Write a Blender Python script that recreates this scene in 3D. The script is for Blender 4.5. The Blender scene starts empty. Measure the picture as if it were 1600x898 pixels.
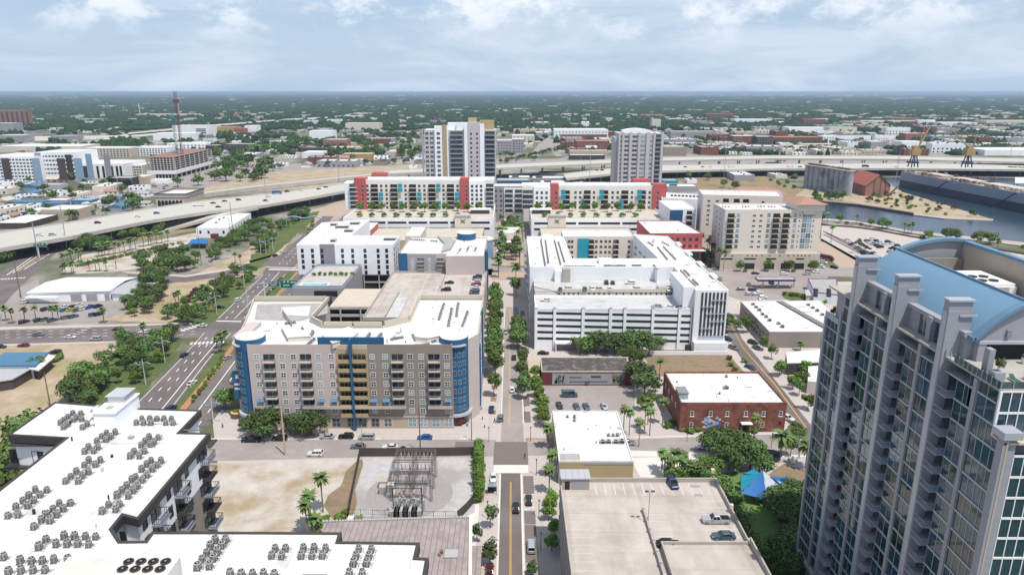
import bpy,math,random
import numpy as np
from mathutils import Vector,Matrix
R = random.Random(7)
C = bpy.context.scene.collection
sc = bpy.context.scene
PI = math.pi

# ------------------------------------------------------------------ camera
F_,CX,CY,H = 1100.0,800.0,449.0,103.0
PIT = math.atan(305.0 / F_)
SP,CP = math.sin(PIT),math.cos(PIT)
cam = bpy.data.cameras.new('camera');co = bpy.data.objects.new('camera',cam);C.objects.link(co)
cam.sensor_width = 36.0;cam.lens = 36.0 * F_ / 1600.0
cam.clip_start = 1.0;cam.clip_end = 120000.0
co.location = (0,0,H);co.rotation_euler = (PI / 2 - PIT,0,0)
sc.camera = co

# ------------------------------------------------------------------ light
SUN_AZ = (0.66,-0.75)          # horizontal direction towards the sun
SUN_EL = math.radians(66)
sun_l = bpy.data.lights.new('sun','SUN');so = bpy.data.objects.new('sun',sun_l);C.objects.link(so)
sun_l.energy = 4.5;sun_l.angle = math.radians(0.53);sun_l.color = (1.0,0.95,0.87)
_d = Vector((SUN_AZ[0] * math.cos(SUN_EL),SUN_AZ[1] * math.cos(SUN_EL),math.sin(SUN_EL))).normalized()
so.rotation_euler = _d.to_track_quat('Z','Y').to_euler()
so.location = (200,-100,400)

w = bpy.data.worlds.new('World');sc.world = w;w.use_nodes = True
nt = w.node_tree;nt.nodes.clear();N = nt.nodes.new;L = nt.links.new
out = N('ShaderNodeOutputWorld');bg = N('ShaderNodeBackground');bg.inputs['Strength'].default_value = 0.114
sky = N('ShaderNodeTexSky');sky.sky_type = 'NISHITA';sky.sun_disc = False
sky.sun_elevation = SUN_EL;sky.sun_rotation = math.atan2(_d.x,_d.y)
sky.air_density = 1.0;sky.dust_density = 0.5;sky.ozone_density = 2.2;sky.altitude = 50
tc = N('ShaderNodeTexCoord')
def cloud(scale,mscale,lo,hi,det=9,dist=0.6,loc=(0,0,0)):
    mp = N('ShaderNodeMapping');mp.inputs['Scale'].default_value = mscale;mp.inputs['Location'].default_value = loc
    L(tc.outputs['Generated'],mp.inputs['Vector'])
    no = N('ShaderNodeTexNoise');no.inputs['Scale'].default_value = scale;no.inputs['Detail'].default_value = det
    no.inputs['Roughness'].default_value = 0.62;no.inputs['Distortion'].default_value = dist
    L(mp.outputs['Vector'],no.inputs['Vector'])
    mr = N('ShaderNodeMapRange');mr.inputs['From Min'].default_value = lo;mr.inputs['From Max'].default_value = hi
    mr.interpolation_type = 'SMOOTHSTEP'
    L(no.outputs['Fac'],mr.inputs['Value']);return mr.outputs['Result']
sep = N('ShaderNodeSeparateXYZ');L(tc.outputs['Generated'],sep.inputs[0])
c1 = cloud(4.2,(1.0,1.0,4.5),0.40,0.66)
c2 = cloud(13.0,(1.0,1.0,1.8),0.46,0.66,loc=(3,1,2),dist=.15)
band = N('ShaderNodeMapRange');band.inputs['From Min'].default_value = 0.04;band.inputs['From Max'].default_value = 0.11
band.interpolation_type = 'SMOOTHSTEP';L(sep.outputs['Z'],band.inputs['Value'])
mul = N('ShaderNodeMath');mul.operation = 'MULTIPLY';L(c2,mul.inputs[0]);L(band.outputs['Result'],mul.inputs[1])
hb = N('ShaderNodeMapRange');hb.inputs['From Min'].default_value = 0.30;hb.inputs['From Max'].default_value = 0.0;hb.inputs['To Max'].default_value = .92;L(sep.outputs['Z'],hb.inputs['Value'])
m0 = N('ShaderNodeMixRGB');L(hb.outputs['Result'],m0.inputs['Fac']);L(sky.outputs['Color'],m0.inputs['Color1']);m0.inputs['Color2'].default_value = (4.3,5.6,7.5,1)
m1 = N('ShaderNodeMixRGB');L(m0.outputs['Color'],m1.inputs['Color1']);m1.inputs['Color2'].default_value = (6.0,6.85,8.1,1)
f1 = N('ShaderNodeMath');f1.operation = 'MULTIPLY';L(c1,f1.inputs[0]);f1.inputs[1].default_value = 0.85;L(f1.outputs[0],m1.inputs['Fac'])
m2 = N('ShaderNodeMixRGB');L(m1.outputs['Color'],m2.inputs['Color1']);m2.inputs['Color2'].default_value = (8.6,9.0,9.6,1)
f2 = N('ShaderNodeMath');f2.operation = 'MULTIPLY';L(mul.outputs[0],f2.inputs[0]);f2.inputs[1].default_value = 0.85;L(f2.outputs[0],m2.inputs['Fac'])
L(m2.outputs['Color'],bg.inputs['Color']);L(bg.outputs[0],out.inputs['Surface'])

sc.view_settings.view_transform = 'Standard';sc.view_settings.look = 'None'
sc.view_settings.exposure = 0.0;sc.view_settings.gamma = 1.0
sc.cycles.max_bounces = 5;sc.cycles.diffuse_bounces = 2;sc.cycles.glossy_bounces = 3
sc.cycles.transmission_bounces = 2;sc.cycles.volume_bounces = 0;sc.cycles.transparent_max_bounces = 4
sc.cycles.caustics_reflective = False;sc.cycles.caustics_refractive = False

# ------------------------------------------------------------------ surveying: a point of the photo on level z -> metres
def P(x,y,z=0.0):
    dx = (x - CX) / F_;dy = (y - CY) / F_
    k = (H - z) / (SP + dy * CP)
    return (k * dx,k * (CP - dy * SP))
def proj(x,y,z):
    h = H - z;zc = y * CP + h * SP
    return (CX + F_ * x / zc,CY + F_ * (h * CP - y * SP) / zc)

# ------------------------------------------------------------------ materials
M = {}
def mat(name,col,rough=0.8,metal=0.0,var=0.12,scale=0.3,spec=0.4,var2=None,streak=None,bump=0.0,rand=0.0):
    m = bpy.data.materials.new(name);m.use_nodes = True;t = m.node_tree
    b = t.nodes['Principled BSDF'];b.inputs['Roughness'].default_value = rough;b.inputs['Metallic'].default_value = metal
    b.inputs['Specular IOR Level'].default_value = spec
    last = None
    rgb = t.nodes.new('ShaderNodeRGB');rgb.outputs[0].default_value = (*col,1);last = rgb.outputs[0]
    tcn = t.nodes.new('ShaderNodeTexCoord');src = tcn.outputs['Object']
    if var:
        no = t.nodes.new('ShaderNodeTexNoise');no.inputs['Scale'].default_value = scale;no.inputs['Detail'].default_value = 6
        no.inputs['Roughness'].default_value = 0.65
        if streak:
            mp = t.nodes.new('ShaderNodeMapping');mp.inputs['Scale'].default_value = streak
            t.links.new(src,mp.inputs['Vector']);t.links.new(mp.outputs['Vector'],no.inputs['Vector'])
        else:t.links.new(src,no.inputs['Vector'])
        mr = t.nodes.new('ShaderNodeMapRange');mr.inputs['From Min'].default_value = 0.3;mr.inputs['From Max'].default_value = 0.7
        mr.inputs['To Min'].default_value = 1 - var;mr.inputs['To Max'].default_value = 1 + var
        t.links.new(no.outputs['Fac'],mr.inputs['Value'])
        mx = t.nodes.new('ShaderNodeVectorMath');mx.operation = 'SCALE'
        t.links.new(last,mx.inputs[0]);t.links.new(mr.outputs['Result'],mx.inputs['Scale']);last = mx.outputs[0]
        if bump:
            bp = t.nodes.new('ShaderNodeBump');bp.inputs['Strength'].default_value = bump;bp.inputs['Distance'].default_value = 0.1
            t.links.new(no.outputs['Fac'],bp.inputs['Height']);t.links.new(bp.outputs[0],b.inputs['Normal'])
    if var2:
        col2,s2,lo,hi = var2
        n2 = t.nodes.new('ShaderNodeTexNoise');n2.inputs['Scale'].default_value = s2;n2.inputs['Detail'].default_value = 5
        n2.inputs['Roughness'].default_value = 0.6;t.links.new(src,n2.inputs['Vector'])
        r2 = t.nodes.new('ShaderNodeMapRange');r2.inputs['From Min'].default_value = lo;r2.inputs['From Max'].default_value = hi
        t.links.new(n2.outputs['Fac'],r2.inputs['Value'])
        mm = t.nodes.new('ShaderNodeMixRGB');mm.inputs['Color2'].default_value = (*col2,1)
        t.links.new(r2.outputs['Result'],mm.inputs['Fac']);t.links.new(last,mm.inputs['Color1']);last = mm.outputs[0]
    if rand:
        oi = t.nodes.new('ShaderNodeObjectInfo')
        hs = t.nodes.new('ShaderNodeHueSaturation')
        r3 = t.nodes.new('ShaderNodeMapRange');r3.inputs['To Min'].default_value = 1 - rand;r3.inputs['To Max'].default_value = 1 + rand
        r4 = t.nodes.new('ShaderNodeMapRange');r4.inputs['To Min'].default_value = 0.5 - rand * 0.09;r4.inputs['To Max'].default_value = 0.5 + rand * 0.05
        t.links.new(oi.outputs['Random'],r3.inputs['Value']);t.links.new(oi.outputs['Random'],r4.inputs['Value'])
        t.links.new(last,hs.inputs['Color']);t.links.new(r3.outputs['Result'],hs.inputs['Value']);t.links.new(r4.outputs['Result'],hs.inputs['Hue'])
        last = hs.outputs[0]
    t.links.new(last,b.inputs['Base Color'])
    M[name] = m;return m
def glassmat(name,col,rough=0.06,metal=0.0,spec=0.8):
    m = mat(name,col,rough,metal,var=0.35,scale=0.5,spec=spec,rand=.75);return m
def stripes(name,col,col2,freq,axis=0,rough=0.6,width=0.5,soft=0.1,var=0.1,obj=True):
    """standing seams / courses: a periodic band along one object axis"""
    m = mat(name,col,rough,var=var,scale=0.4);t = m.node_tree;b = t.nodes['Principled BSDF']
    link = b.inputs['Base Color'].links[0];src = link.from_socket
    tcn = t.nodes.new('ShaderNodeTexCoord');s = t.nodes.new('ShaderNodeSeparateXYZ');t.links.new(tcn.outputs['Object'],s.inputs[0])
    mu = t.nodes.new('ShaderNodeMath');mu.operation = 'MULTIPLY';mu.inputs[1].default_value = freq;t.links.new(s.outputs[axis],mu.inputs[0])
    fr = t.nodes.new('ShaderNodeMath');fr.operation = 'FRACT';t.links.new(mu.outputs[0],fr.inputs[0])
    mr = t.nodes.new('ShaderNodeMapRange');mr.inputs['From Min'].default_value = width;mr.inputs['From Max'].default_value = width + soft
    t.links.new(fr.outputs[0],mr.inputs['Value'])
    mm = t.nodes.new('ShaderNodeMixRGB');mm.inputs['Color2'].default_value = (*col2,1)
    t.links.new(mr.outputs['Result'],mm.inputs['Fac']);t.links.new(src,mm.inputs['Color1']);t.links.new(mm.outputs[0],b.inputs['Base Color'])
    return m
mat('roof_white',(.66,.66,.655),.7,var=.06,scale=.25,var2=((.46,.43,.40),.22,.54,.78))
mat('roof_white_far',(.60,.59,.575),.7,var=.12,scale=.1)
mat('roof_grey',(.36,.34,.33),.8,var=.15,scale=.3)
mat('roof_tan',(.50,.45,.38),.8,var=.12,scale=.2)
mat('roof_dark',(.075,.066,.06),.9,var=.3,scale=.6,var2=((.20,.18,.16),.35,.5,.68))
mat('roof_terra',(.36,.20,.15),.8,var=.12,scale=.8)
mat('deck_pale',(.50,.495,.49),.85,var=.10,scale=.3,var2=((.40,.39,.38),.12,.5,.7))
mat('white_wall',(.85,.86,.89),.7,var=.04,scale=.2)
mat('bright_wall',(.84,.85,.88),.6,var=.03,scale=.2)
mat('white_paint',(.80,.80,.80),.5,var=.03)
mat('cream_wall',(.68,.615,.54),.8,var=.05,scale=.2)
mat('cream_dark',(.46,.38,.30),.8,var=.06,scale=.3)
mat('tan_wall',(.52,.45,.43),.8,var=.05,scale=.2)
mat('tan_trim',(.52,.46,.38),.8,var=.05)
mat('ochre',(.42,.33,.19),.8,var=.05)
mat('brown_wall',(.28,.24,.21),.8,var=.06,scale=.3)
mat('dark_brown',(.075,.06,.055),.8,var=.08)
mat('grey_wall',(.33,.32,.35),.8,var=.05)
mat('purple_grey',(.28,.26,.30),.8,var=.05)
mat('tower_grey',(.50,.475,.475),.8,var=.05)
mat('charcoal',(.05,.045,.045),.7,var=.1)
mat('black',(.01,.01,.012),.9,var=.1)
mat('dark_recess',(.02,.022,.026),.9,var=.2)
mat('blue_wall',(.018,.105,.225),.5,var=.08,scale=.4)
mat('blue_roof',(.07,.18,.30),.45,var=.08)
mat('teal',(.02,.29,.38),.4,var=.1)
mat('sign_green',(.0,.13,.10),.5,var=.04)
mat('red_wall',(.46,.10,.095),.7,var=.05,scale=.2)
mat('mural_red',(.15,.03,.045),.7,var=.1)
mat('concrete',(.46,.43,.40),.85,var=.09,scale=.4,var2=((.34,.31,.29),.12,.5,.75))
mat('rust_frame',(.27,.15,.12),.8)
mat('old_steel',(.16,.14,.13),.7,.3,var=.3,scale=1)
mat('handler',(.60,.57,.53),.7,var=.08)
mat('balcony_grey',(.27,.29,.34),.7,var=.05)
mat('concrete_wall',(.40,.37,.34),.85,var=.1,scale=.5)
mat('deck_concrete',(.47,.42,.38),.85,var=.12,scale=.35,var2=((.35,.30,.26),.10,.45,.68),streak=(1,.3,1))
mat('sidewalk',(.46,.415,.39),.85,var=.08,scale=.5,var2=((.46,.40,.37),.08,.45,.6))
mat('kerb',(.62,.59,.56),.85,var=.06)
mat('asphalt',(.135,.112,.108),.9,var=.12,scale=.5,var2=((.18,.155,.15),.05,.45,.65),streak=(.6,.15,1))
mat('asphalt_pale',(.31,.275,.26),.9,var=.09,scale=.4,var2=((.27,.235,.22),.07,.45,.65))
mat('paver',(.17,.14,.135),.9,var=.15,scale=2.5)
mat('paver_tan',(.40,.31,.24),.9,var=.15,scale=1.5)
mat('highway_concrete',(.48,.455,.41),.85,var=.05,scale=.15,var2=((.45,.43,.39),.04,.5,.7))
mat('paint_white',(.78,.77,.75),.7,var=.08,scale=2)
mat('paint_yellow',(.62,.37,.05),.7,var=.1,scale=2)
mat('sand',(.47,.43,.385),.95,var=.12,scale=.25,var2=((.33,.25,.16),.09,.44,.66),bump=.4)
mat('dirt',(.41,.32,.24),.95,var=.15,scale=.3,var2=((.30,.25,.13),.06,.45,.62),bump=.3)
mat('dirt_dark',(.24,.17,.115),.95,var=.2,scale=.6,var2=((.16,.15,.07),.12,.5,.68),bump=.3)
mat('gravel',(.44,.42,.42),.95,var=.14,scale=.6,var2=((.33,.30,.30),.07,.45,.62),bump=.3)
mat('gravel_dark',(.31,.285,.28),.95,var=.15,scale=1.5)
mat('grass',(.085,.118,.034),.95,var=.3,scale=.5,var2=((.20,.16,.07),.10,.55,.72))
mat('turf',(.11,.20,.05),.95,var=.15,scale=.8)
mat('orange_path',(.40,.20,.10),.9,var=.15,scale=1)
mat('dry_grass',(.26,.19,.11),.95,var=.2,scale=.3,var2=((.13,.14,.05),.05,.5,.7))
mat('rock',(.40,.36,.32),.95,var=.3,scale=.8,bump=.6)
mat('trunk',(.16,.12,.09),.95,var=.2,scale=2)
mat('palm_trunk',(.24,.20,.16),.95,var=.2,scale=2)
mat('leaf',(.10,.165,.045),.85,var=.45,scale=.55,spec=.2,rand=.35)
mat('leaf_dark',(.078,.13,.042),.85,var=.45,scale=.5,spec=.2,rand=.3)
mat('leaf_bright',(.11,.19,.035),.8,var=.4,scale=.6,spec=.2,rand=.3)
mat('leaf_rust',(.13,.065,.04),.9,var=.35,scale=.6,spec=.2)
mat('frond',(.11,.17,.05),.7,var=.35,scale=.8,spec=.3,rand=.3)
mat('forest',(.022,.050,.018),.95,var=.55,scale=.02,spec=.1,var2=((.045,.062,.024),.0035,.45,.7))
mat('brick',(.235,.092,.066),.85,var=.25,scale=1.2,var2=((.13,.045,.035),.4,.45,.65))
mat('old_stucco',(.34,.16,.125),.9,var=.2,scale=.25,var2=((.22,.15,.12),.12,.45,.65))
mat('silo',(.31,.33,.38),.9,var=.25,scale=.25,streak=(1,1,.2),var2=((.17,.16,.17),.08,.5,.65))
mat('rust_roof',(.35,.11,.08),.8,var=.15,scale=.2)
mat('ship_blue',(.20,.25,.34),.6,var=.12,scale=.05,streak=(1,1,.3))
mat('ship_navy',(.028,.040,.072),.6,var=.3,scale=.08)
mat('rusty_deck',(.20,.12,.09),.9,var=.35,scale=.1,var2=((.42,.38,.34),.05,.5,.6))
mat('crane_yellow',(.42,.30,.13),.6,var=.1)
mat('crane_blue',(.02,.035,.09),.6,var=.1)
mat('mast_teal',(.05,.20,.24),.6,var=.1)
mat('mast_rust',(.15,.06,.05),.7,var=.1)
mat('steel',(.45,.46,.48),.45,.6,var=.1)
mat('galv',(.55,.55,.56),.5,.3,var=.1)
mat('pole_blue',(.26,.38,.50),.5,.1,var=.05)
mat('wood_pole',(.17,.13,.11),.9,var=.15,scale=2)
mat('unit_grey',(.25,.24,.24),.6,.1,var=.15,scale=3)
mat('unit_dark',(.035,.035,.04),.7,var=.2,scale=4)
mat('unit_pale',(.40,.39,.39),.6,var=.1,scale=3)
mat('rail_grey',(.34,.41,.50),.5,.2,var=.05)
mat('rail_dark',(.03,.03,.035),.5,.2,var=.05)
mat('rubber',(.015,.015,.015),.9,var=.1)
mat('sail_blue',(.01,.13,.42),.6,var=.05)
mat('sail_grey',(.50,.55,.60),.6,var=.05)
mat('sail_teal',(.02,.28,.42),.6,var=.05)
mat('umbrella_yellow',(.62,.42,.08),.7,var=.05)
mat('purple',(.16,.07,.26),.6,var=.05)
mat('copper_green',(.16,.38,.26),.7,var=.1)
mat('recess_shade',(.10,.105,.12),.8)  # recess walls darkened: shade under the tower balconies is in the colour
mat('ivory_wall',(.76,.725,.67),.8,var=.04)
mat('stone_pier',(.31,.315,.345),.8,var=.08,scale=.6,streak=(1,1,4))  # tower stone cooled to blue-grey: west-side shade put into its colour
mat('trim_blue',(.13,.24,.345),.5)
mat('tower_metal',(.44,.46,.50),.4,.25,var=.05)
mat('insulator',(.30,.09,.05),.4,var=.1)
glassmat('glass',(.035,.045,.055),.08)
glassmat('glass_dark',(.018,.02,.024),.1)
glassmat('glass_pale',(.17,.24,.27),.15)
glassmat('glass_teal',(.012,.045,.062),.04,spec=.9)
glassmat('pool',(.08,.33,.33),.1)
glassmat('car_glass',(.02,.024,.03),.08)
mat('headlight',(.7,.7,.72),.2,var=0);mat('taillight',(.30,.02,.02),.3,var=0)
stripes('tower_roof',(.165,.29,.41),(.12,.23,.34),1.65,1,.45,.78,.08,.03)
stripes('brown_roof',(.31,.26,.255),(.19,.155,.15),0.8,0,.8,.82,.08,.22)
stripes('white_metal_roof',(.66,.67,.68),(.52,.53,.55),0.7,0,.5,.85,.08,.03)
stripes('grey_metal_roof',(.42,.42,.44),(.33,.33,.35),0.7,0,.5,.85,.08,.05)
stripes('white_siding',(.80,.81,.84),(.72,.73,.77),1.0,2,.6,.9,.06,.03)
stripes('ribbed',(.78,.79,.82),(.10,.11,.13),.42,0,.6,.55,.04,.03)
stripes('blue_metal',(.07,.18,.30),(.05,.13,.23),0.9,0,.5,.85,.08,.06)

def seams(name,fx,fy,k=.86):
    m = M[name];t = m.node_tree;b = t.nodes['Principled BSDF'];src = b.inputs['Base Color'].links[0].from_socket
    tcn = t.nodes.new('ShaderNodeTexCoord');s = t.nodes.new('ShaderNodeSeparateXYZ');t.links.new(tcn.outputs['Object'],s.inputs[0]);last = src
    for ax,fq in ((0,fx),(1,fy)):
        if not fq:continue
        mu = t.nodes.new('ShaderNodeMath');mu.operation = 'MULTIPLY';mu.inputs[1].default_value = fq;t.links.new(s.outputs[ax],mu.inputs[0])
        fr = t.nodes.new('ShaderNodeMath');fr.operation = 'FRACT';t.links.new(mu.outputs[0],fr.inputs[0])
        gt = t.nodes.new('ShaderNodeMath');gt.operation = 'LESS_THAN';gt.inputs[1].default_value = .045;t.links.new(fr.outputs[0],gt.inputs[0])
        mm = t.nodes.new('ShaderNodeMixRGB');mm.blend_type = 'MULTIPLY';mm.inputs['Color2'].default_value = (k,k,k * .98,1);t.links.new(gt.outputs[0],mm.inputs['Fac']);t.links.new(last,mm.inputs['Color1']);last = mm.outputs[0]
    t.links.new(last,b.inputs['Base Color'])
seams('roof_white',.33,.05);seams('deck_concrete',.06,.15,.90);seams('highway_concrete',.2,.2,.9);seams('sidewalk',.4,.4,.9)
# water
wm = mat('water',(.030,.048,.078),.16,var=.2,scale=.03,spec=.5)
_t = wm.node_tree;_n = _t.nodes.new('ShaderNodeTexNoise');_n.inputs['Scale'].default_value = .35;_n.inputs['Detail'].default_value = 4
_tc = _t.nodes.new('ShaderNodeTexCoord');_t.links.new(_tc.outputs['Object'],_n.inputs['Vector'])
_b = _t.nodes.new('ShaderNodeBump');_b.inputs['Strength'].default_value = .5;_b.inputs['Distance'].default_value = .4
_t.links.new(_n.outputs['Fac'],_b.inputs['Height']);_t.links.new(_b.outputs[0],_t.nodes['Principled BSDF'].inputs['Normal'])

# ------------------------------------------------------------------ mesh builder
class MB:
    def __init__(s):s.v = [];s.f = [];s.m = []
    def add(s,vs,fs,m=0):
        o = len(s.v);s.v.extend(vs);s.f.extend([tuple(i + o for i in f) for f in fs]);s.m.extend([m] * len(fs));return s
    def quad(s,a,b,c,d,m=0):return s.add([a,b,c,d],[(0,1,2,3)],m)
    def box(s,x0,y0,z0,x1,y1,z1,m=0):
        if x0 > x1:x0,x1 = x1,x0
        if y0 > y1:y0,y1 = y1,y0
        if z0 > z1:z0,z1 = z1,z0
        v = [(x0,y0,z0),(x1,y0,z0),(x1,y1,z0),(x0,y1,z0),(x0,y0,z1),(x1,y0,z1),(x1,y1,z1),(x0,y1,z1)]
        return s.add(v,[(0,3,2,1),(4,5,6,7),(0,1,5,4),(1,2,6,5),(2,3,7,6),(3,0,4,7)],m)
    def prism(s,poly,z0,z1,m=0,mt=None,bottom=True):
        poly = ccw(poly);n = len(poly)
        v = [(x,y,z0) for x,y in poly] + [(x,y,z1) for x,y in poly]
        s.add(v,[(i,(i + 1) % n,n + (i + 1) % n,n + i) for i in range(n)],m)
        s.add([(x,y,z1) for x,y in poly],[tuple(range(n))],m if mt is None else mt)
        if bottom:s.add([(x,y,z0) for x,y in poly],[tuple(reversed(range(n)))],m)
        return s
    def cyl(s,x,y,z0,z1,r,n=12,m=0,mt=None,r1=None):
        r1 = r if r1 is None else r1
        v = [(x + r * math.cos(2 * PI * i / n),y + r * math.sin(2 * PI * i / n),z0) for i in range(n)]
        v += [(x + r1 * math.cos(2 * PI * i / n),y + r1 * math.sin(2 * PI * i / n),z1) for i in range(n)]
        s.add(v,[(i,(i + 1) % n,n + (i + 1) % n,n + i) for i in range(n)],m)
        s.add(v[n:],[tuple(range(n))],m if mt is None else mt);s.add(v[:n],[tuple(reversed(range(n)))],m);return s
    def tube(s,p,q,r,n=6,m=0,r1=None):
        p = Vector(p);q = Vector(q);d = (q - p)
        if d.length < 1e-6:return s
        d.normalize();u = d.orthogonal().normalized();w_ = d.cross(u);r1 = r if r1 is None else r1
        v = [tuple(p + (u * math.cos(2 * PI * i / n) + w_ * math.sin(2 * PI * i / n)) * r) for i in range(n)]
        v += [tuple(q + (u * math.cos(2 * PI * i / n) + w_ * math.sin(2 * PI * i / n)) * r1) for i in range(n)]
        return s.add(v,[(i,(i + 1) % n,n + (i + 1) % n,n + i) for i in range(n)] + [tuple(reversed(range(n))),tuple(range(n,2 * n))],m)
    def mesh(s,name,mats,smooth=False):
        me = bpy.data.meshes.new(name);me.from_pydata(s.v,[],s.f)
        for m in (mats if isinstance(mats,(list,tuple)) else [mats]):me.materials.append(M[m] if isinstance(m,str) else m)
        if any(s.m):me.polygons.foreach_set('material_index',s.m)
        if smooth:me.polygons.foreach_set('use_smooth',[True] * len(s.f))
        me.update();return me
def area2(p):return sum(p[i][0] * p[(i + 1) % len(p)][1] - p[(i + 1) % len(p)][0] * p[i][1] for i in range(len(p)))
def ccw(p):return list(p) if area2(p) > 0 else list(reversed(p))
def inset(poly,d):
    """parallel inward offset of a ccw polygon"""
    poly = ccw(poly);n = len(poly);o = []
    for i in range(n):
        a = Vector(poly[i - 1]);b = Vector(poly[i]);c = Vector(poly[(i + 1) % n])
        e1 = (b - a).normalized();e2 = (c - b).normalized();n1 = Vector((-e1.y,e1.x));n2 = Vector((-e2.y,e2.x))
        k = n1 + n2;k = k / max(0.3,(1 + n1.dot(n2)));o.append(tuple(b + k * d))
    return o
def ring(mb,poly,t,z0,z1,m=0):
    """parapet: a closed wall of thickness t inside the outline"""
    a = ccw(poly);b = inset(a,t);n = len(a)
    for i in range(n):
        j = (i + 1) % n
        mb.quad((*a[i],z0),(*a[j],z0),(*a[j],z1),(*a[i],z1),m)
        mb.quad((*b[j],z0),(*b[i],z0),(*b[i],z1),(*b[j],z1),m)
        mb.quad((*a[i],z1),(*a[j],z1),(*b[j],z1),(*b[i],z1),m)
    return mb

# ------------------------------------------------------------------ scene graph helpers
def tag(o,label=None,cat=None,group=None,kind=None):
    if label:o['label'] = label
    if cat:o['category'] = cat
    if group:o['group'] = group
    if kind:o['kind'] = kind
    return o
def thing(name,label,cat,loc=(0,0,0),rz=0.0,group=None):
    o = bpy.data.objects.new(name,None);C.objects.link(o);o.location = loc;o.rotation_euler = (0,0,rz)
    o.empty_display_size = 0.5
    return tag(o,label,cat,group)
def part(name,me,parent,loc=(0,0,0),rz=0.0,label=None):
    o = bpy.data.objects.new(name,me);C.objects.link(o);o.parent = parent;o.location = loc;o.rotation_euler = (0,0,rz)
    if label:o['label'] = label
    return o
def solo(name,me,label,cat,loc=(0,0,0),rz=0.0,group=None):
    o = bpy.data.objects.new(name,me);C.objects.link(o);o.location = loc;o.rotation_euler = (0,0,rz)
    return tag(o,label,cat,group)
def struct(name,me,loc=(0,0,0)):
    o = bpy.data.objects.new(name,me);C.objects.link(o);o.location = loc;o['kind'] = 'structure';return o
AUTO = []       # (object, look, zone) whose label is finished by the landmark labeller
BLOCK = []      # occupied ground: (xmin,ymin,xmax,ymax)
POLYS = []      # occupied polygons
def occupy(poly,pad=2):
    xs = [p[0] for p in poly];ys = [p[1] for p in poly];BLOCK.append((min(xs) - pad,min(ys) - pad,max(xs) + pad,max(ys) + pad));POLYS.append(poly)
def inside(x,y,poly):
    c = False;j = len(poly) - 1
    for i in range(len(poly)):
        xi,yi = poly[i];xj,yj = poly[j]
        if (yi > y) != (yj > y) and x < (xj - xi) * (y - yi) / (yj - yi) + xi:c = not c
        j = i
    return c
def free(x,y,r=0):
    for b,p in zip(BLOCK,POLYS):
        if b[0] - r <= x <= b[2] + r and b[1] - r <= y <= b[3] + r:
            if inside(x,y,p):return False
            if r and (inside(x - r,y,p) or inside(x + r,y,p) or inside(x,y - r,p) or inside(x,y + r,p)):return False
    return True
LM = []         # landmarks for labels: (phrase, x, y)
def landmark(ph,x,y):LM.append((ph,x,y))
ORD = ['first','second','third','fourth','fifth','sixth','seventh','eighth','ninth','tenth','eleventh','twelfth','thirteenth',
       'fourteenth','fifteenth','sixteenth','seventeenth','eighteenth','nineteenth','twentieth']
def ordw(i):return ORD[i] if i < 20 else '%d%s' % (i + 1,{1:'st',2:'nd',3:'rd'}.get((i + 1) % 10,'th') if (i + 1) % 100 not in (11,12,13) else 'th')
HAZE = 6.8e-5
class Bld:
    def __init__(s,name,label,cat,x,y,z=0,group=None,lm=None):
        s.o = Vector((x,y,z));s.t = thing(name,label,cat,s.o,0,group)
        if lm:landmark(lm,x,y)
    def part(s,name,mb,mats,parent=None,label=None,smooth=False):
        me = mb.mesh(name,mats,smooth);me.transform(Matrix.Translation(-s.o));return part(name,me,parent or s.t,label=label)
    def at(s,name,me,loc,rz=0.0,label=None):
        return part(name,me,s.t,tuple(Vector(loc) - s.o),rz,label)
# ================================================================== THE SETTING
GZ = 0.0
def rough(poly):
    q = [];rj = random.Random(len(poly) * 7 + int(poly[0][0]))
    for a,b in zip(poly,poly[1:] + poly[:1]):
        n = max(1,min(14,int(math.hypot(b[0] - a[0],b[1] - a[1]) / 4)))
        for i in range(n):
            t = i / n;k = .9 if i else .2;q.append((a[0] + (b[0] - a[0]) * t + rj.uniform(-k,k),a[1] + (b[1] - a[1]) * t + rj.uniform(-k,k)))
    return q
def sheet(name,pts,m,z,px=True,occ=False):
    poly = [P(*q) for q in pts] if px else pts
    if m in ('sand','dirt','dirt_dark','grass','dry_grass','turf') and px:poly = rough(poly)
    mb = MB();poly = ccw(poly);mb.add([(x,y,z) for x,y in poly],[tuple(range(len(poly)))])
    o = struct(name,mb.mesh(name,m))
    if occ:occupy(poly)
    return o
def slab(name,pts,m,z0,z1,px=True,occ=False):
    poly = [P(*q) for q in pts] if px else pts
    mb = MB().prism(poly,z0,z1,bottom=False)
    if occ:occupy(poly)
    return struct(name,mb.mesh(name,m))
def strip(a,b,wd):
    """centre line a..b (list of metres) -> polygon of width wd"""
    L_,R_ = [],[]
    for i,p in enumerate(a):
        q0 = Vector(a[max(0,i - 1)]);q1 = Vector(a[min(len(a) - 1,i + 1)]);d = (q1 - q0).normalized();n = Vector((-d.y,d.x)) * wd / 2
        L_.append(tuple(Vector(p) + n));R_.append(tuple(Vector(p) - n))
    return L_ + R_[::-1]

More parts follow.
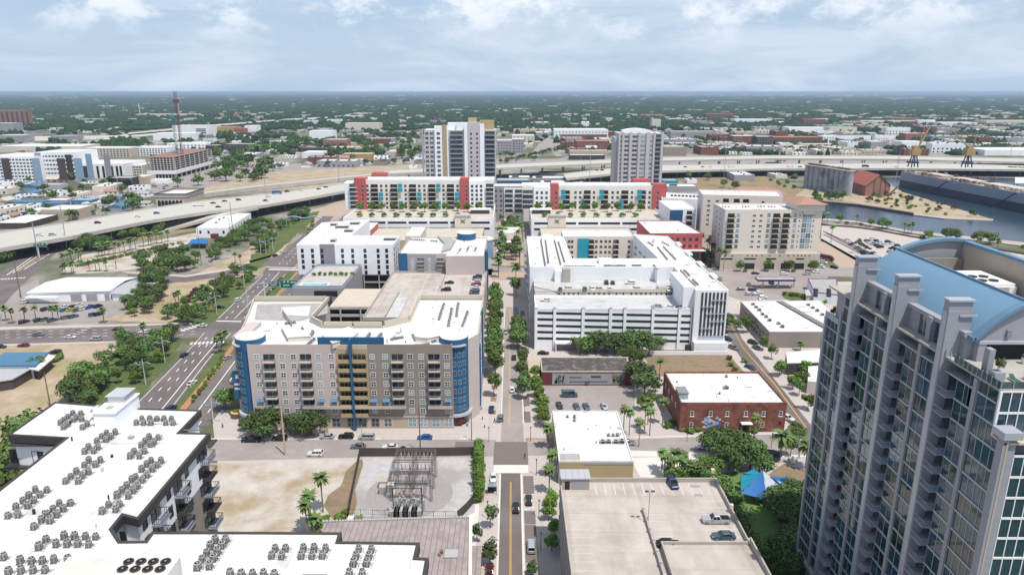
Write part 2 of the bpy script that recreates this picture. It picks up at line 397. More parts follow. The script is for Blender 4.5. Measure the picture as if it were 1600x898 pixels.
# base ground: one sheet to the horizon, town soil near, woodland floor far
gm = mat('ground',(.29,.26,.235),.95,var=.3,scale=.03,var2=((.10,.115,.055),.012,.42,.56))
_t = gm.node_tree;_b = _t.nodes['Principled BSDF'];_src = _b.inputs['Base Color'].links[0].from_socket
_g = _t.nodes.new('ShaderNodeNewGeometry');_s = _t.nodes.new('ShaderNodeSeparateXYZ');_t.links.new(_g.outputs['Position'],_s.inputs[0])
_mr = _t.nodes.new('ShaderNodeMapRange');_mr.inputs['From Min'].default_value = 1500;_mr.inputs['From Max'].default_value = 2300
_t.links.new(_s.outputs['Y'],_mr.inputs['Value'])
_no = _t.nodes.new('ShaderNodeTexNoise');_no.inputs['Scale'].default_value = .0009;_no.inputs['Detail'].default_value = 12;_no.inputs['Roughness'].default_value = .7
_t.links.new(_g.outputs['Position'],_no.inputs['Vector'])
_cr = _t.nodes.new('ShaderNodeValToRGB');_e = _cr.color_ramp.elements
_e[0].position = .35;_e[0].color = (.022,.045,.018,1);_e[1].position = .72;_e[1].color = (.16,.16,.12,1)
_n3 = _e.new(.58) if hasattr(_e,'new') else None;_n3.color = (.045,.07,.03,1)
_t.links.new(_no.outputs['Fac'],_cr.inputs['Fac'])
_mx = _t.nodes.new('ShaderNodeMixRGB');_t.links.new(_mr.outputs['Result'],_mx.inputs['Fac']);_t.links.new(_src,_mx.inputs['Color1']);_t.links.new(_cr.outputs['Color'],_mx.inputs['Color2'])
_t.links.new(_mx.outputs['Color'],_b.inputs['Base Color'])
struct('ground',MB().quad((-45000,-200,0),(45000,-200,0),(45000,60000,0),(-45000,60000,0)).mesh('ground','ground'))

# ---- ground covers (level .02 to .06)
sheet('pavement',[(360,898),(330,640),(745,640),(760,420),(830,420),(850,560),(1000,640),(1260,640),(1330,898)],'sidewalk',.02)
sheet('pavement',[(830,440),(1330,440),(1420,560),(1340,700),(1000,700),(850,600)],'sidewalk',.015)
sheet('pavement',[(540,430),(780,430),(790,300),(520,300)],'asphalt_pale',.02);sheet('pavement',[(820,420),(1290,425),(1270,340),(1050,300),(815,300)],'asphalt_pale',.02)
sheet('sandy_lot',[(250,725),(565,718),(548,812),(505,840),(200,860)],'sand',.05)
sheet('gravel_yard',[(562,712),(742,710),(742,800),(715,812),(545,812)],'gravel',.06)
_c = P(646,768);mb = MB();mb.add([(_c[0] + 12.5 * math.cos(a * PI / 16) * (1 if math.cos(a * PI / 16) < 0 else .85),_c[1] - 1 + 11 * math.sin(a * PI / 16),.09) for a in range(32)],[tuple(range(32))])
struct('gravel_bed',mb.mesh('gravel_bed','gravel_dark'))
sheet('dry_verge',[(555,722),(566,716),(548,812),(520,812),(505,790)],'dirt_dark',.07)
sheet('car_park',[(850,600),(990,601),(992,642),(858,645)],'asphalt_pale',.05)
sheet('bare_lot',[(1003,546),(1132,548),(1165,588),(1060,592),(1020,585)],'dirt_dark',.05)
sheet('lawn',[(1120,740),(1160,735),(1215,800),(1262,850),(1262,920),(1180,920),(1130,800)],'turf',.05)
sheet('play_ground',[(1195,745),(1225,725),(1265,735),(1265,775),(1215,780)],'dirt_dark',.07)
sheet('dirt_road',[(-260,860),(-60,700),(50,590),(90,545),(0,535),(175,533),(165,570),(120,610),(75,680),(0,790),(-100,980)],'dirt',.05)
sheet('dirt_verge',[(-300,545),(0,538),(190,534),(190,580),(100,640),(0,740),(-200,900)],'dirt',.04)
sheet('verge',[(95,640),(165,560),(230,528),(285,528),(268,560),(215,625),(150,660)],'grass',.08)
sheet('verge',[(-120,900),(-60,800),(0,745),(30,720),(110,700),(40,800),(0,830)],'grass',.08)
sheet('dry_field',[(120,500),(330,506),(400,432),(436,395),(480,352),(450,345),(380,395),(300,430),(200,470)],'dirt',.04)
sheet('verge',[(250,506),(330,508),(336,500),(400,437),(392,425),(355,440),(320,470),(300,492)],'grass',.08)
sheet('verge',[(388,424),(404,420),(455,375),(484,350),(500,330),(450,338),(420,375),(392,400)],'grass',.08)
sheet('sandy_lot',[(95,425),(130,398),(200,385),(300,365),(330,362),(215,420),(190,424),(120,428)],'sand',.05)
sheet('dry_field',[(115,375),(170,350),(330,325),(380,335),(330,355),(240,372),(130,392)],'dry_grass',.045)
sheet('car_park',[(10,470),(40,462),(215,462),(190,490),(150,503),(0,506)],'asphalt_pale',.06)
sheet('sandy_lot',[(1282,350),(1340,352),(1430,368),(1600,395),(1750,420),(1750,470),(1500,440),(1285,365)],'sand',.05)
sheet('car_park',[(1285,352),(1400,362),(1500,385),(1450,430),(1350,415),(1282,375)],'sidewalk',.06)
sheet('car_park',[(1128,430),(1290,430),(1320,465),(1160,470),(1130,460)],'asphalt_pale',.05)
sheet('dry_field',[(1040,281),(1200,275),(1262,300),(1300,318),(1180,312),(1090,300)],'dry_grass',.05)
sheet('dirt_verge',[(1262,292),(1385,283),(1408,300),(1451,313),(1518,333),(1551,344),(1476,341),(1425,335),(1340,322),(1282,318),(1240,308)],'dirt',.35)
sheet('dry_field',[(290,300),(420,270),(560,262),(660,258),(660,272),(540,290),(400,300)],'dirt',.05)
sheet('sandy_lot',[(-200,330),(150,300),(300,262),(600,250),(1200,246),(1900,252),(1900,258),(660,262),(430,280),(220,310),(0,345),(-200,370)],'asphalt_pale',.03)

# ---- water
sheet('water',[(1278,318),(1340,322),(1425,335.5),(1476,342),(1551,344.5),(1518,333),(1451,313),(1408,300.5),(1385,284),(1350,278),(1500,276),(1640,280),(2000,300),
      (2000,455),(1600,381),(1498,370),(1425,363),(1375,354),(1335,347),(1278,343)],'water',.12,occ=True)
slab('seawall',[(1262,316),(1340,322.5),(1427,336.3),(1427,334.6),(1340,321),(1262,314)],'charcoal',0,1.6)
slab('embankment',[(1278,345),(1335,349),(1375,356.5),(1425,366),(1498,374),(1600,386),(1800,425),(1800,419),(1600,380.5),(1498,369.5),(1425,362.5),(1375,353.5),(1335,346.5),(1278,342)],'rock',0,.9)
slab('embankment',[(1427,336.8),(1476,343),(1551,345.8),(1552,343.6),(1476,340.6),(1428,334.8)],'rock',.1,.8)
slab('kerb',[(1278,352),(1335,356),(1375,361.5),(1425,371),(1498,381),(1600,398),(1800,445),(1800,442),(1600,396),(1498,379.5),(1425,369.7),(1375,360.3),(1335,354.8),(1278,351)],'charcoal',.05,.8)

# ---- main street (runs along Y under x = 0)
def ribbon(name,x0,x1,y0,y1,m,z):return sheet(name,[(x0,y0),(x1,y0),(x1,y1),(x0,y1)],m,z,px=False)
ribbon('road',-3.3,2.6,55,176.5,'asphalt',.08)
for x in (-3.3,2.6):slab('kerb',[(x - .25,55),(x + .25,55),(x + .25,176),(x - .25,176)],'kerb',.02,.18,px=False)
for dx in (-.14,.14):ribbon('centre_line',-.35 + dx - .07,-.35 + dx + .07,55,172,'paint_yellow',.10)
ribbon('crosswalk',-5.2,4.6,176.5,181.0,'kerb',.09)
ribbon('crossing_pavers',-5.4,4.7,181.2,194.8,'paver',.10)
for (a,b) in ((60,71),(82,96),(103,123),(131,137)):ribbon('parking_bay',3.1,6.0,a,b,'asphalt_pale',.08)
for a,b in ((95.5,108),(137.5,152),(152.3,158),(166,175)):ribbon('parking_bay',3.1,5.9,a,b,'paver',.085)
for k in range(5):sheet('painted_stripe',[(3.2,158.3 + k * 1.5),(5.8,159.6 + k * 1.5),(5.8,159.9 + k * 1.5),(3.2,158.6 + k * 1.5)],'paint_white',.11,px=False)
ribbon('road',-3.4,3.6,194.8,335,'asphalt_pale',.08)
ribbon('paver_strip',-1.2,-.6,205,335,'paver_tan',.10)
for x in (-3.5,3.7):slab('kerb',[(x - .2,207),(x + .2,207),(x + .2,334),(x - .2,334)],'kerb',.02,.17,px=False)
ribbon('path',-16,-8.5,120,176,'kerb',.05)
for x0,x1 in ((-4.9,-4.3),(-4.9,-4.3)):pass
for k in range(12):ribbon('tree_pit',-7.4,-5.4,214 + k * 10.2,217 + k * 10.2,'dirt_dark',.09)
for k in range(10):ribbon('parking_bay',3.95,6.1,208 + k * 12.5,216 + k * 12.5,'paver',.085)
ribbon('red_ramp',4.8,9.5,194,196,'paver_tan',.10)
# ---- cross street below the blue-cornered apartments
sheet('road',[(200,687),(745,687),(775,687),(775,712),(745,714),(560,714),(330,720),(200,722)],'asphalt_pale',.07)
sheet('road',[(822,684),(990,686),(1300,676),(1300,712),(990,711),(822,711)],'asphalt_pale',.07)
sheet('parking_bay',[(712,690),(748,690),(748,703),(710,703)],'paver',.10)
sheet('kerb',[(700,704.5),(740,704.5),(740,703.2),(700,703.2)],'paint_white',.12)
slab('kerb',[(330,686.5),(745,686.5),(745,685),(330,685)],'kerb',.02,.18)
for a,b in ((596,668),(680,718)):slab('kerb',[(a,687.5),(b,687.5),(b,682),(a,682)],'sidewalk',.02,.2)
slab('kerb',[(856,700.5),(1300,712.5),(1300,714),(856,713)],'kerb',.02,.16)
slab('kerb',[(990,684.5),(1240,677),(1240,676),(990,683)],'kerb',.02,.16)
sheet('pavement',[(985,715),(1110,712),(1070,748),(1000,745)],'kerb',.055)
# ---- right-hand street past the brick building
sheet('road',[(1150,548),(1139,527),(1125,490),(1140,488),(1160,530),(1185,560),(1240,630),(1300,705),(1268,705),(1225,652)],'asphalt',.085)
sheet('centre_line',[(1137,500),(1137.8,500),(1161.5,543.5),(1210.8,600),(1260.4,668),(1259,668),(1210,601),(1161,544)],'paint_yellow',.11)
# ---- street behind the white garage
sheet('road',[(770,432.5),(1130,432.5),(1600,432),(1600,419),(1130,417),(770,419)],'asphalt_pale',.07)
sheet('crossing_pavers',[(768,437),(824,437),(822,425),(769,425)],'paver_tan',.10)
sheet('road',[(1282,372),(1340,404),(1410,440),(1340,440),(1262,378)],'paver_tan',.06)
for k in range(3):
    sheet('rail_track',[(1284 + k * 5,366 - k),(1288 + k * 5,366 - k),(1420 + k * 8,432),(1410 + k * 8,432)],'paver',.09 + k * .01)
slab('kerb',[(1286,362),(1289,361),(1440,428),(1434,430)],'concrete',.05,.9)

# ---- left avenue: two carriageways round a planted median
AV_L = [(-129.0,205),(-129.4,223.5),(-133,262),(-138.6,306.6),(-139.3,314.2),(-144.9,385),(-148.7,413.5),(-159.1,549.7),(-163,600)]
AV_R = [(-112.5,205),(-114.2,218),(-120.3,261.3),(-124.5,300),(-125.8,314.2),(-133.7,421.7),(-149,549.7),(-153,600)]
sheet('road',AV_L + AV_R[::-1],'asphalt',.09,px=False,occ=True)
AE_L = [(-108.3,205),(-109.5,218),(-113.5,261),(-119,314),(-126,421),(-141,549),(-146,600)]
AE_R = [(-97,205),(-98,218),(-103.5,261),(-108,314),(-112,421),(-131,549),(-136,600)]
sheet('road',AE_L + AE_R[::-1],'asphalt',.09,px=False,occ=True)
def lerp_line(A,B,t):return [(a[0] + (b[0] - a[0]) * t,a[1] + (b[1] - a[1]) * t) for a,b in zip(A,B)]
def xat(line,y):
    for a,b in zip(line,line[1:]):
        if a[1] <= y <= b[1]:return a[0] + (b[0] - a[0]) * (y - a[1]) / (b[1] - a[1])
    return line[-1][0]
def dash(lineA,lineB,t,y0,y1,on=3.0,gap=6.0,solid=False,m='paint_white',wd=.16):
    mb = MB();y = y0
    while y < y1:
        e = min(y1,y + (8 if solid else on));xa = xat(lineA,y) * (1 - t) + xat(lineB,y) * t;xb = xat(lineA,e) * (1 - t) + xat(lineB,e) * t
        mb.quad((xa - wd,y,.12),(xa + wd,y,.12),(xb + wd,e,.12),(xb - wd,e,.12));y = e + (0 if solid else gap)
    return struct('lane_line',mb.mesh('lane_line',m))
for t in (.27,.50):dash(AV_L,AV_R,t,206,296)
dash(AV_L,AV_R,.74,206,296,solid=True);dash(AV_L,AV_R,.93,206,296,solid=True,wd=.1);dash(AV_L,AV_R,.05,206,296,solid=True,wd=.1)
for t in (.33,.63):dash(AV_L,AV_R,t,316,405,solid=(t > .6));dash(AV_L,AV_R,t,425,560)
dash(AV_L,AV_R,.06,316,400,solid=True,wd=.12);dash(AV_L,AV_R,.95,316,400,solid=True,wd=.12)
for t in (.35,.68):dash(AE_L,AE_R,t,206,290,solid=(t < .5));dash(AE_L,AE_R,t,320,560)
sheet('planted_median',[(-112.3,205),(-114.0,218),(-120.1,261),(-123,286),(-118.5,286),(-115.4,262),(-110.9,218),(-109.5,205)],'grass',.1,px=False)
sheet('path',[(-110.8,205),(-112.2,218),(-116.3,262),(-119.6,290),(-118.0,290),(-113.9,262),(-109.8,218),(-108.5,205)],'orange_path',.105,px=False)
sheet('planted_median',[(-125.6,318),(-133.5,405),(-128,405),(-120.5,318)],'grass',.1,px=False)
sheet('path',[(-121.3,318),(-128.3,405),(-126.8,405),(-119.6,318)],'orange_path',.105,px=False)
sheet('planted_median',[(-134.5,428),(-148.8,560),(-142,560),(-127.5,428)],'grass',.1,px=False)
sheet('crossing',[(290,528),(322,506),(338,503),(380,503),(430,505),(400,530),(330,528)],'asphalt',.095)
# ---- cross avenue from the left edge
sheet('road',[(-300,522),(0,517),(180,511.5),(328,507.5),(380,508),(330,527),(190,533),(0,538),(-300,545)],'asphalt',.088,occ=True)
mb = MB()
for k in range(22):
    for yy in (522.5,527.0,532):
        x = -60 + k * 17
        if x > 300:continue
        o = -x * .018
        a = P(x,yy + o - 4);b = P(x + 7,yy + o - 4.1)
        mb.quad((a[0],a[1] - .14,.12),(b[0],b[1] - .14,.12),(b[0],b[1] + .14,.12),(a[0],a[1] + .14,.12))
struct('lane_line',mb.mesh('lane_line','paint_white'))
for pts in ([(-200,519),(0,515.5),(180,510),(300,506.5),(300,504),(180,507),(0,511),(-200,514)],[(-200,541),(0,538),(190,533),(190,535.5),(0,541),(-200,546)]):
    slab('pavement',pts,'sidewalk',.02,.16)
def zebra(a,b,n,wd,ln):
    mb = MB();a = Vector(P(*a));b = Vector(P(*b));d = (b - a);u = d.normalized();v = Vector((-u.y,u.x))
    for i in range(n):
        c_ = a + d * (i + .5) / n;q = [c_ - u * wd / 2 - v * ln / 2,c_ + u * wd / 2 - v * ln / 2,c_ + u * wd / 2 + v * ln / 2,c_ - u * wd / 2 + v * ln / 2]
        mb.add([(p.x,p.y,.125) for p in q],[(0,1,2,3)])
    struct('crosswalk',mb.mesh('crosswalk','paint_white'))
zebra((296,537),(352,534),9,.9,3.0);zebra((420,421),(470,422),13,.9,3.4);zebra((283,517),(312,508),5,1.0,3.2)
zebra((105,530),(140,511),6,.35,3.0);zebra((240,526),(262,510),5,.35,3.0)
sheet('painted_stripe',[(338,502.2),(377,503),(377,501.9),(338,501.1)],'paint_white',.125)
sheet('painted_stripe',[(418,418.2),(462,419),(462,418.2),(418,417.4)],'paint_white',.125)
def arrow(x,y,s=1.0):
    mb = MB();mb.add([(x - .12 * s,y,.125),(x + .12 * s,y,.125),(x + .12 * s,y + 2 * s,.125),(x + .5 * s,y + 2 * s,.125),(x,y + 3.2 * s,.125),(x - .5 * s,y + 2 * s,.125),(x - .12 * s,y + 2 * s,.125)],[(0,1,2,3,4,5,6)])
    struct('painted_arrow',mb.mesh('painted_arrow','paint_white'))
arrow(-116.5,236);arrow(-123.5,330);arrow(-112.5,336)
# ---- street across the avenue (middle left) and the ones under the viaduct
sheet('road',[(200,428),(290,433),(350,424),(400,408),(440,398),(450,402),(400,422),(350,432),(290,441),(200,440)],'asphalt',.07,occ=True)
sheet('pavement',[(190,424),(290,430),(350,421),(400,405),(440,394),(440,397),(400,408),(350,424),(290,433),(200,427)],'sidewalk',.08)
sheet('road',[(440,420),(480,421),(480,440),(400,444),(395,440),(420,421)],'asphalt',.086)
sheet('road',[(-80,500),(30,400),(60,378),(105,378),(20,460),(-60,560)],'asphalt',.07,occ=True)
sheet('road',[(-100,500),(60,436),(64,462),(-100,540)],'asphalt_pale',.065)
for i in range(4):
    sheet('lane_line',[(10 + i * 9,430 - i * 3),(11.5 + i * 9,430 - i * 3),(75 + i * 8,384),(74 + i * 8,384)],'paint_yellow' if i == 2 else 'paint_white',.12)
zebra((-8,437),(40,434),10,.7,3.0)
sheet('road',[(165,385),(240,362),(275,350),(268,346),(225,356),(150,380),(115,392),(125,398)],'asphalt',.07)
sheet('road',[(120,372),(350,335),(540,300),(545,306),(350,344),(130,382)],'asphalt_pale',.06)
sheet('paver_yard',[(435,345),(545,310),(560,325),(520,345),(480,355)],'paver_tan',.06)

# ---- viaducts: deck, barriers, columns (each column its own part)
def bent_mesh(h,wd):
    mb = MB();mb.box(-wd / 2,-.7,h - 1.5,wd / 2,.7,h - .3);
    for x in (-wd * .3,wd * .3):mb.cyl(x,0,0,h - 1.5,.8,10)
    return mb.mesh('column','concrete_wall')
def viaduct(label,near,far,z,cols=30.0,th=1.6,lm=None):
    """near/far: photo points of the deck's two top edges; z one level or one per point"""
    Z = z if isinstance(z,list) else [z] * len(near)
    A = [P(x,y,h) for (x,y),h in zip(near,Z)];B_ = [P(x,y,h) for (x,y),h in zip(far,Z)]
    cx,cy = (A[len(A) // 2][0] + B_[len(B_) // 2][0]) / 2,(A[len(A) // 2][1] + B_[len(B_) // 2][1]) / 2
    b = Bld('viaduct',label,'viaduct',cx,cy,lm=lm)
    mb = MB();n = len(A)
    for i in range(n - 1):
        a0,a1,b0,b1 = A[i],A[i + 1],B_[i],B_[i + 1];z0,z1 = Z[i],Z[i + 1]
        mb.quad((*a0,z0),(*a1,z1),(*b1,z1),(*b0,z0));mb.quad((*a1,z1 - th),(*a0,z0 - th),(*b0,z0 - th),(*b1,z1 - th),1)
        mb.quad((*a0,z0 - th),(*a1,z1 - th),(*a1,z1),(*a0,z0),1);mb.quad((*b1,z1 - th),(*b0,z0 - th),(*b0,z0),(*b1,z1),1)
    b.part('deck',mb,['highway_concrete','concrete'])
    cen = [((p[0] + q[0]) / 2,(p[1] + q[1]) / 2) for p,q in zip(A,B_)]
    for E_ in (A,B_):
        mb = MB();I = [(e[0] + (c_[0] - e[0]) * .03,e[1] + (c_[1] - e[1]) * .03) for e,c_ in zip(E_,cen)]
        for i in range(n - 1):
            v = [(*E_[i],Z[i] + .01),(*E_[i + 1],Z[i + 1] + .01),(*I[i + 1],Z[i + 1] + .01),(*I[i],Z[i] + .01)];v += [(x,y,h + .95) for x,y,h in v]
            mb.add(v,[(0,3,2,1),(4,5,6,7),(0,1,5,4),(1,2,6,5),(2,3,7,6),(3,0,4,7)])
        b.part('barrier',mb,'highway_concrete')
    wd = sum((Vector(p) - Vector(q)).length for p,q in zip(A,B_)) / n
    me = bent_mesh(max(Z) - th,wd * .72);acc = 0.0
    for i in range(n - 1):
        d = Vector(cen[i + 1]) - Vector(cen[i]);ln = d.length;pos = cols - acc
        while pos < ln:
            c_ = Vector(cen[i]) + d * pos / ln;wv = Vector(A[i]) - Vector(B_[i])
            if Z[i] == max(Z):b.at('column',me,(c_.x,c_.y,0),math.atan2(wv.y,wv.x))
            pos += cols
        acc = (ln - (pos - cols))
    occupy([P(x,y + 8,0) for x,y in near] + [P(x,y,h) for (x,y),h in zip(far,Z)][::-1],4)
    return b
viaduct('wide pale elevated highway curving in from the left edge to the red-ended apartments',[(-260,462),(-60,404),(0,390),(110,371),(233,346),(330,331),(400,324),(470,312),(535,300),(600,288)],
        [(-260,402),(-60,374),(0,364),(100,349.5),(222,328.5),(318,314),(400,305.5),(470,297),(535,288),(600,280)],9,lm='the wide elevated highway')
viaduct('curved pale ramp splitting off below the wide elevated highway',[(252,364),(275,356.5),(300,350),(330,342),(372,332),(404,325.5)],[(243,357),(266,350),(291,343),(325,335),(368,327),(403,321.5)],[.25,1.6,3.4,6,8,8.9],th=1.2,cols=22)
viaduct('farther elevated highway passing behind the two towers to the right edge',[(600,273),(700,268),(800,262.5),(960,255.5),(1036,252),(1200,248.5),(1400,249.5),(1600,254),(1900,262)],
        [(600,267),(700,262),(800,256.5),(960,249.5),(1036,246.5),(1200,243.5),(1400,244),(1600,248),(1900,256)],13,lm='the far elevated highway')
viaduct('nearer elevated highway on many columns beside the waterway',[(885,280),(960,272),(1040,268),(1200,264.5),(1400,264),(1600,266),(1900,274)],
        [(880,272),(960,263),(1040,258.5),(1200,256.5),(1400,255.5),(1600,257),(1900,265)],9,lm='the near elevated highway')
viaduct('low grey rail embankment bridge beyond the wide elevated highway',[(292,307),(400,293),(540,278.5),(660,267.5)],[(292,303.5),(400,290),(540,275.5),(660,264.8)],4,th=3.6,cols=400)
sheet('road',[(320,196),(450,186),(520,182.5),(560,176),(628,161),(634,161),(570,177),(535,184),(460,190),(330,201),(200,212),(200,208)],'highway_concrete',.5,occ=True)
sheet('road',[(430,187.5),(640,187.5),(640,189),(430,189)],'highway_concrete',.5,occ=True)
sheet('road',[(0,214),(180,212),(430,189),(430,192),(180,218),(0,222)],'highway_concrete',.5,occ=True)
sheet('road',[(826,244),(842,226),(858,213),(868,213),(862,226),(874,240),(880,245),(868,245),(858,232),(850,236),(844,245)],'asphalt_pale',.5,occ=True)
sheet('road',[(1060,300),(1090,312),(1130,320),(1145,318),(1095,300),(1060,284),(1052,284)],'asphalt_pale',.06)
# ================================================================== SHARED PIECES
_wc = {}
def win(wd,ht,frame='white_paint',glass='glass',mull=1,rails=0,sill=False):
    k = (wd,ht,frame,glass,mull,rails)
    if k in _wc:return _wc[k]
    mb = MB();f = .12 if wd > .9 else .07;p = -.07
    mb.box(-wd / 2 + f,-.03,f,wd / 2 - f,0,ht - f,1)
    mb.box(-wd / 2,p,0,wd / 2,0,f);mb.box(-wd / 2,p,ht - f,wd / 2,0,ht)
    mb.box(-wd / 2,p,f,-wd / 2 + f,0,ht - f);mb.box(wd / 2 - f,p,f,wd / 2,0,ht - f)
    for i in range(1,mull + 1):
        x = -wd / 2 + wd * i / (mull + 1);mb.box(x - .05,p + .015,f,x + .05,-.03,ht - f)
    for i in range(1,rails + 1):
        z = ht * i / (rails + 1);mb.box(-wd / 2 + f,p + .02,z - .05,wd / 2 - f,-.03,z + .05)
    _wc[k] = mb.mesh('window',[frame,glass]);return _wc[k]
_bc = {}
def balc(wd,dep,glass='glass_dark',slabm='tan_trim',rail='rail_grey',h=2.5,solid=False):
    k = (wd,dep,glass,slabm,rail,h,solid)
    if k in _bc:return _bc[k]
    mb = MB();mb.box(-wd / 2,-dep,-.25,wd / 2,0,0);mb.box(-wd / 2 + .1,-.02,0.01,wd / 2 - .1,0,h,1)
    for i in range(1,max(2,int(wd / 1.3))):
        x = -wd / 2 + wd * i / max(2,int(wd / 1.3));mb.box(x - .05,-.07,.01,x + .05,-.02,h,2)
    a = mb.mesh('balcony',[slabm,glass,rail])
    mb = MB();zr = 1.05
    mb.box(-wd / 2,-dep,zr - .07,wd / 2,-dep + .07,zr);mb.box(-wd / 2,-dep + .07,zr - .07,-wd / 2 + .07,0,zr);mb.box(wd / 2 - .07,-dep + .07,zr - .07,wd / 2,0,zr)
    if solid:
        mb.box(-wd / 2,-dep,0,wd / 2,-dep + .05,zr - .07)
    else:
        n = max(4,int(wd / .3))
        for i in range(n + 1):
            x = -wd / 2 + (wd - .05) * i / n;mb.box(x,-dep + .01,0,x + .05,-dep + .05,zr - .07)
        for s_ in (-wd / 2,wd / 2 - .05):
            for j in range(1,int(dep / .3)):mb.box(s_,-dep + j * .3,0,s_ + .05,-dep + j * .3 + .05,zr - .07)
    _bc[k] = (a,mb.mesh('railing',rail));return _bc[k]
def put_balc(b,me2,loc,rz=0.0,name='balcony'):
    o = b.at(name,me2[0],loc,rz);part('railing',me2[1],o);return o
def face(b,me,p0,p1,us,zs,name='window',skip=()):
    """repeat a window on the wall p0 -> p1 (outside to the right-hand side) at distances us and sill heights zs"""
    d = Vector((p1[0] - p0[0],p1[1] - p0[1]));rz = math.atan2(d.y,d.x);d.normalize()
    for i,u in enumerate(us):
        for j,z in enumerate(zs):
            if (i,j) in skip:continue
            l = (p0[0] + d.x * u,p0[1] + d.y * u,z)
            if isinstance(me,tuple):put_balc(b,me,l,rz,name)
            else:b.at(name,me,l,rz)
def spread(a,b_,n):return [a + (b_ - a) * (i + .5) / n for i in range(n)]
def shell(b,poly,h,wall,roof,par=.9,parm=None,z0=0,t=.35):
    b.part('wall',MB().prism(poly,z0,h,bottom=False),wall)
    b.part('roof',MB().prism(inset(poly,t + .01),h + .01,h + .12,bottom=False),roof)
    if par:b.part('parapet',ring(MB(),poly,t,h + .002,h + par),parm or wall)
    occupy(poly)

# ---- roof condensers
def condenser(r=.44,h=.85,m=('unit_grey','unit_dark','unit_pale')):
    a = MB();a.cyl(0,0,.1,h,r,14,0);a.box(-r * .9,-r * .9,0,r * .9,r * .9,.1,1)
    for i in range(14):
        if i % 2 == 0:
            t = 2 * PI * (i + .5) / 14;a.box(r * .97 * math.cos(t) - .03,r * .97 * math.sin(t) - .03,.15,r * .97 * math.cos(t) + .03,r * .97 * math.sin(t) + .03,h - .1,1)
    a.box(-r * 1.1,-r * 1.12,.0,r * 1.8,-r * 1.05,.07,2);a.box(-r * 1.1,r * 1.05,.0,r * 1.8,r * 1.12,.07,2);a.box(r * 1.3,-.16,.0,r * 1.6,.16,.22,2)
    f = MB();f.cyl(0,0,h + .005,h + .07,r * .96,14,2);f.cyl(0,0,h + .071,h + .08,r * .72,14,1);f.cyl(0,0,h + .081,h + .11,r * .25,8,2)
    return a.mesh('condenser_unit',list(m)),f.mesh('fan_grille',list(m))
CU = condenser();CU_S = condenser(.46,.8,('unit_grey','unit_dark','unit_pale'))
BX = MB();BX.box(-.8,-.6,.1,.8,.6,1.1,0);BX.box(-.7,-.61,.25,.7,-.6,.95,1);BX.cyl(0,0,1.11,1.2,.45,12,1)
BXM = (BX.mesh('rooftop_unit',['unit_pale','unit_dark']),None)
def unit(x,y,z,label,group,me=CU,parts=True,rz=0.0):
    o = solo('condenser_unit' if me is not BXM else 'rooftop_unit',me[0],label,'air conditioner',(x + R.uniform(-.06,.06),y + R.uniform(-.06,.06),z),rz + R.uniform(-.15,.15),group);k_ = R.uniform(.86,1.0);o.scale = (k_,k_,R.uniform(.85,1.1))
    if parts and me[1]:part('fan_grille',me[1],o)
    return o
def pipes(pts,z,name='pipe_run'):pass

# ---- vehicles: local +x is the nose
PAINT = {}
def paint(n,c,metal=.25):
    PAINT[n] = mat('paint_' + n,c,.25,metal,var=.03,scale=.5,spec=.6)
for n,c in dict(white=(.75,.75,.76),silver=(.42,.43,.45),grey=(.16,.17,.18),black=(.014,.015,.018),blue=(.02,.12,.42),navy=(.02,.035,.09),red=(.30,.025,.025),maroon=(.12,.015,.025),yellow=(.60,.52,.03),slate=(.07,.11,.16),tan=(.36,.31,.24)).items():paint(n,c)
def loft(mb,secs,m=0):
    """secs: list of (x, halfwidth_bottom, halfwidth_top, z0, z1)"""
    v = []
    for x,wb,wt,z0,z1 in secs:v += [(x,-wb,z0),(x,-wb * 1.02,(z0 + z1) / 2),(x,-wt,z1),(x,wt,z1),(x,wb * 1.02,(z0 + z1) / 2),(x,wb,z0)]
    f = [];n = len(secs)
    for i in range(n - 1):
        for j in range(6):
            k = (j + 1) % 6;f.append((i * 6 + j,i * 6 + k,(i + 1) * 6 + k,(i + 1) * 6 + j))
    f.append(tuple(reversed(range(6))));f.append(tuple(range((n - 1) * 6,n * 6)))
    f = [tuple(reversed(q)) for q in f]
    return mb.add(v,f,m)
CAR = dict(sedan=(4.7,.90,1.42),suv=(4.7,.95,1.72),pickup=(5.8,1.0,1.85),van=(5.6,1.0,2.5),minivan=(5.0,.97,1.75),truck=(9.0,1.2,3.2))
_cm = {}
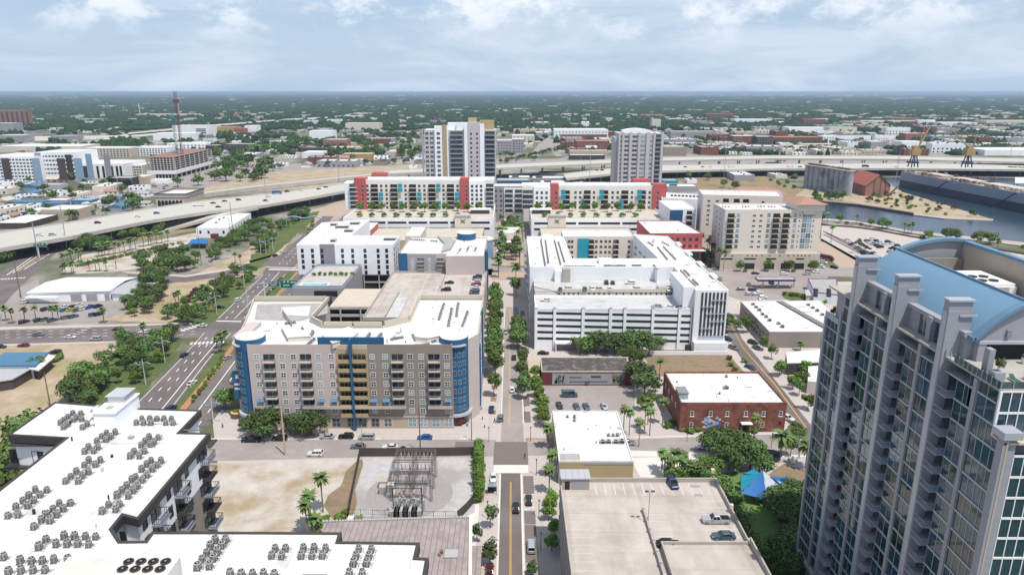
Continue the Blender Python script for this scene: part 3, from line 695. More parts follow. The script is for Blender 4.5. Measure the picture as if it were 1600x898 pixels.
def carmesh(kind,col):
    if (kind,col) in _cm:return _cm[kind,col]
    ln,hw,ht = CAR[kind];a = ln / 2;B1 = MB();G1 = MB();zb = .28;zs = ht * (.60 if kind != 'van' else .5)
    if kind == 'truck':
        loft(B1,[(a,hw * .85,hw * .7,.5,1.5),(a - .6,hw * .95,hw * .85,.5,1.7),(a - 1.0,hw * .95,hw * .85,.5,2.6),(a - 2.2,hw * .95,hw * .9,.5,2.7)])
        B1.box(-a,-hw,.9,a - 2.3,hw,ht)
        G1.box(a - .98,-hw * .8,1.75,a - .62,hw * .8,2.4)
    else:
        loft(B1,[(a,hw * .72,hw * .60,zb + .12,zs * .80),(a - .12,hw * .92,hw * .82,zb,zs * .90),(a - 1.1 if kind != 'van' else a - .7,hw,hw * .93,zb,zs),(-a + .7,hw,hw * .93,zb,zs),(-a + .1,hw * .94,hw * .86,zb,zs * .97),(-a,hw * .8,hw * .72,zb + .12,zs * .85)])
        cab = dict(sedan=(.95,-1.75,.28,-1.1),suv=(1.05,-2.15,.45,-1.85),pickup=(1.15,-.75,.45,-.45),van=(1.95,-2.7,1.5,-2.65),minivan=(1.5,-2.35,.75,-2.1))[kind]
        f0,r0,f1,r1 = cab;wb = hw * .90;wt = hw * .74
        v = [(f0,-wb,zs),(f0,wb,zs),(r0,wb,zs),(r0,-wb,zs),(f1,-wt,ht - .06),(f1,wt,ht - .06),(r1,wt,ht - .06),(r1,-wt,ht - .06)]
        G1.add(v,[(0,4,7,3),(1,2,6,5),(0,1,5,4),(2,3,7,6)])
        B1.add([(f1 + .06,-wt - .02,ht - .07),(f1 + .06,wt + .02,ht - .07),(r1 - .06,wt + .02,ht - .07),(r1 - .06,-wt - .02,ht - .07),(f1 - .05,-wt * .92,ht),(f1 - .05,wt * .92,ht),(r1 + .05,wt * .92,ht),(r1 + .05,-wt * .92,ht)],
               [(4,5,6,7),(0,1,5,4),(1,2,6,5),(2,3,7,6),(3,0,4,7)])
        for s_ in (-1,1):                                            # pillars
            for t in ((0.5,) if kind in ('sedan','pickup') else (.38,.7)):
                x0 = f0 + (r0 - f0) * t;x1 = f1 + (r1 - f1) * t
                B1.tube((x0,s_ * (wb + .01),zs),(x1,s_ * (wt + .01),ht - .05),.05,4)
            B1.tube((f0,s_ * wb,zs),(f1,s_ * wt,ht - .05),.06,4);B1.tube((r0,s_ * wb,zs),(r1,s_ * wt,ht - .05),.07 if kind != 'van' else .3,4)
            B1.box(f0 - .35,s_ * (hw + .02),zs - .02,f0 - .15,s_ * (hw + .2),zs + .16)
        if kind == 'pickup':
            B1.box(-a + .15,-hw * .82,zs + .004,-1.0,hw * .82,zs + .02,1)
    wh = MB()
    for s_ in (0,):
        wh.tube((0,-.12,0),(0,.12,0),.34,12,0);wh.tube((0,-.13,0),(0,.13,0),.19,8,1)
    hl = MB().box(-.03,-.2,-.08,.05,.2,.08);tl = MB().box(-.05,-.16,-.09,.03,.16,.09)
    r = (B1.mesh('body',[PAINT[col],'black']),G1.mesh('window_glass','car_glass'),wh.mesh('wheel',['rubber','steel']),hl.mesh('headlight','headlight'),tl.mesh('taillight','taillight'))
    # one-piece version for the far ones
    S = MB()
    for src,mo in ((B1,0),(G1,2)):S.add(src.v,src.f,0);S.m[-len(src.f):] = [mo + q if mo == 0 else 2 for q in src.m]
    for x in (a - .85,-a + .95):
        for s_ in (-1,1):S.tube((x,s_ * (hw - .2),.34),(x,s_ * (hw + .01),.34),.34,8,3)
    _cm[kind,col] = r + (S.mesh('parked_car',[PAINT[col],'black','car_glass','rubber']),);return _cm[kind,col]
NICE = dict(sedan='sedan',suv='SUV',pickup='pickup truck',van='van',minivan='minivan',truck='lorry')
def car(kind,col,x,y,z,ang,zone,full=True,label=None,group=None,name='parked_car',extra=''):
    ln,hw,ht = CAR[kind];B1,G1,wh,hl,tl,S = carmesh(kind,col);ang = math.radians(ang)
    cat = {'pickup':'pickup truck','van':'van','truck':'lorry'}.get(kind,'car')
    if full:
        t = thing(name,label,cat,(x,y,z),ang,group);part('body',B1,t);part('window_glass',G1,t)
        for wx in (ln / 2 - .85,-ln / 2 + .95):
            for s_ in (-1,1):part('wheel',wh,t,(wx,s_ * (hw - .10),.34))
        for s_ in (-1,1):
            part('headlight',hl,t,(ln / 2 - .08,s_ * hw * .62,.66 * (1.15 if ht > 1.6 else 1)));part('taillight',tl,t,(-ln / 2 + .04,s_ * hw * .66,.72 * (1.15 if ht > 1.6 else 1)))
    else:t = solo(name,S,label,cat,(x,y,z),ang,group)
    if not label:AUTO.append((t,'%s %s%s' % (col,NICE[kind],extra),zone))
    return t
def carp(kind,col,px,py,ang,z=.1,zone='street',full=True,**k):
    x,y = P(px,py,z);return car(kind,col,x,y,z,ang,zone,full,**k)

# ---- trees
def crown_mesh(name,seed,n,rx,rz,zc,leaf,m,lobes=7,trunk_top=None):
    r = np.random.RandomState(seed);cs = []
    for i in range(lobes):
        a = 2 * PI * i / lobes + r.rand() * .8;d = rx * (.25 + .45 * r.rand());cs.append((d * math.cos(a),d * math.sin(a),zc + rz * (r.rand() - .35) * .75,rx * (.34 + .24 * r.rand())))
    cs.append((0,0,zc + rz * .35,rx * .5))
    cs = np.array(cs);k = r.randint(0,len(cs),n);c_ = cs[k]
    d = r.normal(size=(n,3));d /= np.linalg.norm(d,axis=1)[:,None];rad = c_[:,3] * (r.rand(n) ** .35)
    p = c_[:,:3] + d * rad[:,None] * np.array([1,1,rz / rx * 1.15]);p[:,2] = np.maximum(p[:,2],zc - rz * .95)
    nn = d + r.normal(size=(n,3)) * .55 + np.array([0,0,.35]);nn /= np.linalg.norm(nn,axis=1)[:,None]
    u = np.cross(nn,r.normal(size=(n,3)));u /= np.linalg.norm(u,axis=1)[:,None];v = np.cross(nn,u)
    s_ = leaf * (.6 + .8 * r.rand(n))[:,None]
    V = np.stack([p - u * s_,p - v * s_ * .7,p + u * s_,p + v * s_ * .7],1).reshape(-1,3)
    me = bpy.data.meshes.new(name);F = np.arange(4 * n).reshape(n,4)
    me.from_pydata(V.tolist(),[],F.tolist());me.materials.append(M[m]);me.update();return me
def trunk_mesh(h,r,m='trunk',limbs=5,spread_=1.6,seed=1):
    rr = random.Random(seed);mb = MB();mb.tube((0,0,-.05),(.08,.05,h * .55),r,7,0,r * .72)
    for i in range(limbs):
        a = 2 * PI * i / limbs + rr.random();e = (spread_ * math.cos(a) * (.6 + .5 * rr.random()),spread_ * math.sin(a) * (.6 + .5 * rr.random()),h * (.95 + .25 * rr.random()))
        mb.tube((.08,.05,h * .5),e,r * .5,5,0,r * .14)
    return mb.mesh('trunk',m)
TREE = {}
def deftree(k,n,rx,rz,zc,leaf,m,vars_=3,tr=.18,lobes=7):
    TREE[k] = [(crown_mesh('crown',hash(k) % 1000 + 17 * i + len(k) if False else sum(map(ord,k)) + 17 * i,n,rx,rz,zc,leaf,m,lobes),trunk_mesh(zc,tr,'trunk',5,rx * .55,i)) for i in range(vars_)]
deftree('oak',1500,4.6,2.9,4.9,.34,'leaf_dark',4,.26,9)
deftree('street',1100,2.3,2.5,4.4,.26,'leaf',4,.14,7)
deftree('broad',1400,4.2,3.0,4.4,.36,'leaf',4,.24,9)
deftree('bright',1000,2.6,2.5,3.6,.30,'leaf_bright',3,.16,7)
deftree('small',500,1.5,1.9,2.8,.22,'leaf_dark',3,.08,5)
deftree('shrub',450,1.4,.9,.9,.22,'leaf_bright',3,.06,5)
deftree('rusty',500,2.0,1.6,2.2,.28,'leaf_rust',2,.1,6)
deftree('bamboo',700,1.5,2.6,2.4,.20,'leaf_bright',3,.06,6)
deftree('far',240,5.4,3.6,5.2,.85,'leaf_dark',4,.3,7)
deftree('farg',240,5.0,3.4,4.8,.85,'leaf',4,.3,7)
def palm_mesh(h,L_,n,m='frond',seed=3,wid=.34,droop=1.0):
    rr = random.Random(seed);mb = MB();mb.cyl(0,0,-.1,h,.2,8,0,r1=.15)
    t = mb.mesh('trunk','palm_trunk');mb = MB()
    for i in range(n):
        a = 2 * PI * i / n * 2.4 + rr.random() * .4;el = -.5 + 1.75 * (i / n) + rr.random() * .15;p = Vector((0,0,h + .1));ln = L_ * (.85 + .3 * rr.random());seg = 5
        prev = None;side = Vector((-math.sin(a),math.cos(a),0))
        for j in range(seg + 1):
            w_ = wid * (1 - (j / seg) ** 2 * .8) * (0.4 if j == 0 else 1);dz = -.18 * w_ / wid
            cur = (tuple(p + side * w_ * 1.6 + Vector((0,0,dz))),tuple(p),tuple(p - side * w_ * 1.6 + Vector((0,0,dz))))
            if prev:mb.add([prev[0],prev[1],cur[1],cur[0]],[(0,1,2,3)]);mb.add([prev[1],prev[2],cur[2],cur[1]],[(0,1,2,3)])
            prev = cur;e = el - droop * 1.25 * j / seg;p = p + Vector((math.cos(a) * math.cos(e),math.sin(a) * math.cos(e),math.sin(e))) * ln / seg
    return mb.mesh('crown',m),t
TREE['palm'] = [palm_mesh(6.2,2.2,26,seed=i) for i in range(4)]
TREE['tallpalm'] = [palm_mesh(9.5,2.5,26,seed=i + 9) for i in range(3)]
TREE['datepalm'] = [palm_mesh(8.0,3.9,44,seed=20,wid=.42)]
TREE['lowpalm'] = [palm_mesh(3.2,2.0,22,seed=i + 30) for i in range(3)]
KN = dict(oak=('oak_tree','dark spreading oak','tree'),street=('street_tree','rounded green street tree','tree'),broad=('broad_tree','broad leafy green tree','tree'),bright=('leafy_tree','bright green leafy tree','tree'),small=('young_tree','thin young dark green tree','tree'),
          shrub=('shrub','low bright green shrub','shrub'),bamboo=('bamboo','bright bamboo clump','bamboo'),rusty=('shrub','rust brown bush','shrub'),far=('tree','dark distant tree','tree'),farg=('tree','mid green distant tree','tree'),palm=('palm_tree','stout cabbage palm','palm'),tallpalm=('palm_tree','tall slender palm','palm'),datepalm=('date_palm','large feathery date palm','palm'),lowpalm=('palm_tree','short bushy palm','palm'))
def tree(k,x,y,s=1.0,z=0.0,zone='town',label=None,group=None,near=True):
    nm,look,cat = KN[k];c_,t_ = TREE[k][R.randrange(len(TREE[k]))]
    r_ = R.random() * 6.28;o = thing(nm,label,cat,(x,y,z),r_,group);o.scale = (s * (.92 + .16 * R.random()),) * 2 + (s,)
    part('crown',c_,o);part('trunk',t_,o)
    if not label:AUTO.append((o,look,zone))
    return o
def treep(k,px,py,s=1.0,zone='town',**kw):
    x,y = P(px,py);return tree(k,x,y,s,zone=zone,**kw)
def trow(k,a,b,n,s=1.0,jit=1.0,zone='town',group=None,ks=None):
    A = Vector(P(*a));B_ = Vector(P(*b))
    for i in range(n):
        p = A + (B_ - A) * ((i + .5) / n);kk = R.choice(ks) if ks else k
        tree(kk,p.x + R.uniform(-jit,jit),p.y + R.uniform(-jit,jit),s * R.uniform(.85,1.15),zone=zone,group=group)
def tarea(k,pts,n,s=1.0,zone='town',ks=None,group=None,mind=3.0):
    poly = [P(*q) for q in pts];xs = [p[0] for p in poly];ys = [p[1] for p in poly];got = [];tries = 0
    while len(got) < n and tries < n * 60:
        tries += 1;x = R.uniform(min(xs),max(xs));y = R.uniform(min(ys),max(ys))
        if inside(x,y,poly) and all((x - a) ** 2 + (y - b) ** 2 > mind ** 2 for a,b in got):
            got.append((x,y));tree(R.choice(ks) if ks else k,x,y,s * R.uniform(.8,1.2),zone=zone,group=group)
def pole(px,py,h,label,name='utility_pole',m='wood_pole',r=.16,arms=0,z=0):
    x,y = P(px,py,z);b = Bld(name,label,'pole',x,y,z)
    b.part('shaft',MB().tube((x,y,z),(x,y,z + h),r,8,0,r * .7),m)
    for i in range(arms):b.part('crossarm',MB().box(x - 1.1,y - .08,z + h - .6 - i,x + 1.1,y + .08,z + h - .45 - i),m)
    return b
# ================================================================== BUILDINGS
# ---- 1. near left white-roofed apartments -----------------------------------
ZA = 47.0
def PA(x,y):return P(x,y,ZA)
rp = [PA(12,680),(-75.0,PA(128,685)[1]),(-75.0,56),(-10.2,56),PA(670,872),PA(651,871),PA(656,848),PA(530,846),PA(534,832),PA(361,831),PA(237,831),PA(227,845),PA(189,845.5),PA(176,826),PA(192,806),PA(216,812),PA(328.5,677),PA(281,676),PA(314.5,641),PA(212,638),PA(86,628)]
A = Bld('apartment_building','white apartment block with flat white roof full of round condensers, nearest on the left','building',-55,85,lm='the near white condenser roof')
wall_in = inset(rp,.55)
A.part('wall',MB().prism(wall_in,ZA - 7.2,ZA - .5,bottom=False),'bright_wall')
A.part('brick_storeys',MB().prism(inset(rp,.58),0,ZA - 7.2,bottom=False),'brown_wall')
A.part('roof',MB().prism(inset(rp,.45),ZA - .5,ZA,bottom=False),'roof_white');occupy(rp)
A.part('parapet',ring(MB(),rp,.45,ZA - 1.15,ZA + .12),'charcoal')
pen = Bld
A.part('stair_house',MB().prism([(-72.3,111.2),(-68.6,111.2),(-68.6,119.3),(-72.3,119.3)],ZA,ZA + 2.6).prism([(-72.5,111.0),(-68.4,111.0),(-68.4,119.5),(-72.5,119.5)],ZA + 2.61,ZA + 2.75),['white_wall'])
A.part('louvre_box',MB().box(-71.8,115.2,ZA + 2.76,-68.9,118.6,ZA + 4.0).box(-72.1,114.9,ZA + 4.01,-68.6,118.9,ZA + 4.12),'galv')
mb = MB();mb.cyl(-73.4,114.2,ZA + .01,ZA + 1.5,.75,14)
for i in range(6):
    a0,a1 = i * PI / 12,(i + 1) * PI / 12;mb.tube((-73.4 + .7 - .7 * math.cos(a0) - .7 + .7 * 0,114.2 + .9 * math.sin(a0),ZA + 1.4 + .5 * math.sin(a0)),(-73.4 + .7 - .7 * math.cos(a1) - .7,114.2 + .9 * math.sin(a1),ZA + 1.4 + .5 * math.sin(a1)),.62,12)
A.part('vent_duct',mb,'galv')
A.part('roof_hatch',MB().box(-70.9,112.6,ZA + 2.76,-69.9,113.6,ZA + 3.0),'unit_pale')
# big air handler with eight fans, front middle
hx0,hx1,hy0,hy1 = -52.6,-39.4,66.5,72.0
AH = Bld('air_handler','long pale rooftop air handler with eight dark fans at the bottom edge','air handler',(hx0 + hx1) / 2,(hy0 + hy1) / 2,ZA)
mb = MB();mb.box(hx0,hy0,ZA + .15,hx1,hy1,ZA + 2.9);
for i in range(9):mb.box(hx0 + .2 + i * 1.5,hy0 - .04,ZA + .4,hx0 + .26 + i * 1.5,hy0,ZA + 2.6)
AH.part('casing',mb,'handler')
mb = MB()
for i in range(20):mb.box(hx1 - 7 + i * .33,hy0 - .06,ZA + .5,hx1 - 6.8 + i * .33,hy0 - .01,ZA + 1.5)
AH.part('louvre',mb,'unit_grey')
for i in range(4):
    for j in range(2):
        x,y = hx1 - 5.6 + i * 1.45,hy1 - 2.3 + j * 1.35
        AH.part('fan',MB().cyl(x,y,ZA + 2.91,ZA + 3.05,.6,16,0).cyl(x,y,ZA + 3.051,ZA + 3.06,.45,14,1).cyl(x,y,ZA + 3.061,ZA + 3.09,.14,8,2),['charcoal','black','unit_grey'])
# right flank (faces +X): windows and balconies on the floors seen
fy0,fy1 = PA(216,812)[1],PA(328.5,677)[1]
q0 = (PA(216,812)[0] - .56,fy0 + .4);q1 = (PA(328.5,677)[0] - .56,fy1 - .4)
w1 = win(1.9,2.0,'rail_dark','glass_dark',1);w2 = win(1.3,1.9,'rail_dark','glass_dark',0);bl = balc(3.2,1.4,'glass_dark','balcony_grey','rail_dark',2.4)
bl2 = balc(3.2,1.4,'glass_dark','charcoal','rail_dark',2.4)
for fl in range(5):
    z = ZA - 3.3 - fl * 3.05
    face(A,w2,q0,q1,[2.0,9.4,15.8,20.4],[z + .3])
    face(A,bl if fl % 2 == 0 else bl2,q0,q1,[5.2,12.5,22.4],[z - .3])
ux = PA(281,676);face(A,w1,(ux[0] - .56,ux[1]),(PA(314,641)[0] - .56,PA(314,641)[1]),[3.0],[ZA - 3.3,ZA - 6.4,ZA - 9.5])
A.part('balcony',MB().box(PA(281,676)[0],PA(281,676)[1] + 2,ZA - 4,PA(281,676)[0] + 4.0,PA(281,676)[1] + 5,ZA - 3.8),'charcoal')
# left end facing the camera
L0,L1 = (PA(12,680)[0] + .6,PA(12,680)[1] + .57),(-75.6,PA(128,685)[1] + .57)
face(A,win(2.2,2.2,'rail_dark','glass_dark',1),L0,L1,[3.8],[ZA - 5.2,ZA - 9.4]);face(A,win(.9,1.7,'rail_dark','glass_dark',0),L0,L1,[6.7],[ZA - 4.7])
A.part('canopy',MB().box(L0[0] - 2.2,L0[1] - 1.0,ZA - 6.2,L0[0] + 3.6,L0[1] + 1,ZA - 5.8),'charcoal')
put_balc(A,balc(2.0,1.5,'glass_dark','charcoal','rail_dark'),(L0[0] - .9,L0[1] + .4,ZA - 5.6))
A.part('shade_band',MB().box(L0[0] - .5,L0[1] - .12,ZA - 1.75,L1[0],L1[1] - .02,ZA - 1.5),'charcoal')
# notch terrace
A.part('terrace_door',MB().box(PA(176,826)[0] + .6,PA(176,826)[1] + .3,ZA - 2.6,PA(176,826)[0] + 1.4,PA(176,826)[1] + .5,ZA - .6),'glass_dark')
clusters = {
 'by the stair house':[[(283,172),(300,158),(320,143),(342,128)],[(296,192),(316,180),(345,158),(360,148)],[(380,128),(383,155)],[(386,192),(410,178)]],
 'along the back edge':[[(640,172),(675,174),(710,173),(780,173),(816,172)],[(668,153),(703,152),(738,153),(773,153),(808,154)]],
 'below the stair house':[[(395,307),(416,288),(455,255),(479,234),(503,217)],[(438,304),(460,286),(499,250),(520,236),(543,217)]],
 'at the roof centre left':[[(305,445),(330,424),(356,402),(395,368),(419,348)],[(366,445),(388,420),(413,402),(449,368),(472,347)]],
 'at the roof centre right':[[(610,328),(632,308),(664,277),(683,258),(700,240)],[(657,328),(680,305),(707,275),(725,262),(745,241)]],
 'in the long double row':[[(478,585),(509,554),(548,512),(572,489),(595,467),(617,440),(636,423),(667,389),(690,368),(709,349)],[(541,577),(563,552),(603,514),(626,489),(648,467),(669,440),(692,418),(718,390),(738,370),(756,350)]],
 'near the left roof edge':[[(37,605),(75,563),(106,536),(136,512),(166,487)],[(83,602),(128,560),(158,535),(189,509),(217,487)]],
 'right of the left-edge block':[[(158,657),(190,629),(220,600),(249,574),(279,548)],[(235,629),(265,602),(298,575),(328,547)]],
 'behind the big air handler':[[(181,752),(213,718)],[(265,738),(314,738),(366,738),(416,738)],[(301,703),(350,703),(400,703),(448,703)]],
 'left of the big air handler':[[(38,866),(97,862),(153,862),(207,860)],[(15,798),(92,816),(146,816),(200,816),(253,812),(317,812)]],
 'right of the big air handler':[[(930,845),(950,810),(970,780),(990,748),(1010,720)],[(985,840),(1005,803),(1023,775),(1045,745),(1063,718)]]}
for cl,rows in clusters.items():
    for ri,row in enumerate(rows):
        for ci,(u,v) in enumerate(row):
            x,y = P(u / 3.014,600 + v / 3.014,ZA + .75);
            unit(x,y,ZA + .02,'round grey condenser %s, %s row, %s along' % (cl,ORD[ri],ORD[ci]),'round condensers on the near white roof')
cl2 = {'on the lower wing, middle block':[[(330,805),(373,805),(453,805),(497,805),(541,805)],[(343,776),(387,776),(463,776),(508,776),(552,776)]],
       'on the lower wing, bottom row':[[(155,880),(203,880),(248,880),(295,880),(340,880)]],
       'at the far right roof end':[[(653,880),(670,835),(681,805),(692,777)],[(707,880),(723,835),(733,805),(742,780)]]}
for cl,rows in cl2.items():
    for ri,row in enumerate(rows):
        for ci,(u,v) in enumerate(row):
            x,y = P(300 + u / 2.656,560 + v / 2.656,ZA + .75)
            unit(x,y,ZA + .02,'round grey condenser %s, %s row, %s along' % (cl,ORD[ri],ORD[ci]),'round condensers on the near white roof')
# conduit runs between the units
mb = MB()
for rows in list(clusters.values()):
    for row in rows[:1]:
        a = P(row[0][0] / 3.014 - 6,600 + row[0][1] / 3.014 + 6,ZA);b_ = P(row[-1][0] / 3.014 + 4,600 + row[-1][1] / 3.014 + 5,ZA)
        for k in range(3):mb.tube((a[0] + k * .22 + .6,a[1],ZA + .12),(b_[0] + k * .22 + .6,b_[1],ZA + .12),.04,4)
A.part('conduit',mb,'unit_pale')

# ---- 2. brown ribbed-roof building at the bottom ----------------------------
zb = 6.0;b = Bld('low_building','low building with weathered ribbed brown roof below the substation','building',-28,135,lm='the ribbed brown roof')
rb = [P(506,815,zb),P(735,808,zb),P(733,960,zb),P(480,960,zb)]
b.part('wall',MB().prism(rb,0,zb - .1),'cream_dark');occupy(rb)
rr_ = ccw(rb);b.part('roof',MB().prism(rb,zb - .09,zb + .15),'brown_roof')
mb = MB();a0,a1 = Vector(rb[0]),Vector(rb[1])
for i in range(46):
    p = a0 + (a1 - a0) * (i / 45);mb.box(p.x - .28,p.y - .5,zb + .16,p.x + .28,p.y + .1,zb + .5)
b.part('ridge_cap',mb,'unit_pale')
b.part('gutter',MB().prism([P(733,808,zb),P(738,808,zb),P(737,960,zb),P(731,960,zb)],zb + .16,zb + .55),'cream_wall')
s1 = P(704,867,zb);b.part('roof_hatch',MB().box(s1[0] - 1.3,s1[1] - 1.4,zb + .16,s1[0] + 1.6,s1[1] + 1.4,zb + .55),'unit_pale')
s1 = P(690,865,zb);b.part('vent',MB().cyl(s1[0],s1[1],zb + .16,zb + .9,.35,10).box(s1[0] - .7,s1[1] - 1,zb + .16,s1[0] - .1,s1[1] - .4,zb + .6),'rusty_deck')
b = Bld('low_building','narrow brown annex beside the ribbed roof and sidewalk','building',-9,120)
pa = [P(737,853,4),P(752,853,4),P(750,960,4),P(735,960,4)];b.part('wall',MB().prism(pa,0,4),'cream_dark');b.part('roof',MB().prism(pa,4.01,4.15),'brown_roof')

# ---- 3. parking garage bottom right -----------------------------------------
zg = 16.5;G = Bld('parking_garage','beige concrete parking garage with open top deck at the bottom right','garage',28,125,lm='the near beige parking deck')
gp = [P(874,752,zg),P(1109,744,zg),P(1196,900,zg),(P(1196,900,zg)[0] + .4,60),(P(874,752,zg)[0] - .1,60)]
x0,yb = P(874,752,zg);x1 = P(1196,900,zg)[0]
gp = [(x0,60),(x1,60),(x1,yb),(x0,yb)]
G.part('deck',MB().prism(gp,zg - .6,zg),'deck_concrete');occupy(gp)
G.part('parapet',ring(MB(),gp,.3,zg + .002,zg + 1.05),'concrete_wall')
for fl in range(5):
    z = fl * 3.3;mb = MB();ring(mb,gp,.35,z,z + 1.25);G.part('spandrel',mb,'concrete_wall')
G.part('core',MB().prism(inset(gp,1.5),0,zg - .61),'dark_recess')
mb = MB()
for i in range(12):
    y = 62 + i * (yb - 63) / 11
    for x in (x0 + .1,x1 - .5):G.part('column',MB().box(x,y,0,x + .4,y + .6,zg - .61),'concrete_wall')
for i in range(1,6):G.part('column',MB().box(x0 + .1 + i * (x1 - x0 - .7) / 6,yb - .6,0,x0 + .6 + i * (x1 - x0 - .7) / 6,yb - .1,zg - .61),'concrete_wall')
c_ = P(874,733,zg);x2 = P(919,755,zg)[0]
G.part('stair_house',MB().box(x0 + .3,yb - 3.4,zg + .01,x2,yb + .2,zg + 2.7),'cream_dark')
G.part('stair_roof',MB().box(x0 + .05,yb - 3.7,zg + 2.71,x2 + .2,yb + .5,zg + 2.95),'grey_metal_roof')
G.part('stair_door',MB().box(x0 + 1.0,yb - 3.46,zg + .02,x0 + 2.1,yb - 3.41,zg + 2.1),'dark_recess')
G.part('stair_panel',MB().box(x0 + 2.6,yb - 3.46,zg + .1,x2 - .2,yb - 3.41,zg + 2.5),'grey_wall')
rx = P(1003,797,zg)[0];ry = P(1003,797,zg)[1]
mb = MB();mb.box(rx,60,zg + .01,rx + .3,ry,zg + .95);G.part('ramp_wall',mb,'concrete_wall')
mb = MB()
for i in range(8):G.part('ramp_post',MB().box(rx - .12,ry - 1 - i * 3.6,zg + .96,rx + .42,ry - .5 - i * 3.6,zg + 1.25),'concrete')
px0,py0 = P(1032,855,zg);
mb = MB();mb.box(px0,py0 - .3,zg + .01,x1 - .32,py0,zg + 1.5);mb.box(px0,60,zg + .01,px0 + .3,py0 - .31,zg + 1.5)
G.part('upper_ramp_wall',mb,'concrete_wall')
G.part('upper_ramp',MB().add([(px0 + .31,py0 - .35,zg + .9),(x1 - .35,py0 - .35,zg + .9),(x1 - .35,60,zg + 3.3),(px0 + .31,60,zg + 3.3)],[(0,3,2,1)][::1]).box(px0 + .31,py0 - .36,zg + .02,x1 - .35,py0 - .33,zg + .9),'deck_concrete')
mb = MB();mb.box(x1 - .31,py0 - 40,zg + 1.06,x1,py0,zg + 2.4);G.part('parapet',mb,'concrete_wall')
for py_ in (744,800,855):
    a = P(1109 + (py_ - 744) * .56,py_,zg)[1];G.part('corner_post',MB().box(x1 - .55,a - .4,zg + 1.07,x1 + .1,a + .3,zg + 2.0),'cream_wall')
mb = MB()
def bayline(x,ya,yb_,w_=.09):mb.quad((x - w_,ya,zg + .012),(x + w_,ya,zg + .012),(x + w_,yb_,zg + .012),(x - w_,yb_,zg + .012))
for i in range(13):
    x = x0 + 8 + i * 2.15
    if x < x1 - 3:bayline(x,yb - 5.6,yb - .6)
for i in range(18):
    y = yb - 8 - i * 2.6
    mb.quad((x1 - 6.2,y - .09,zg + .012),(x1 - .6,y - .09,zg + .012),(x1 - .6,y + .09,zg + .012),(x1 - 6.2,y + .09,zg + .012))
    mb.quad((rx + .6,y - 5.06,zg + .012),(rx + 5,y - 5.06,zg + .012),(rx + 5,y - 4.94,zg + .012),(rx + .6,y - 4.94,zg + .012))
    mb.quad((x0 + .6,y - .06,zg + .012),(x0 + 5.2,y - .06,zg + .012),(x0 + 5.2,y + .06,zg + .012),(x0 + .6,y + .06,zg + .012))
G.part('bay_line',mb,'paint_white')
mb = MB()
for i in range(11):
    y = yb - 7.0 - i * 6.6;mb.quad((x0 + .4,y,zg + .006),(x1 - .4,y,zg + .006),(x1 - .4,y + .09,zg + .006),(x0 + .4,y + .09,zg + .006))
mb.quad((x0 + 17,60,zg + .008),(x0 + 17.15,60,zg + .008),(x0 + 17.15,yb - .4,zg + .008),(x0 + 17,yb - .4,zg + .008))
G.part('joint_line',mb,'concrete_wall')
for px_,py_,ww in ((1086,759,1.3),(1091,773,1.0)):
    a = P(px_,py_,zg);G.part('drain_patch',MB().add([(a[0] - ww,a[1] - .5,zg + .014),(a[0] + ww * .8,a[1] - .6,zg + .014),(a[0] + ww,a[1] + .4,zg + .014),(a[0] - ww * .7,a[1] + .5,zg + .014)],[(0,1,2,3)]),'gravel_dark')
lp = P(1012.5,817,zg)
b = Bld('deck_lamp','double-headed lamp post rising from the near parking deck','lamp post',*lp,zg)
b.part('shaft',MB().tube((*lp,zg),(*lp,zg + 7.5),.09,8),'steel');b.part('lamp_head',MB().box(lp[0] - 1.0,lp[1] - .25,zg + 7.45,lp[0] - .25,lp[1] + .25,zg + 7.6),'charcoal');b.part('lamp_head',MB().box(lp[0] + .25,lp[1] - .25,zg + 7.45,lp[0] + 1.0,lp[1] + .25,zg + 7.6),'charcoal')
car('suv','navy',*P(1050,757,zg),zg,-82,'deck',label='dark navy SUV nose-out near the back parapet of the beige deck')
car('pickup','silver',*P(1118,815,zg),zg,180,'deck',label='silver grey pickup truck parked on the near beige deck')
car('sedan','slate',*P(1130,840,zg),zg,180,'deck',label='slate blue sedan below the silver pickup on the deck')
car('sedan','black',*P(1044,852,zg),zg,0,'deck',label='black sedan tucked behind the ramp wall on the deck')

# ---- 4. white-roofed shop with yellow walls --------------------------------
z4 = 6.5;y4 = P(930,722,z4)[1];yb4 = P(930,643,z4)[1];xa,xb = P(873,722,z4)[0],P(990,722,z4)[0]
W = Bld('shop_building','low shop with white roof, yellow front wall and dark blue side','building',23,187,lm='the yellow-walled shop')
shell(W,[(xa,y4),(xb,y4),(xb,yb4),(xa,yb4)],z4,'ochre','roof_white',.45,'roof_white')
W.part('side_mural',MB().box(xa - .06,y4 + .5,.1,xa - .01,y4 + 16,z4 - .5),'blue_wall')
W.part('mural_shapes',MB().box(xa - .12,y4 + 2,1.2,xa - .07,y4 + 5,3.6).box(xa - .12,y4 + 7,2,xa - .07,y4 + 9,5).box(xa - .12,y4 + 11,.8,xa - .07,y4 + 14,2.8),'sail_grey')
W.part('grey_band',MB().box(xa + 7,y4 - .08,z4 - .7,xb,y4 - .01,z4 - .05),'grey_wall')
W.part('step',MB().box(xa + .5,y4 + .5,z4 + .13,xa + 6.0,y4 + 4.4,z4 + .22),'roof_grey')
for i,(u,v) in enumerate(((666,317),(685,317),(703,317))):unit(*P(700 + u / 2.657,560 + v / 2.657,z4 + .5),z4 + .12,'small dark roof unit in the back row on the yellow shop, %s from left' % ORD[i],'roof units on the yellow shop',CU_S)
for i,(u,v) in enumerate(((642,345),(666,345),(698,345),(720,345))):unit(*P(700 + u / 2.657,560 + v / 2.657,z4 + .5),z4 + .12,'pale box unit in the front row on the yellow shop, %s from left' % ORD[i],'roof units on the yellow shop',BXM)
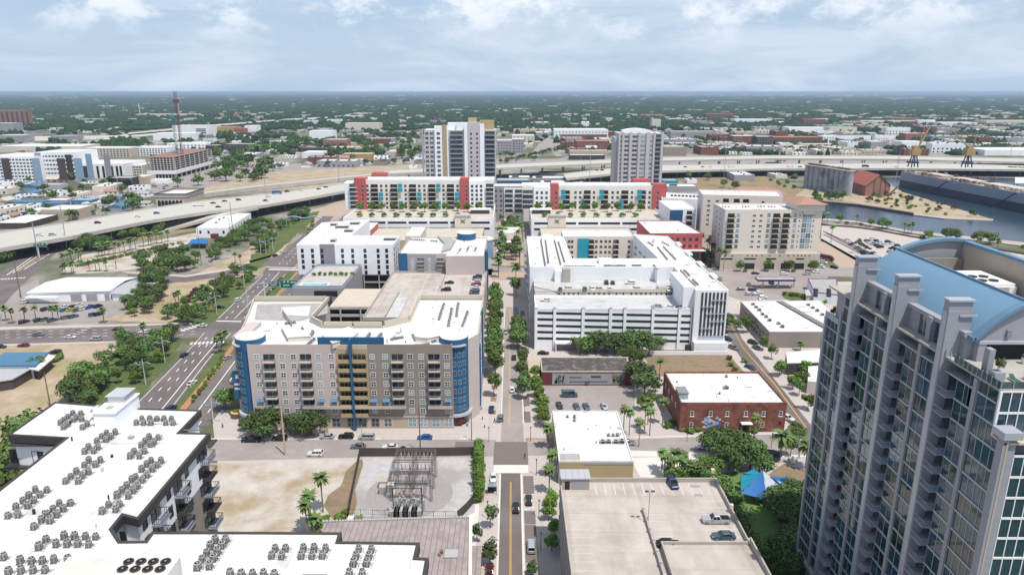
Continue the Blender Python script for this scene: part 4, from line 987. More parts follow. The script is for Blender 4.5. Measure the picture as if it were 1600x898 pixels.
for i,(u,v) in enumerate(((525,240),(525,255),(495,240))):unit(*P(700 + u / 2.657,560 + v / 2.657,z4 + .5),z4 + .12,'dark unit near the back left of the yellow shop roof, %s one' % ORD[i],'roof units on the yellow shop',CU_S)

# ---- 5. mural building ------------------------------------------------------
z5 = 5.2;b = Bld('workshop','old low workshop with blotchy dark roof and red mural wall','building',25,245,lm='the red mural workshop')
f5 = P(846,602)[1];bk = P(900,559,z5)[1];xa,xb = P(846,602)[0],P(988,602)[0]
shell(b,[(xa,f5),(xb,f5),(xb,bk),(xa,bk)],z5,'mural_red','roof_dark',.35,'roof_tan')
b.part('mural_panel',MB().box(xa + 8.5,f5 - .06,.5,xb - 7.5,f5 - .01,z5 - .5),'stone_pier')
mb = MB();rr = random.Random(4)
for k in range(16):u = xa + 4.2 + rr.random() * 3.8;mb.box(u,f5 - .1,.6 + rr.random() * 3.2,u + .5,f5 - .02,.9 + rr.random() * 3.4)
for k in range(16):u = xb - 7.4 + rr.random() * 3.8;mb.box(u,f5 - .1,.6 + rr.random() * 3.2,u + .5,f5 - .02,.9 + rr.random() * 3.4)
b.part('mural_foliage',mb,'leaf_dark')
b.part('mural_corner',MB().box(xa + 3.9,f5 - .05,.5,xa + 8.4,f5 - .01,z5 - .4).box(xb - 7.4,f5 - .05,.5,xb - 3,f5 - .01,z5 - .4),'silo')
b.part('mural_lettering',MB().box(xa + 10,f5 - .1,3,xa + 14.5,f5 - .065,3.35).box(xa + 18,f5 - .1,3.1,xa + 21.5,f5 - .065,3.8).box(xa + 10.3,f5 - .1,1.4,xb - 9,f5 - .065,1.7),'charcoal')
b.part('awning',MB().box(xa + 16,f5 - .8,1.9,xa + 17.6,f5 - .11,2.05),'roof_dark')
x,y = P(856,602)[0],bk + 6;b.part('outbuilding',MB().box(xa - 4.6,f5 + 1,0,xa - .6,bk + 5,3.2),'cream_dark')

# ---- 6. brick building ------------------------------------------------------
z6 = 9.2;f6 = 201.5;xa,xb = 52.6,85.6;bk6 = P(1100,583,z6)[1]
B6 = Bld('brick_building','two-storey red brick building with white roof and blue mural','building',69,215,lm='the red brick building')
shell(B6,[(xa,f6),(xb,f6),(xb,bk6),(xa,bk6)],z6,'brick','roof_white',.75,'brick',t=.4)
ws = win(1.1,1.7,'white_paint','glass_dark',0,1)
face(B6,ws,(xa,f6),(xb,f6),[3.7,9.5,14.7,20.5,26.0,31.4],[5.4])
face(B6,ws,(xa,f6),(xb,f6),[3.7,14.7,26.0],[1.6])
face(B6,win(.9,1.3,'brick','dark_recess',0),(xa,f6),(xb,f6),[31.4],[2.4])
face(B6,ws,(xa,bk6),(xa,f6),[4,9,14,19],[5.4])
mb = MB()
for u in (3.7,9.5,14.7,20.5,26.0,31.4):mb.box(xa + u - .8,f6 - .12,5.2,xa + u + .8,f6 - .01,5.38)
B6.part('sill',mb,'white_paint')
rr = random.Random(5);cols = ['sail_blue','sail_grey','purple','tan_trim','leaf_bright','pole_blue']
mb = MB()
for k in range(60):
    a = rr.random() * 6.28;d = rr.random();u = xa + 10 + 4.0 * d * math.cos(a);v = 3.0 + 2.4 * d * math.sin(a);s_ = .25 + .5 * rr.random();n = 5
    mb.add([(u + s_ * math.cos(2 * PI * i / n + k),f6 - .03 - k * .002,v + s_ * .8 * math.sin(2 * PI * i / n + k)) for i in range(n)],[tuple(range(n))],rr.randrange(6) if u > xa + 10 else rr.choice((0,1,5,5,1)))
B6.part('mural',mb,cols)
B6.part('porch_roof',MB().box(xa + 19,f6 - 1.8,3.3,xa + 22.4,f6 - .01,3.5),'white_paint');B6.part('porch_rail',MB().box(xa + 19,f6 - 1.8,0,xa + 19.15,f6 - 1.7,3.3).box(xa + 22.2,f6 - 1.8,0,xa + 22.4,f6 - 1.7,3.3).box(xa + 19.16,f6 - 1.8,.9,xa + 22.19,f6 - 1.7,1.0),'mural_red')
B6.part('door',MB().box(xa + 20,f6 - .08,.1,xa + 21.4,f6 - .01,2.4),'dark_recess')
B6.part('roof_house',MB().box(xa + .3,f6 + 4,z6 + .13,xa + 3.2,f6 + 9,z6 + 2.1),'glass_pale')
B6.part('roof_house_top',MB().box(xa + .1,f6 + 3.8,z6 + 2.11,xa + 3.4,f6 + 9.2,z6 + 2.25),'unit_grey')
unit(*P(1134,606,z6 + .4),z6 + .13,'pale box unit in the middle of the brick building roof','roof units on the brick building',BXM)
unit(*P(1135,588,z6 + .4),z6 + .13,'small dark unit at the back of the brick building roof','roof units on the brick building',CU_S)

# ---- 7. apartments with blue round corners ----------------------------------
z7 = 27.2;f7 = 204.0
F7 = Bld('apartment_building','eight-storey tan and brown apartments with blue rounded corners','building',-50,204,lm='the blue-cornered apartments')
fp = [(-81.6,f7),(-18.5,f7),(-18.5,207.5),(-14.2,208.5),(-10.7,214.5),(-10.7,255),(-35,255),(-35,229),(-43,222.5),(-63,222.5),(-69,229),(-69,253),(-97,253),(-90.5,226),(-86.8,209),(-82,208)]
shell(F7,fp,z7,'tan_wall','roof_white',.9,'tan_trim')
def fx(px):return (px - 392) / 315.0 * 63.1
# front cladding in the colours of its bays
F7.part('front_panel',MB().box(-81.6,f7 - .12,4.3,-81.6 + fx(527),f7 - .005,z7 + 1.1),'tan_wall',label='pinkish tan front panel on the left third')
F7.part('front_panel',MB().box(-81.6 + fx(577),f7 - .12,4.3,-18.5,f7 - .005,z7 + 1.1),'brown_wall',label='brown front panel on the right half')
F7.part('centre_recess',MB().box(-81.6 + fx(528),f7 - .06,4.3,-81.6 + fx(576),f7 - .005,z7 - .4),'ochre')
F7.part('blue_panel',MB().box(-81.6 + fx(500),f7 + .6,z7 + .2,-81.6 + fx(602),f7 + 1.1,z7 + 3.1),'blue_wall')
F7.part('blue_post',MB().box(-81.6 + fx(552) - .35,f7 - 2.0,0,-81.6 + fx(552) + .35,f7 - .13,z7 + 3.3),'blue_wall')
F7.part('base_band',MB().box(-81.8,f7 - .35,3.9,-18.3,f7 - .125,4.25),'tan_trim')
F7.part('base_wall',MB().box(-81.6,f7 - .12,0,-18.5,f7 - .005,3.9),'cream_dark')
wA = win(1.7,1.75,'white_paint','glass_pale',1,1);wB = win(1.7,1.75,'white_paint','glass',1,1)
zs = [z7 - 2.9 - .9 - 3.02 * k for k in range(7)]
fa,fb = (-81.6,f7 - .12),(-18.5,f7 - .12);rr = random.Random(11)
for px_ in (405.6,444.5,462,500.5,520.5,583.5,603.4,642,659,698.5):
    for k,z in enumerate(zs):
        face(F7,wA if rr.random() < .6 else wB,fa,fb,[fx(px_)],[z])
bA = balc(3.7,1.5,'glass_dark','tan_trim','rail_grey',2.3);bB = balc(4.0,1.4,'glass_dark','ochre','ochre',2.3,True)
for px_ in (424.5,481,622.5,679):
    face(F7,bA,fa,fb,[fx(px_)],[z - .55 for z in zs[:6]])
for px_ in (541,564):face(F7,bB,fa,fb,[fx(px_)],[z - .55 for z in zs])
for a,c_ in ((398,431),(474,598),(598,633),(668,706)):
    F7.part('terrace',MB().box(-81.6 + fx(a),f7 - 1.6,zs[5] - .95,-81.6 + fx(c_) - .1,f7 - .125,zs[5] - .65).box(-81.6 + fx(a),f7 - 1.6,zs[5] - .64,-81.6 + fx(c_) - .1,f7 - 1.5,zs[5] + .1),'tan_trim')
for px_ in (406,500.5,521,583,603,699):
    u = -81.6 + fx(px_);F7.part('awning',MB().add([(u - 1.1,f7 - .14,zs[5] + 2.0),(u + 1.1,f7 - .14,zs[5] + 2.0),(u + 1.1,f7 - 1.2,zs[5] + 1.3),(u - 1.1,f7 - 1.2,zs[5] + 1.3)],[(0,3,2,1)]).box(u - 1.1,f7 - 1.22,zs[5] + 1.1,u + 1.1,f7 - 1.18,zs[5] + 1.3),'blue_metal')
for px_ in (405,445,463,500,521,545,563,583,603,642,659,679,699):
    F7.at('shop_window',win(2.6,2.9,'white_paint' if px_ > 600 else 'rail_grey','glass_pale' if px_ > 600 else 'glass_dark',1,1),(-81.6 + fx(px_),f7 - .125,.6))
# blue rounded corners (half-drums from street to roof)
for cxx,cyy,r,lab,a0 in ((-82.4,209.4,4.6,'left',PI * .95),(-18.3,209.6,4.5,'right',PI * 1.35)):
    mb = MB();mb.cyl(cxx,cyy,4.4,z7 + 1.9,r,36);F7.part('corner_drum',mb,'blue_wall')
    mb = MB();mb.cyl(cxx,cyy,z7 + 1.91,z7 + 2.05,r - .15,36);F7.part('drum_roof',mb,'roof_white')
    mb = MB()
    for i in range(30):
        t0,t1 = a0 + i * .045,a0 + (i + 1) * .045;q = lambda t,rr_:(cxx + rr_ * math.cos(t),cyy + rr_ * math.sin(t))
        mb.prism([q(t0,r + .05),q(t1,r + .05),q(t1,r + .9),q(t0,r + .9)],z7 - .1,z7 + .3)
    F7.part('drum_ring',mb,'galv')
    mb = MB();mb.cyl(cxx,cyy,3.6,4.35,r + 1.0,36);F7.part('canopy',mb,'galv')
    mb = MB();mb.cyl(cxx,cyy,0,3.59,r - .4,36);F7.part('shopfront',mb,'glass_dark')
    wd_ = win(1.2,1.7,'pole_blue','glass',1,0)
    for k in range(7):
        for j in range(4):
            t = a0 + .18 + j * .36;F7.at('window',wd_,(cxx + (r + .01) * math.cos(t),cyy + (r + .01) * math.sin(t),zs[k]),t + PI / 2)
F7.part('poster',MB().box(-13.9,204.6,1.2,-13.85,206.6,2.8).box(-17.9,205.05,1.0,-15.6,205.15,2.9),'umbrella_yellow' if False else 'mural_red')
F7.part('flank_wall',MB().box(-88.7,211,0,-84.5,225.5,z7 + 1.2),'tan_wall')
F7.part('banner',MB().box(-89.0,208.2,8.2,-86.0,208.35,17.8),'blue_wall')
F7.part('banner_lettering',MB().box(-88.6,208.12,11.4,-86.4,208.19,12.1).box(-88.6,208.12,12.9,-86.4,208.19,13.6).box(-88.0,208.12,15.2,-87.0,208.19,16.6),'paint_white')
for a,c_ in (((-42.6,222.9),(-35.5,228.6)),((-62.6,222.3),(-53.2,222.3)),((-52.6,222.3),(-43.2,222.3)),((-68.4,228.6),(-63.4,222.9)),((-68.6,252.4),(-68.6,229.6)),((-35.2,229.6),(-35.2,254.2)),((-34.4,254.8),(-11.2,254.8)),((-96.4,252.8),(-69.4,252.8))):
    d_ = Vector(c_) - Vector(a);n_ = Vector((-d_.y,d_.x)).normalized() * .3;F7.part('rear_screen_wall',MB().prism([tuple(Vector(a) - n_),tuple(Vector(c_) - n_),tuple(Vector(c_) + n_),tuple(Vector(a) + n_)],z7 + .91,z7 + 2.3),'tan_trim')
# roof furniture
for pts,h in (([(503,527),(545,515),(560,522),(548,533),(520,540)],1.8),([(645,520),(668,508),(692,512),(690,528),(668,532),(650,530)],1.8),([(440,512),(470,518),(485,528),(450,530)],1.6)):
    F7.part('roof_house',MB().prism([P(x,y,z7 + 1) for x,y in pts],z7 + .13,z7 + h,bottom=False),'cream_wall')
    F7.part('roof_house_top',MB().prism(inset([P(x,y,z7 + 1) for x,y in pts],-.2),z7 + h + .01,z7 + h + .2),'roof_white')
F7.part('roof_screen',MB().prism([P(443,491,z7),P(456,510,z7),P(457,512,z7),P(441,492,z7)],z7,z7 + 2.2),'tan_trim')
i = 0
for (a,c_,n) in (((415 + 70,525),(489,517),4),((535,528),(540,519),4),((573,528),(578,520),4),((590,528),(596,520),4),((648,540),(672,537),6),((675,534),(690,527),5),((685,500),(694,473),8),((713,495),(716,472),6),((722,510),(731,485),7),((700,510),(706,480),8),((445,505),(462,503),5),((610,530),(630,526),5),((505,532),(518,527),4),((466,521),(473,512),4),((478,540),(492,528),5)):
    i += 1
    for k in range(n):
        t = (k + .5) / n;x,y = P(a[0] + (c_[0] - a[0]) * t,a[1] + (c_[1] - a[1]) * t,z7 + .5)
        unit(x,y,z7 + .13,'small dark condenser on the blue-cornered roof, %s strip, %s along' % (ORD[i - 1],ORD[k]),'condensers on the blue-cornered apartments',CU_S,parts=False)
# right flank windows
face(F7,win(1.5,1.7,'white_paint','glass',1),(-10.7,214.5),(-10.7,255),spread(3,38,7),zs[1:6])
F7.part('blue_fin',MB().box(-10.69,234,6,-10.2,239,z7 + 2.2),'blue_wall');F7.part('blue_fin',MB().box(-10.69,216,2,-10.3,219,z7 - 4),'blue_wall')
def htz(Y,py):
    t = (py - CY) / F_;return H - Y * (SP + t * CP) / (CP - t * SP)
# lower grey roof behind the left wing of the blue-cornered apartments
F7.part('lower_roof',MB().prism([P(402,476,z7),P(512,474,z7),P(512,490,z7),P(470,502,z7),P(398,500,z7)],z7 + .13,z7 + .25),'roof_grey')
F7.part('roof_platform',MB().prism([P(440,482,z7),P(486,480,z7),P(482,496,z7),P(440,494,z7)],z7 + .26,z7 + .6),'roof_white')
# ---- 8. hotel garage, hotel and grey apartments -----------------------------
HG = Bld('parking_garage','beige open parking deck behind the blue-cornered apartments','garage',-40,300,lm='the middle parking deck')
hp = [(-60,269),(-12.5,269),(-12.5,345),(-60,345)];zh = 15.0
HG.part('deck',MB().prism(hp,zh - .5,zh),'deck_concrete');occupy([(-104,269),(-12.5,269),(-12.5,345),(-104,345)])
HG.part('parapet',ring(MB(),hp,.3,zh + .002,zh + 1.0),'concrete_wall')
HG.part('wall',MB().box(-51.9,269.3,0,-13,344.5,zh - .51),'concrete_wall');HG.part('wall',MB().box(-12.99,269.3,0,-12.6,344,zh - .51),'cream_dark')
tp = [(-79,285),(-53,285),(-53,316),(-79,316)]
HG.part('lower_deck',MB().prism([(-78.5,290),(-60.3,290),(-60.3,318),(-78.5,318)],13.8,14.2),'tan_trim')
for k in range(5):
    z = k * 3.3;HG.part('slab_edge',MB().box(-79,289.5,z - .3 if k else 0,-52,290,z + .75),'concrete')
mb = MB()
for x in (-79,-74.2,-65.5,-58):HG.part('column',MB().box(x,289.2,0,x + .6,289.49,14.2),'concrete')
HG.part('recess',MB().box(-78.4,291.5,0,-60.4,317,13.7),'dark_recess')
HG.part('ramp_wall',MB().box(-51.6,272,zh + .01,-51.2,308,zh + 1.1),'concrete_wall');HG.part('ramp_wall',MB().box(-33.6,316,zh + .01,-33.2,338,zh + 1.1),'concrete_wall');HG.part('ramp_slab',MB().box(-51.1,270,zh + .01,-46,300,zh + .35),'deck_pale')
HG.part('stair_panel',MB().box(-87.5,296,0,-80,300.5,15.8),'dark_brown')
HG.part('ramp_block',MB().box(-60.2,283,0,-54,289.1,12.5),'cream_dark')
mb = MB();mb.box(-35,269.4,zh + .01,-34.7,318,zh + .25)
for k in range(14):mb.quad((-59 + 1,275 + k * 5,zh + .01),(-53,275 + k * 5,zh + .01),(-53,275.25 + k * 5,zh + .01),(-58,275.25 + k * 5,zh + .01))
for x in (-50.5,-42,-31.0):mb.quad((x,272,zh + .01),(x + .35,272,zh + .01),(x + .35,342,zh + .01),(x,342,zh + .01))
HG.part('bay_line',mb,'paint_white')
PD = Bld('pool_deck','roof terrace with a turquoise pool in front of the white hotel','terrace',-92,330,lm='the hotel pool terrace')
PD.part('wall',MB().box(-103,318,0,-79.5,362,14.5),'grey_wall');PD.part('dark_window',MB().box(-93,317.9,10.5,-82,317.99,13.2),'dark_recess')
PD.part('terrace',MB().box(-103,318,14.51,-79.5,362,14.6),'concrete')
PD.part('pool',MB().box(-100,322.5,14.61,-88,325.8,14.66),'pool');PD.part('pool_rim',ring(MB(),[(-100.8,321.7),(-87.2,321.7),(-87.2,326.6),(-100.8,326.6)],.7,14.605,14.72),'white_paint')
PD.part('railing',ring(MB(),[(-102.8,318.2),(-79.7,318.2),(-79.7,361),(-102.8,361)],.06,14.605,15.7),'rail_grey')
for k in range(8):tree('shrub',-99 + k * 2.7,341 + (k % 2),1.0,14.6,label='clipped shrub on the hotel pool terrace, %s from left' % ORD[k],group='shrubs on the hotel pool terrace')
HO = Bld('hotel','white hotel block with rows of dark windows and a purple-grey stripe','hotel',-88,370,lm='the white hotel')
hy = 363.0;hz = 25.0;hb = 9.6
hpoly = [(-113.5,hy),(-62.8,hy),(-62.8,386),(-90,388),(-90,440),(-117,428)]
shell(HO,hpoly,hz,'white_wall','roof_white',.7,'white_wall',z0=hb)
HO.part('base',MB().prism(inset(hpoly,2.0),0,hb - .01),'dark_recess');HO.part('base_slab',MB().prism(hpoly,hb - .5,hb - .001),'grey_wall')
mb = MB()
for x in (-79.2,-71.2,-63.2):HO.part('column',MB().box(x,hy + .1,0,x + .5,hy + .6,hb - .51),'concrete')
HO.part('spandrel',MB().box(-79,hy + .2,4.8,-63,hy + .5,5.6),'concrete')
HO.part('stripe_panel',MB().box(-101.3,hy - .14,13.0,-93.5,hy - .01,hz + 1.0),'purple_grey')
wh_ = win(1.5,2.1,'charcoal','glass_dark',0,1)
hu = [(v - 35) / 670.0 * 50.7 for v in (73,143,210,281,352,423,510,601,661)]
for i,u in enumerate(hu):
    for k in range(5 if i > 5 else 4):HO.at('window',wh_,(-113.5 + u,hy - (.15 if i == 2 else .01),hz - 3.6 - 2.95 * k))
HO.part('canopy',MB().box(-101,hy - 2.2,12.2,-92.5,hy - .1,12.7),'white_paint');HO.part('entrance',MB().box(-100,hy - .6,9.7,-94.5,hy - .02,12.1),'glass_dark')
for i,(x,y,w_) in enumerate(((-98,372,3),(-70,376,7),(-97,400,5),(-105,412,8),(-99,424,6),(-110,420,4))):HO.part('roof_unit',MB().box(x,y,hz + .13,x + w_,y + 3,hz + 1.5).box(x + .3,y - .05,hz + .4,x + w_ - .3,y - .01,hz + 1.2,1),['unit_pale','unit_dark'])
face(HO,wh_,(-62.8,hy),(-62.8,386),[4,10,17],[hz - 3.6 - 2.95 * k for k in range(5)])
# narrow beige gap building and grey apartments (H2)
GP = Bld('apartment_building','cream apartments with stacked dark balconies in the gap right of the hotel','building',-56,400)
shell(GP,[(-60.5,392),(-52,392),(-52,420),(-60.5,420)],24,'cream_wall','roof_white',.5)
face(GP,balc(4.6,1.4,'glass_dark','cream_wall','rail_dark'),(-60.5,392),(-52,392),[4.3],[21 - 3.1 * k for k in range(6)])
T2 = Bld('apartment_building','grey tan apartments with a blue left strip beside the street','building',-36,360,lm='the grey blue-striped apartments')
zt = 24.0
shell(T2,[(-57,346),(-13.8,346),(-13.8,388),(-57,388)],zt,'tan_wall','roof_white',.7,'tan_trim')
T2.part('blue_panel',MB().box(-57.4,345.7,zh + .1,-52.8,345.99,zt + .9),'blue_wall')
T2.part('blank_wall',MB().box(-33.0,341,zh + .01,-14.0,345.99,zt + .6),'tan_wall');T2.part('blank_wall_roof',MB().box(-32.7,341.3,zt + .61,-14.3,352,zt + .7),'roof_white')
T2.part('front_panel',MB().box(-52.5,345.8,zh + .1,-38.4,345.99,zt + .5),'grey_wall')
face(T2,win(1.3,1.6,'white_paint','glass_pale',1,1),(-57,345.79),(-13,345.79),[6.7,15.3],[zt - 3 - 1.75 * 0 - 2.0 * k * 1.0 for k in range(5)])
face(T2,balc(3.6,1.2,'glass','tan_trim','rail_grey',1.5),(-57,345.79),(-13,345.79),[11,20.8],[zt - 3.2 - 2.0 * k for k in range(5)])
cyx,cyy = P(735,372,zt);T2.part('corner_drum',MB().cyl(cyx - 2,386,zt - 10,zt + 3.6,5.2,24),'blue_wall');T2.part('drum_roof',MB().cyl(cyx - 2,386,zt + 3.61,zt + 3.8,5.2,24),'roof_white')
i = 0
for (a,c_,n) in (((640,374),(664,375),7),((672,376),(684,377),4),((714,398),(720,388),6),((728,396),(732,386),5),((741,395),(744,386),4)):
    i += 1
    for k in range(n):
        t = (k + .5) / n;x,y = P(a[0] + (c_[0] - a[0]) * t,a[1] + (c_[1] - a[1]) * t,zt + .5)
        unit(x,y,zt + .13,'small dark condenser on the grey apartments roof, %s strip, %s along' % (ORD[i - 1],ORD[k]),'condensers on the grey apartments',CU_S,parts=False)
T2.part('roof_screen',MB().prism([P(684,372,zt),P(712,378,zt),P(704,392,zt),P(690,396,zt),P(694,383,zt)],zt + .14,zt + 1.4),'roof_grey')
T2.part('side_stack',MB().box(-13.79,347,0,-12.2,352,zt + 1.5),'blue_wall')
for px_,py_,c_,a in ((702,443,'black',0),(697,454,'black',0),(746,434,'navy',0),(745,438,'grey',0),(744,442,'white',0),(744,446,'red',0),(743,450,'white',0),(742,455,'navy',0),(741,459,'slate',0)):
    car(R.choice(('sedan','suv')),c_,*P(px_,py_,zh),zh,a + 180,'middeck')

# ---- 9. white residential ring with the white garage ------------------------
WG = Bld('parking_garage','white five-level garage with black slot openings and curved deck','garage',42,280,lm='the white slotted garage')
yF = 275.5;gx0,gx1 = 9.6,74.0;zf = 16.9
WG.part('wall',MB().prism([(gx0,yF),(gx1,yF),(gx1,295),(gx0,295)],0,zf - .2),'white_wall');occupy([(gx0,270),(88,270),(88,385),(gx0,385)])
WG.part('deck',MB().prism([(gx0 + .3,yF + .3),(gx1,yF + .3),(gx1,295),(gx0 + .3,295)],zf - .19,zf),'deck_pale')
WG.part('parapet',ring(MB(),[(gx0,yF),(gx1,yF),(gx1,295),(gx0,295)],.3,zf + .002,zf + .9),'white_wall')
zr_ = 19.5
WG.part('rear_deck',MB().prism([(gx0 + 10,295.01),(gx1 - .1,295.01),(gx1 - .1,313.4),(gx0 + .3,313.4),(gx0 + .3,303)],zr_ - .4,zr_),'deck_pale')
WG.part('curved_ramp',MB().prism([(gx0 + .3,295),(gx0 + 9.9,295.0),(gx0 + 9.9,303),(gx0 + .3,303)],zf - 1,zr_ - .9),'deck_pale')
WG.part('inner_wall',MB().box(gx0 + 10,295.3,zf - 3,gx1 - 6,295.9,zr_ + .8),'tan_trim')
WG.part('inner_bulk',MB().box(gx0 + .3,296,0,gx1 - .2,313.3,zr_ - .41),'concrete_wall')
wsq = win(.8,1.5,'tan_trim','dark_recess',0)
face(WG,wsq,(gx0,295.29),(gx1,295.29),[11 + k * 2.1 for k in range(5)] + [24 + k * 2.2 for k in range(5)] + [36,39] + [42.5 + k * 2.1 for k in range(5)] + [53.5 + k * 2.1 for k in range(4)],[zr_ - 2.2])
WG.part('ramp_house',MB().box(gx1 - 10,296,zr_ + .01,gx1 - 1,300,zr_ + 1.2),'concrete_wall')
def xf(px):return (px - 836) / (1069 - 836) * (gx1 - gx0 - .5) + gx0
bays = ((838,863),(867,905),(910,946),(951,968),(972,1010),(1014,1050),(1054,1069))
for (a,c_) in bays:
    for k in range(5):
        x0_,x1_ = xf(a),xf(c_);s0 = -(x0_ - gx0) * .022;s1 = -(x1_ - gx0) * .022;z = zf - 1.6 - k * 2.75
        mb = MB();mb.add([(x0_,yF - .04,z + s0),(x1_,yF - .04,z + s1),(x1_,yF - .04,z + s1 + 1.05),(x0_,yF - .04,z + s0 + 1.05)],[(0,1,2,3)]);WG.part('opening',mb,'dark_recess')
for px_ in (837,865,907.5,948.5,970,1012,1052):
    x = xf(px_);WG.part('pilaster',MB().box(x - .55,yF - .5,0,x + .55,yF - .05,zf + 1.0),'white_wall');WG.part('lamp_box',MB().box(x - .7,yF - .6,zf + 1.01,x + .7,yF + .2,zf + 1.3),'galv')
WG.part('entrance_canopy',MB().box(xf(866),yF - 3.5,3.4,xf(902),yF - .51,4.0).box(xf(900),yF - 4,4.01,xf(930),yF - .51,4.9),'white_paint')
WG.part('entrance',MB().box(xf(868),yF - .2,.1,xf(898),yF - .06,3.3),'grey_wall')
mb = MB()
for x in (xf(866) + .1,xf(902) - .4):WG.part('post',MB().box(x,yF - 3.4,0,x + .3,yF - 3.1,3.39),'white_paint')
WR = Bld('apartment_building','white residential ring around a courtyard behind the white garage','building',50,345,lm='the white residential ring')
zw = 25.4
uq = [(8.2,313.5),(74.3,313.5),(74.3,274.0),(87.6,274.0),(87.2,300),(86.5,384),(68.5,390),(70.5,330),(28.8,330),(28.3,384),(8.2,384)]
shell(WR,uq,zw,'white_siding','roof_white',.6,'white_wall')
WR.part('stair_block',MB().box(70.0,276.5,0,74.29,301,zw + 1.2),'white_wall');WR.part('stair_block',MB().box(23,309.5,zr_ + .01,26.5,313.49,zw + .4),'concrete_wall');WR.part('stair_block',MB().box(19.5,310.5,zr_ + .01,22.99,313.49,zw - .6),'white_wall');WR.part('stair_block',MB().box(65.5,309,zr_ + .01,69.9,313.49,zw + 1.5),'white_wall')
for i in range(7):
    x = 77.2 + i * 1.55;WR.part('ribbed_screen',MB().box(x - .38,273.8,6.5,x + .38,273.99,zw - .5),'gravel_dark' if False else 'charcoal')
mb = MB()
for z_,xs in ((18.8,(77,82)),(21.5,(81,87)),(15.8,(79,87)),(12.5,(81,87)),(9.5,(77,82))):mb.box(xs[0],273.4,z_,xs[1],273.79,z_ + .3)
mb.box(76.6,273.5,5.9,87.4,273.79,6.4);WR.part('screen_bar',mb,'rail_grey')
WR.part('base',MB().box(74.6,271.5,0,87.8,273.98,4.2),'white_siding');WR.part('low_wall',MB().box(52,268.8,0,87.8,269.2,1.5),'white_siding');WR.part('service_door',MB().box(71.5,273.9,0,74,274,2.6),'charcoal')
for k,z in enumerate((3.5,7.2,10.9,14.6,18.3,21.6)):
    if k:face(WR,win(1.6,1.8,'rail_grey','glass',1),(8.2,384),(8.2,313.5),spread(3,68,12),[z])
face(WR,balc(3.5,1.5,'glass_dark','galv','rail_grey',2.3),(8.2,384),(8.2,313.5),[12,30,48,62],[6.5,10.2,13.9,17.6])
face(WR,balc(3.5,1.5,'glass_dark','galv','rail_grey',2.3),(86.9,310),(86.5,384),[8,26,44,60],[z for z in (7,11,15,19)])
face(WR,win(1.6,1.8,'rail_grey','glass',1),(87.5,275),(86.9,383),spread(4,104,14),[8.5,12.5,16.5,20.5])
for k in range(4):WR.part('roof_fin',MB().box(86.3,292 + k * 22,zw + .61,88.4,299 + k * 22,zw + 1.4),'white_paint')
face(WR,balc(5,1.4,'glass_dark','white_wall','rail_dark',2.3),(69.6,389),(70.4,331),[8,20,32,44],[9,12.5,16,19.5][0:4])
far_units = MB()
i = 0
for (a,c_,n) in (((845,375),(852,417),16),((852,375),(857,412),14),((866,375),(876,414),16),((872,377),(882,410),13),((880,416),(930,416),14),((943,415),(978,415),12),((987,415),(1002,415),6),((1020,415),(1036,415),6),
                   ((1012,378),(1021,384),4),((1034,378),(1046,384),4),((1027,386),(1043,406),11),((1036,385),(1056,406),11),((1063,422),(1074,434),5),((1068,421),(1078,431),5),((1075,436),(1086,446),5),((1082,436),(1091,445),5)):
    i += 1
    for k in range(n):
        t = (k + .5) / n;x,y = P(a[0] + (c_[0] - a[0]) * t,a[1] + (c_[1] - a[1]) * t,zw + .5)
        if i not in (5,6,13,14,15,16):
            far_units.cyl(x,y,zw + .13,zw + .95,.46,12,0).cyl(x,y,zw + .951,zw + .99,.36,12,1);continue
        unit(x,y,zw + .13,'grey condenser on the white residential ring roof, %s strip, %s along' % (ORD[i - 1],ORD[k]),'condensers on the white residential ring',CU_S,parts=False)
o = bpy.data.objects.new('condenser_units',far_units.mesh('condenser_units',['unit_grey','unit_dark']));C.objects.link(o);tag(o,'rows of small grey condensers on the far parts of the white residential ring roof','air conditioners',kind='stuff')
for px_,py_ in ((855,372),(1030,376),(945,408)):x,y = P(px_,py_,zw + 1);WR.part('roof_house',MB().box(x - 3,y - 2,zw + .13,x + 3,y + 3,zw + 2.2),'white_wall')
for u,v,z in ((545,398,zr_),(587,398,zr_),(703,400,zr_),(237,441,zr_),(280,439,zr_),(400,441,zr_),(447,438,zr_),(488,439,zr_),(567,439,zr_),(737,439,zr_),(955,443,zr_),(990,443,zr_),(140,515,zf),(882,556,zf),(965,562,zf),(1040,566,zf)):
    car(R.choice(('sedan','suv','sedan')),R.choice(('white','black','grey','silver','white')),*P(820 + u / 4.275,350 + v / 4.275,z),z,R.choice((85,95,180)) if v < 500 else 170,'whitedeck')
a = P(890 + 135,451,zr_);b = Bld('deck_lamp','thin lamp post on the white garage deck','lamp post',*a,zr_);b.part('shaft',MB().tube((*a,zr_),(*a,zr_ + 9),.09,6),'steel');b.part('lamp_head',MB().box(a[0] - .9,a[1] - .2,zr_ + 8.9,a[0] + .9,a[1] + .2,zr_ + 9.05),'charcoal')

# ---- 10. cream apartments with teal windows closing the courtyard -----------
CT = Bld('apartment_building','cream apartments with a teal glazed strip behind the courtyard','building',55,395,lm='the cream teal-strip apartments')
shell(CT,[(29,391),(69,391),(69,410),(29,410)],24,'cream_wall','roof_white',.5,'roof_white')
cz = [20.7 - 3.1 * k for k in range(6)]
def xc(px):return (px - 890) / 100.0 * 35 + 31
for u in (8,20,110,128,145,160,178,232):face(CT,win(1.6,1.7,'cream_dark','glass',1),(29,391),(69,391),[xc(890 + u / 2.3 + 0) - 29],cz)
CT.part('teal_strip',MB().box(xc(908),390.5,3,xc(926),390.99,23.2),'teal')
face(CT,balc(3,1.3,'glass_dark','cream_wall','rail_dark',2.3),(29,391),(69,391),[xc(930) - 29,xc(970) - 29],[z - .4 for z in cz])

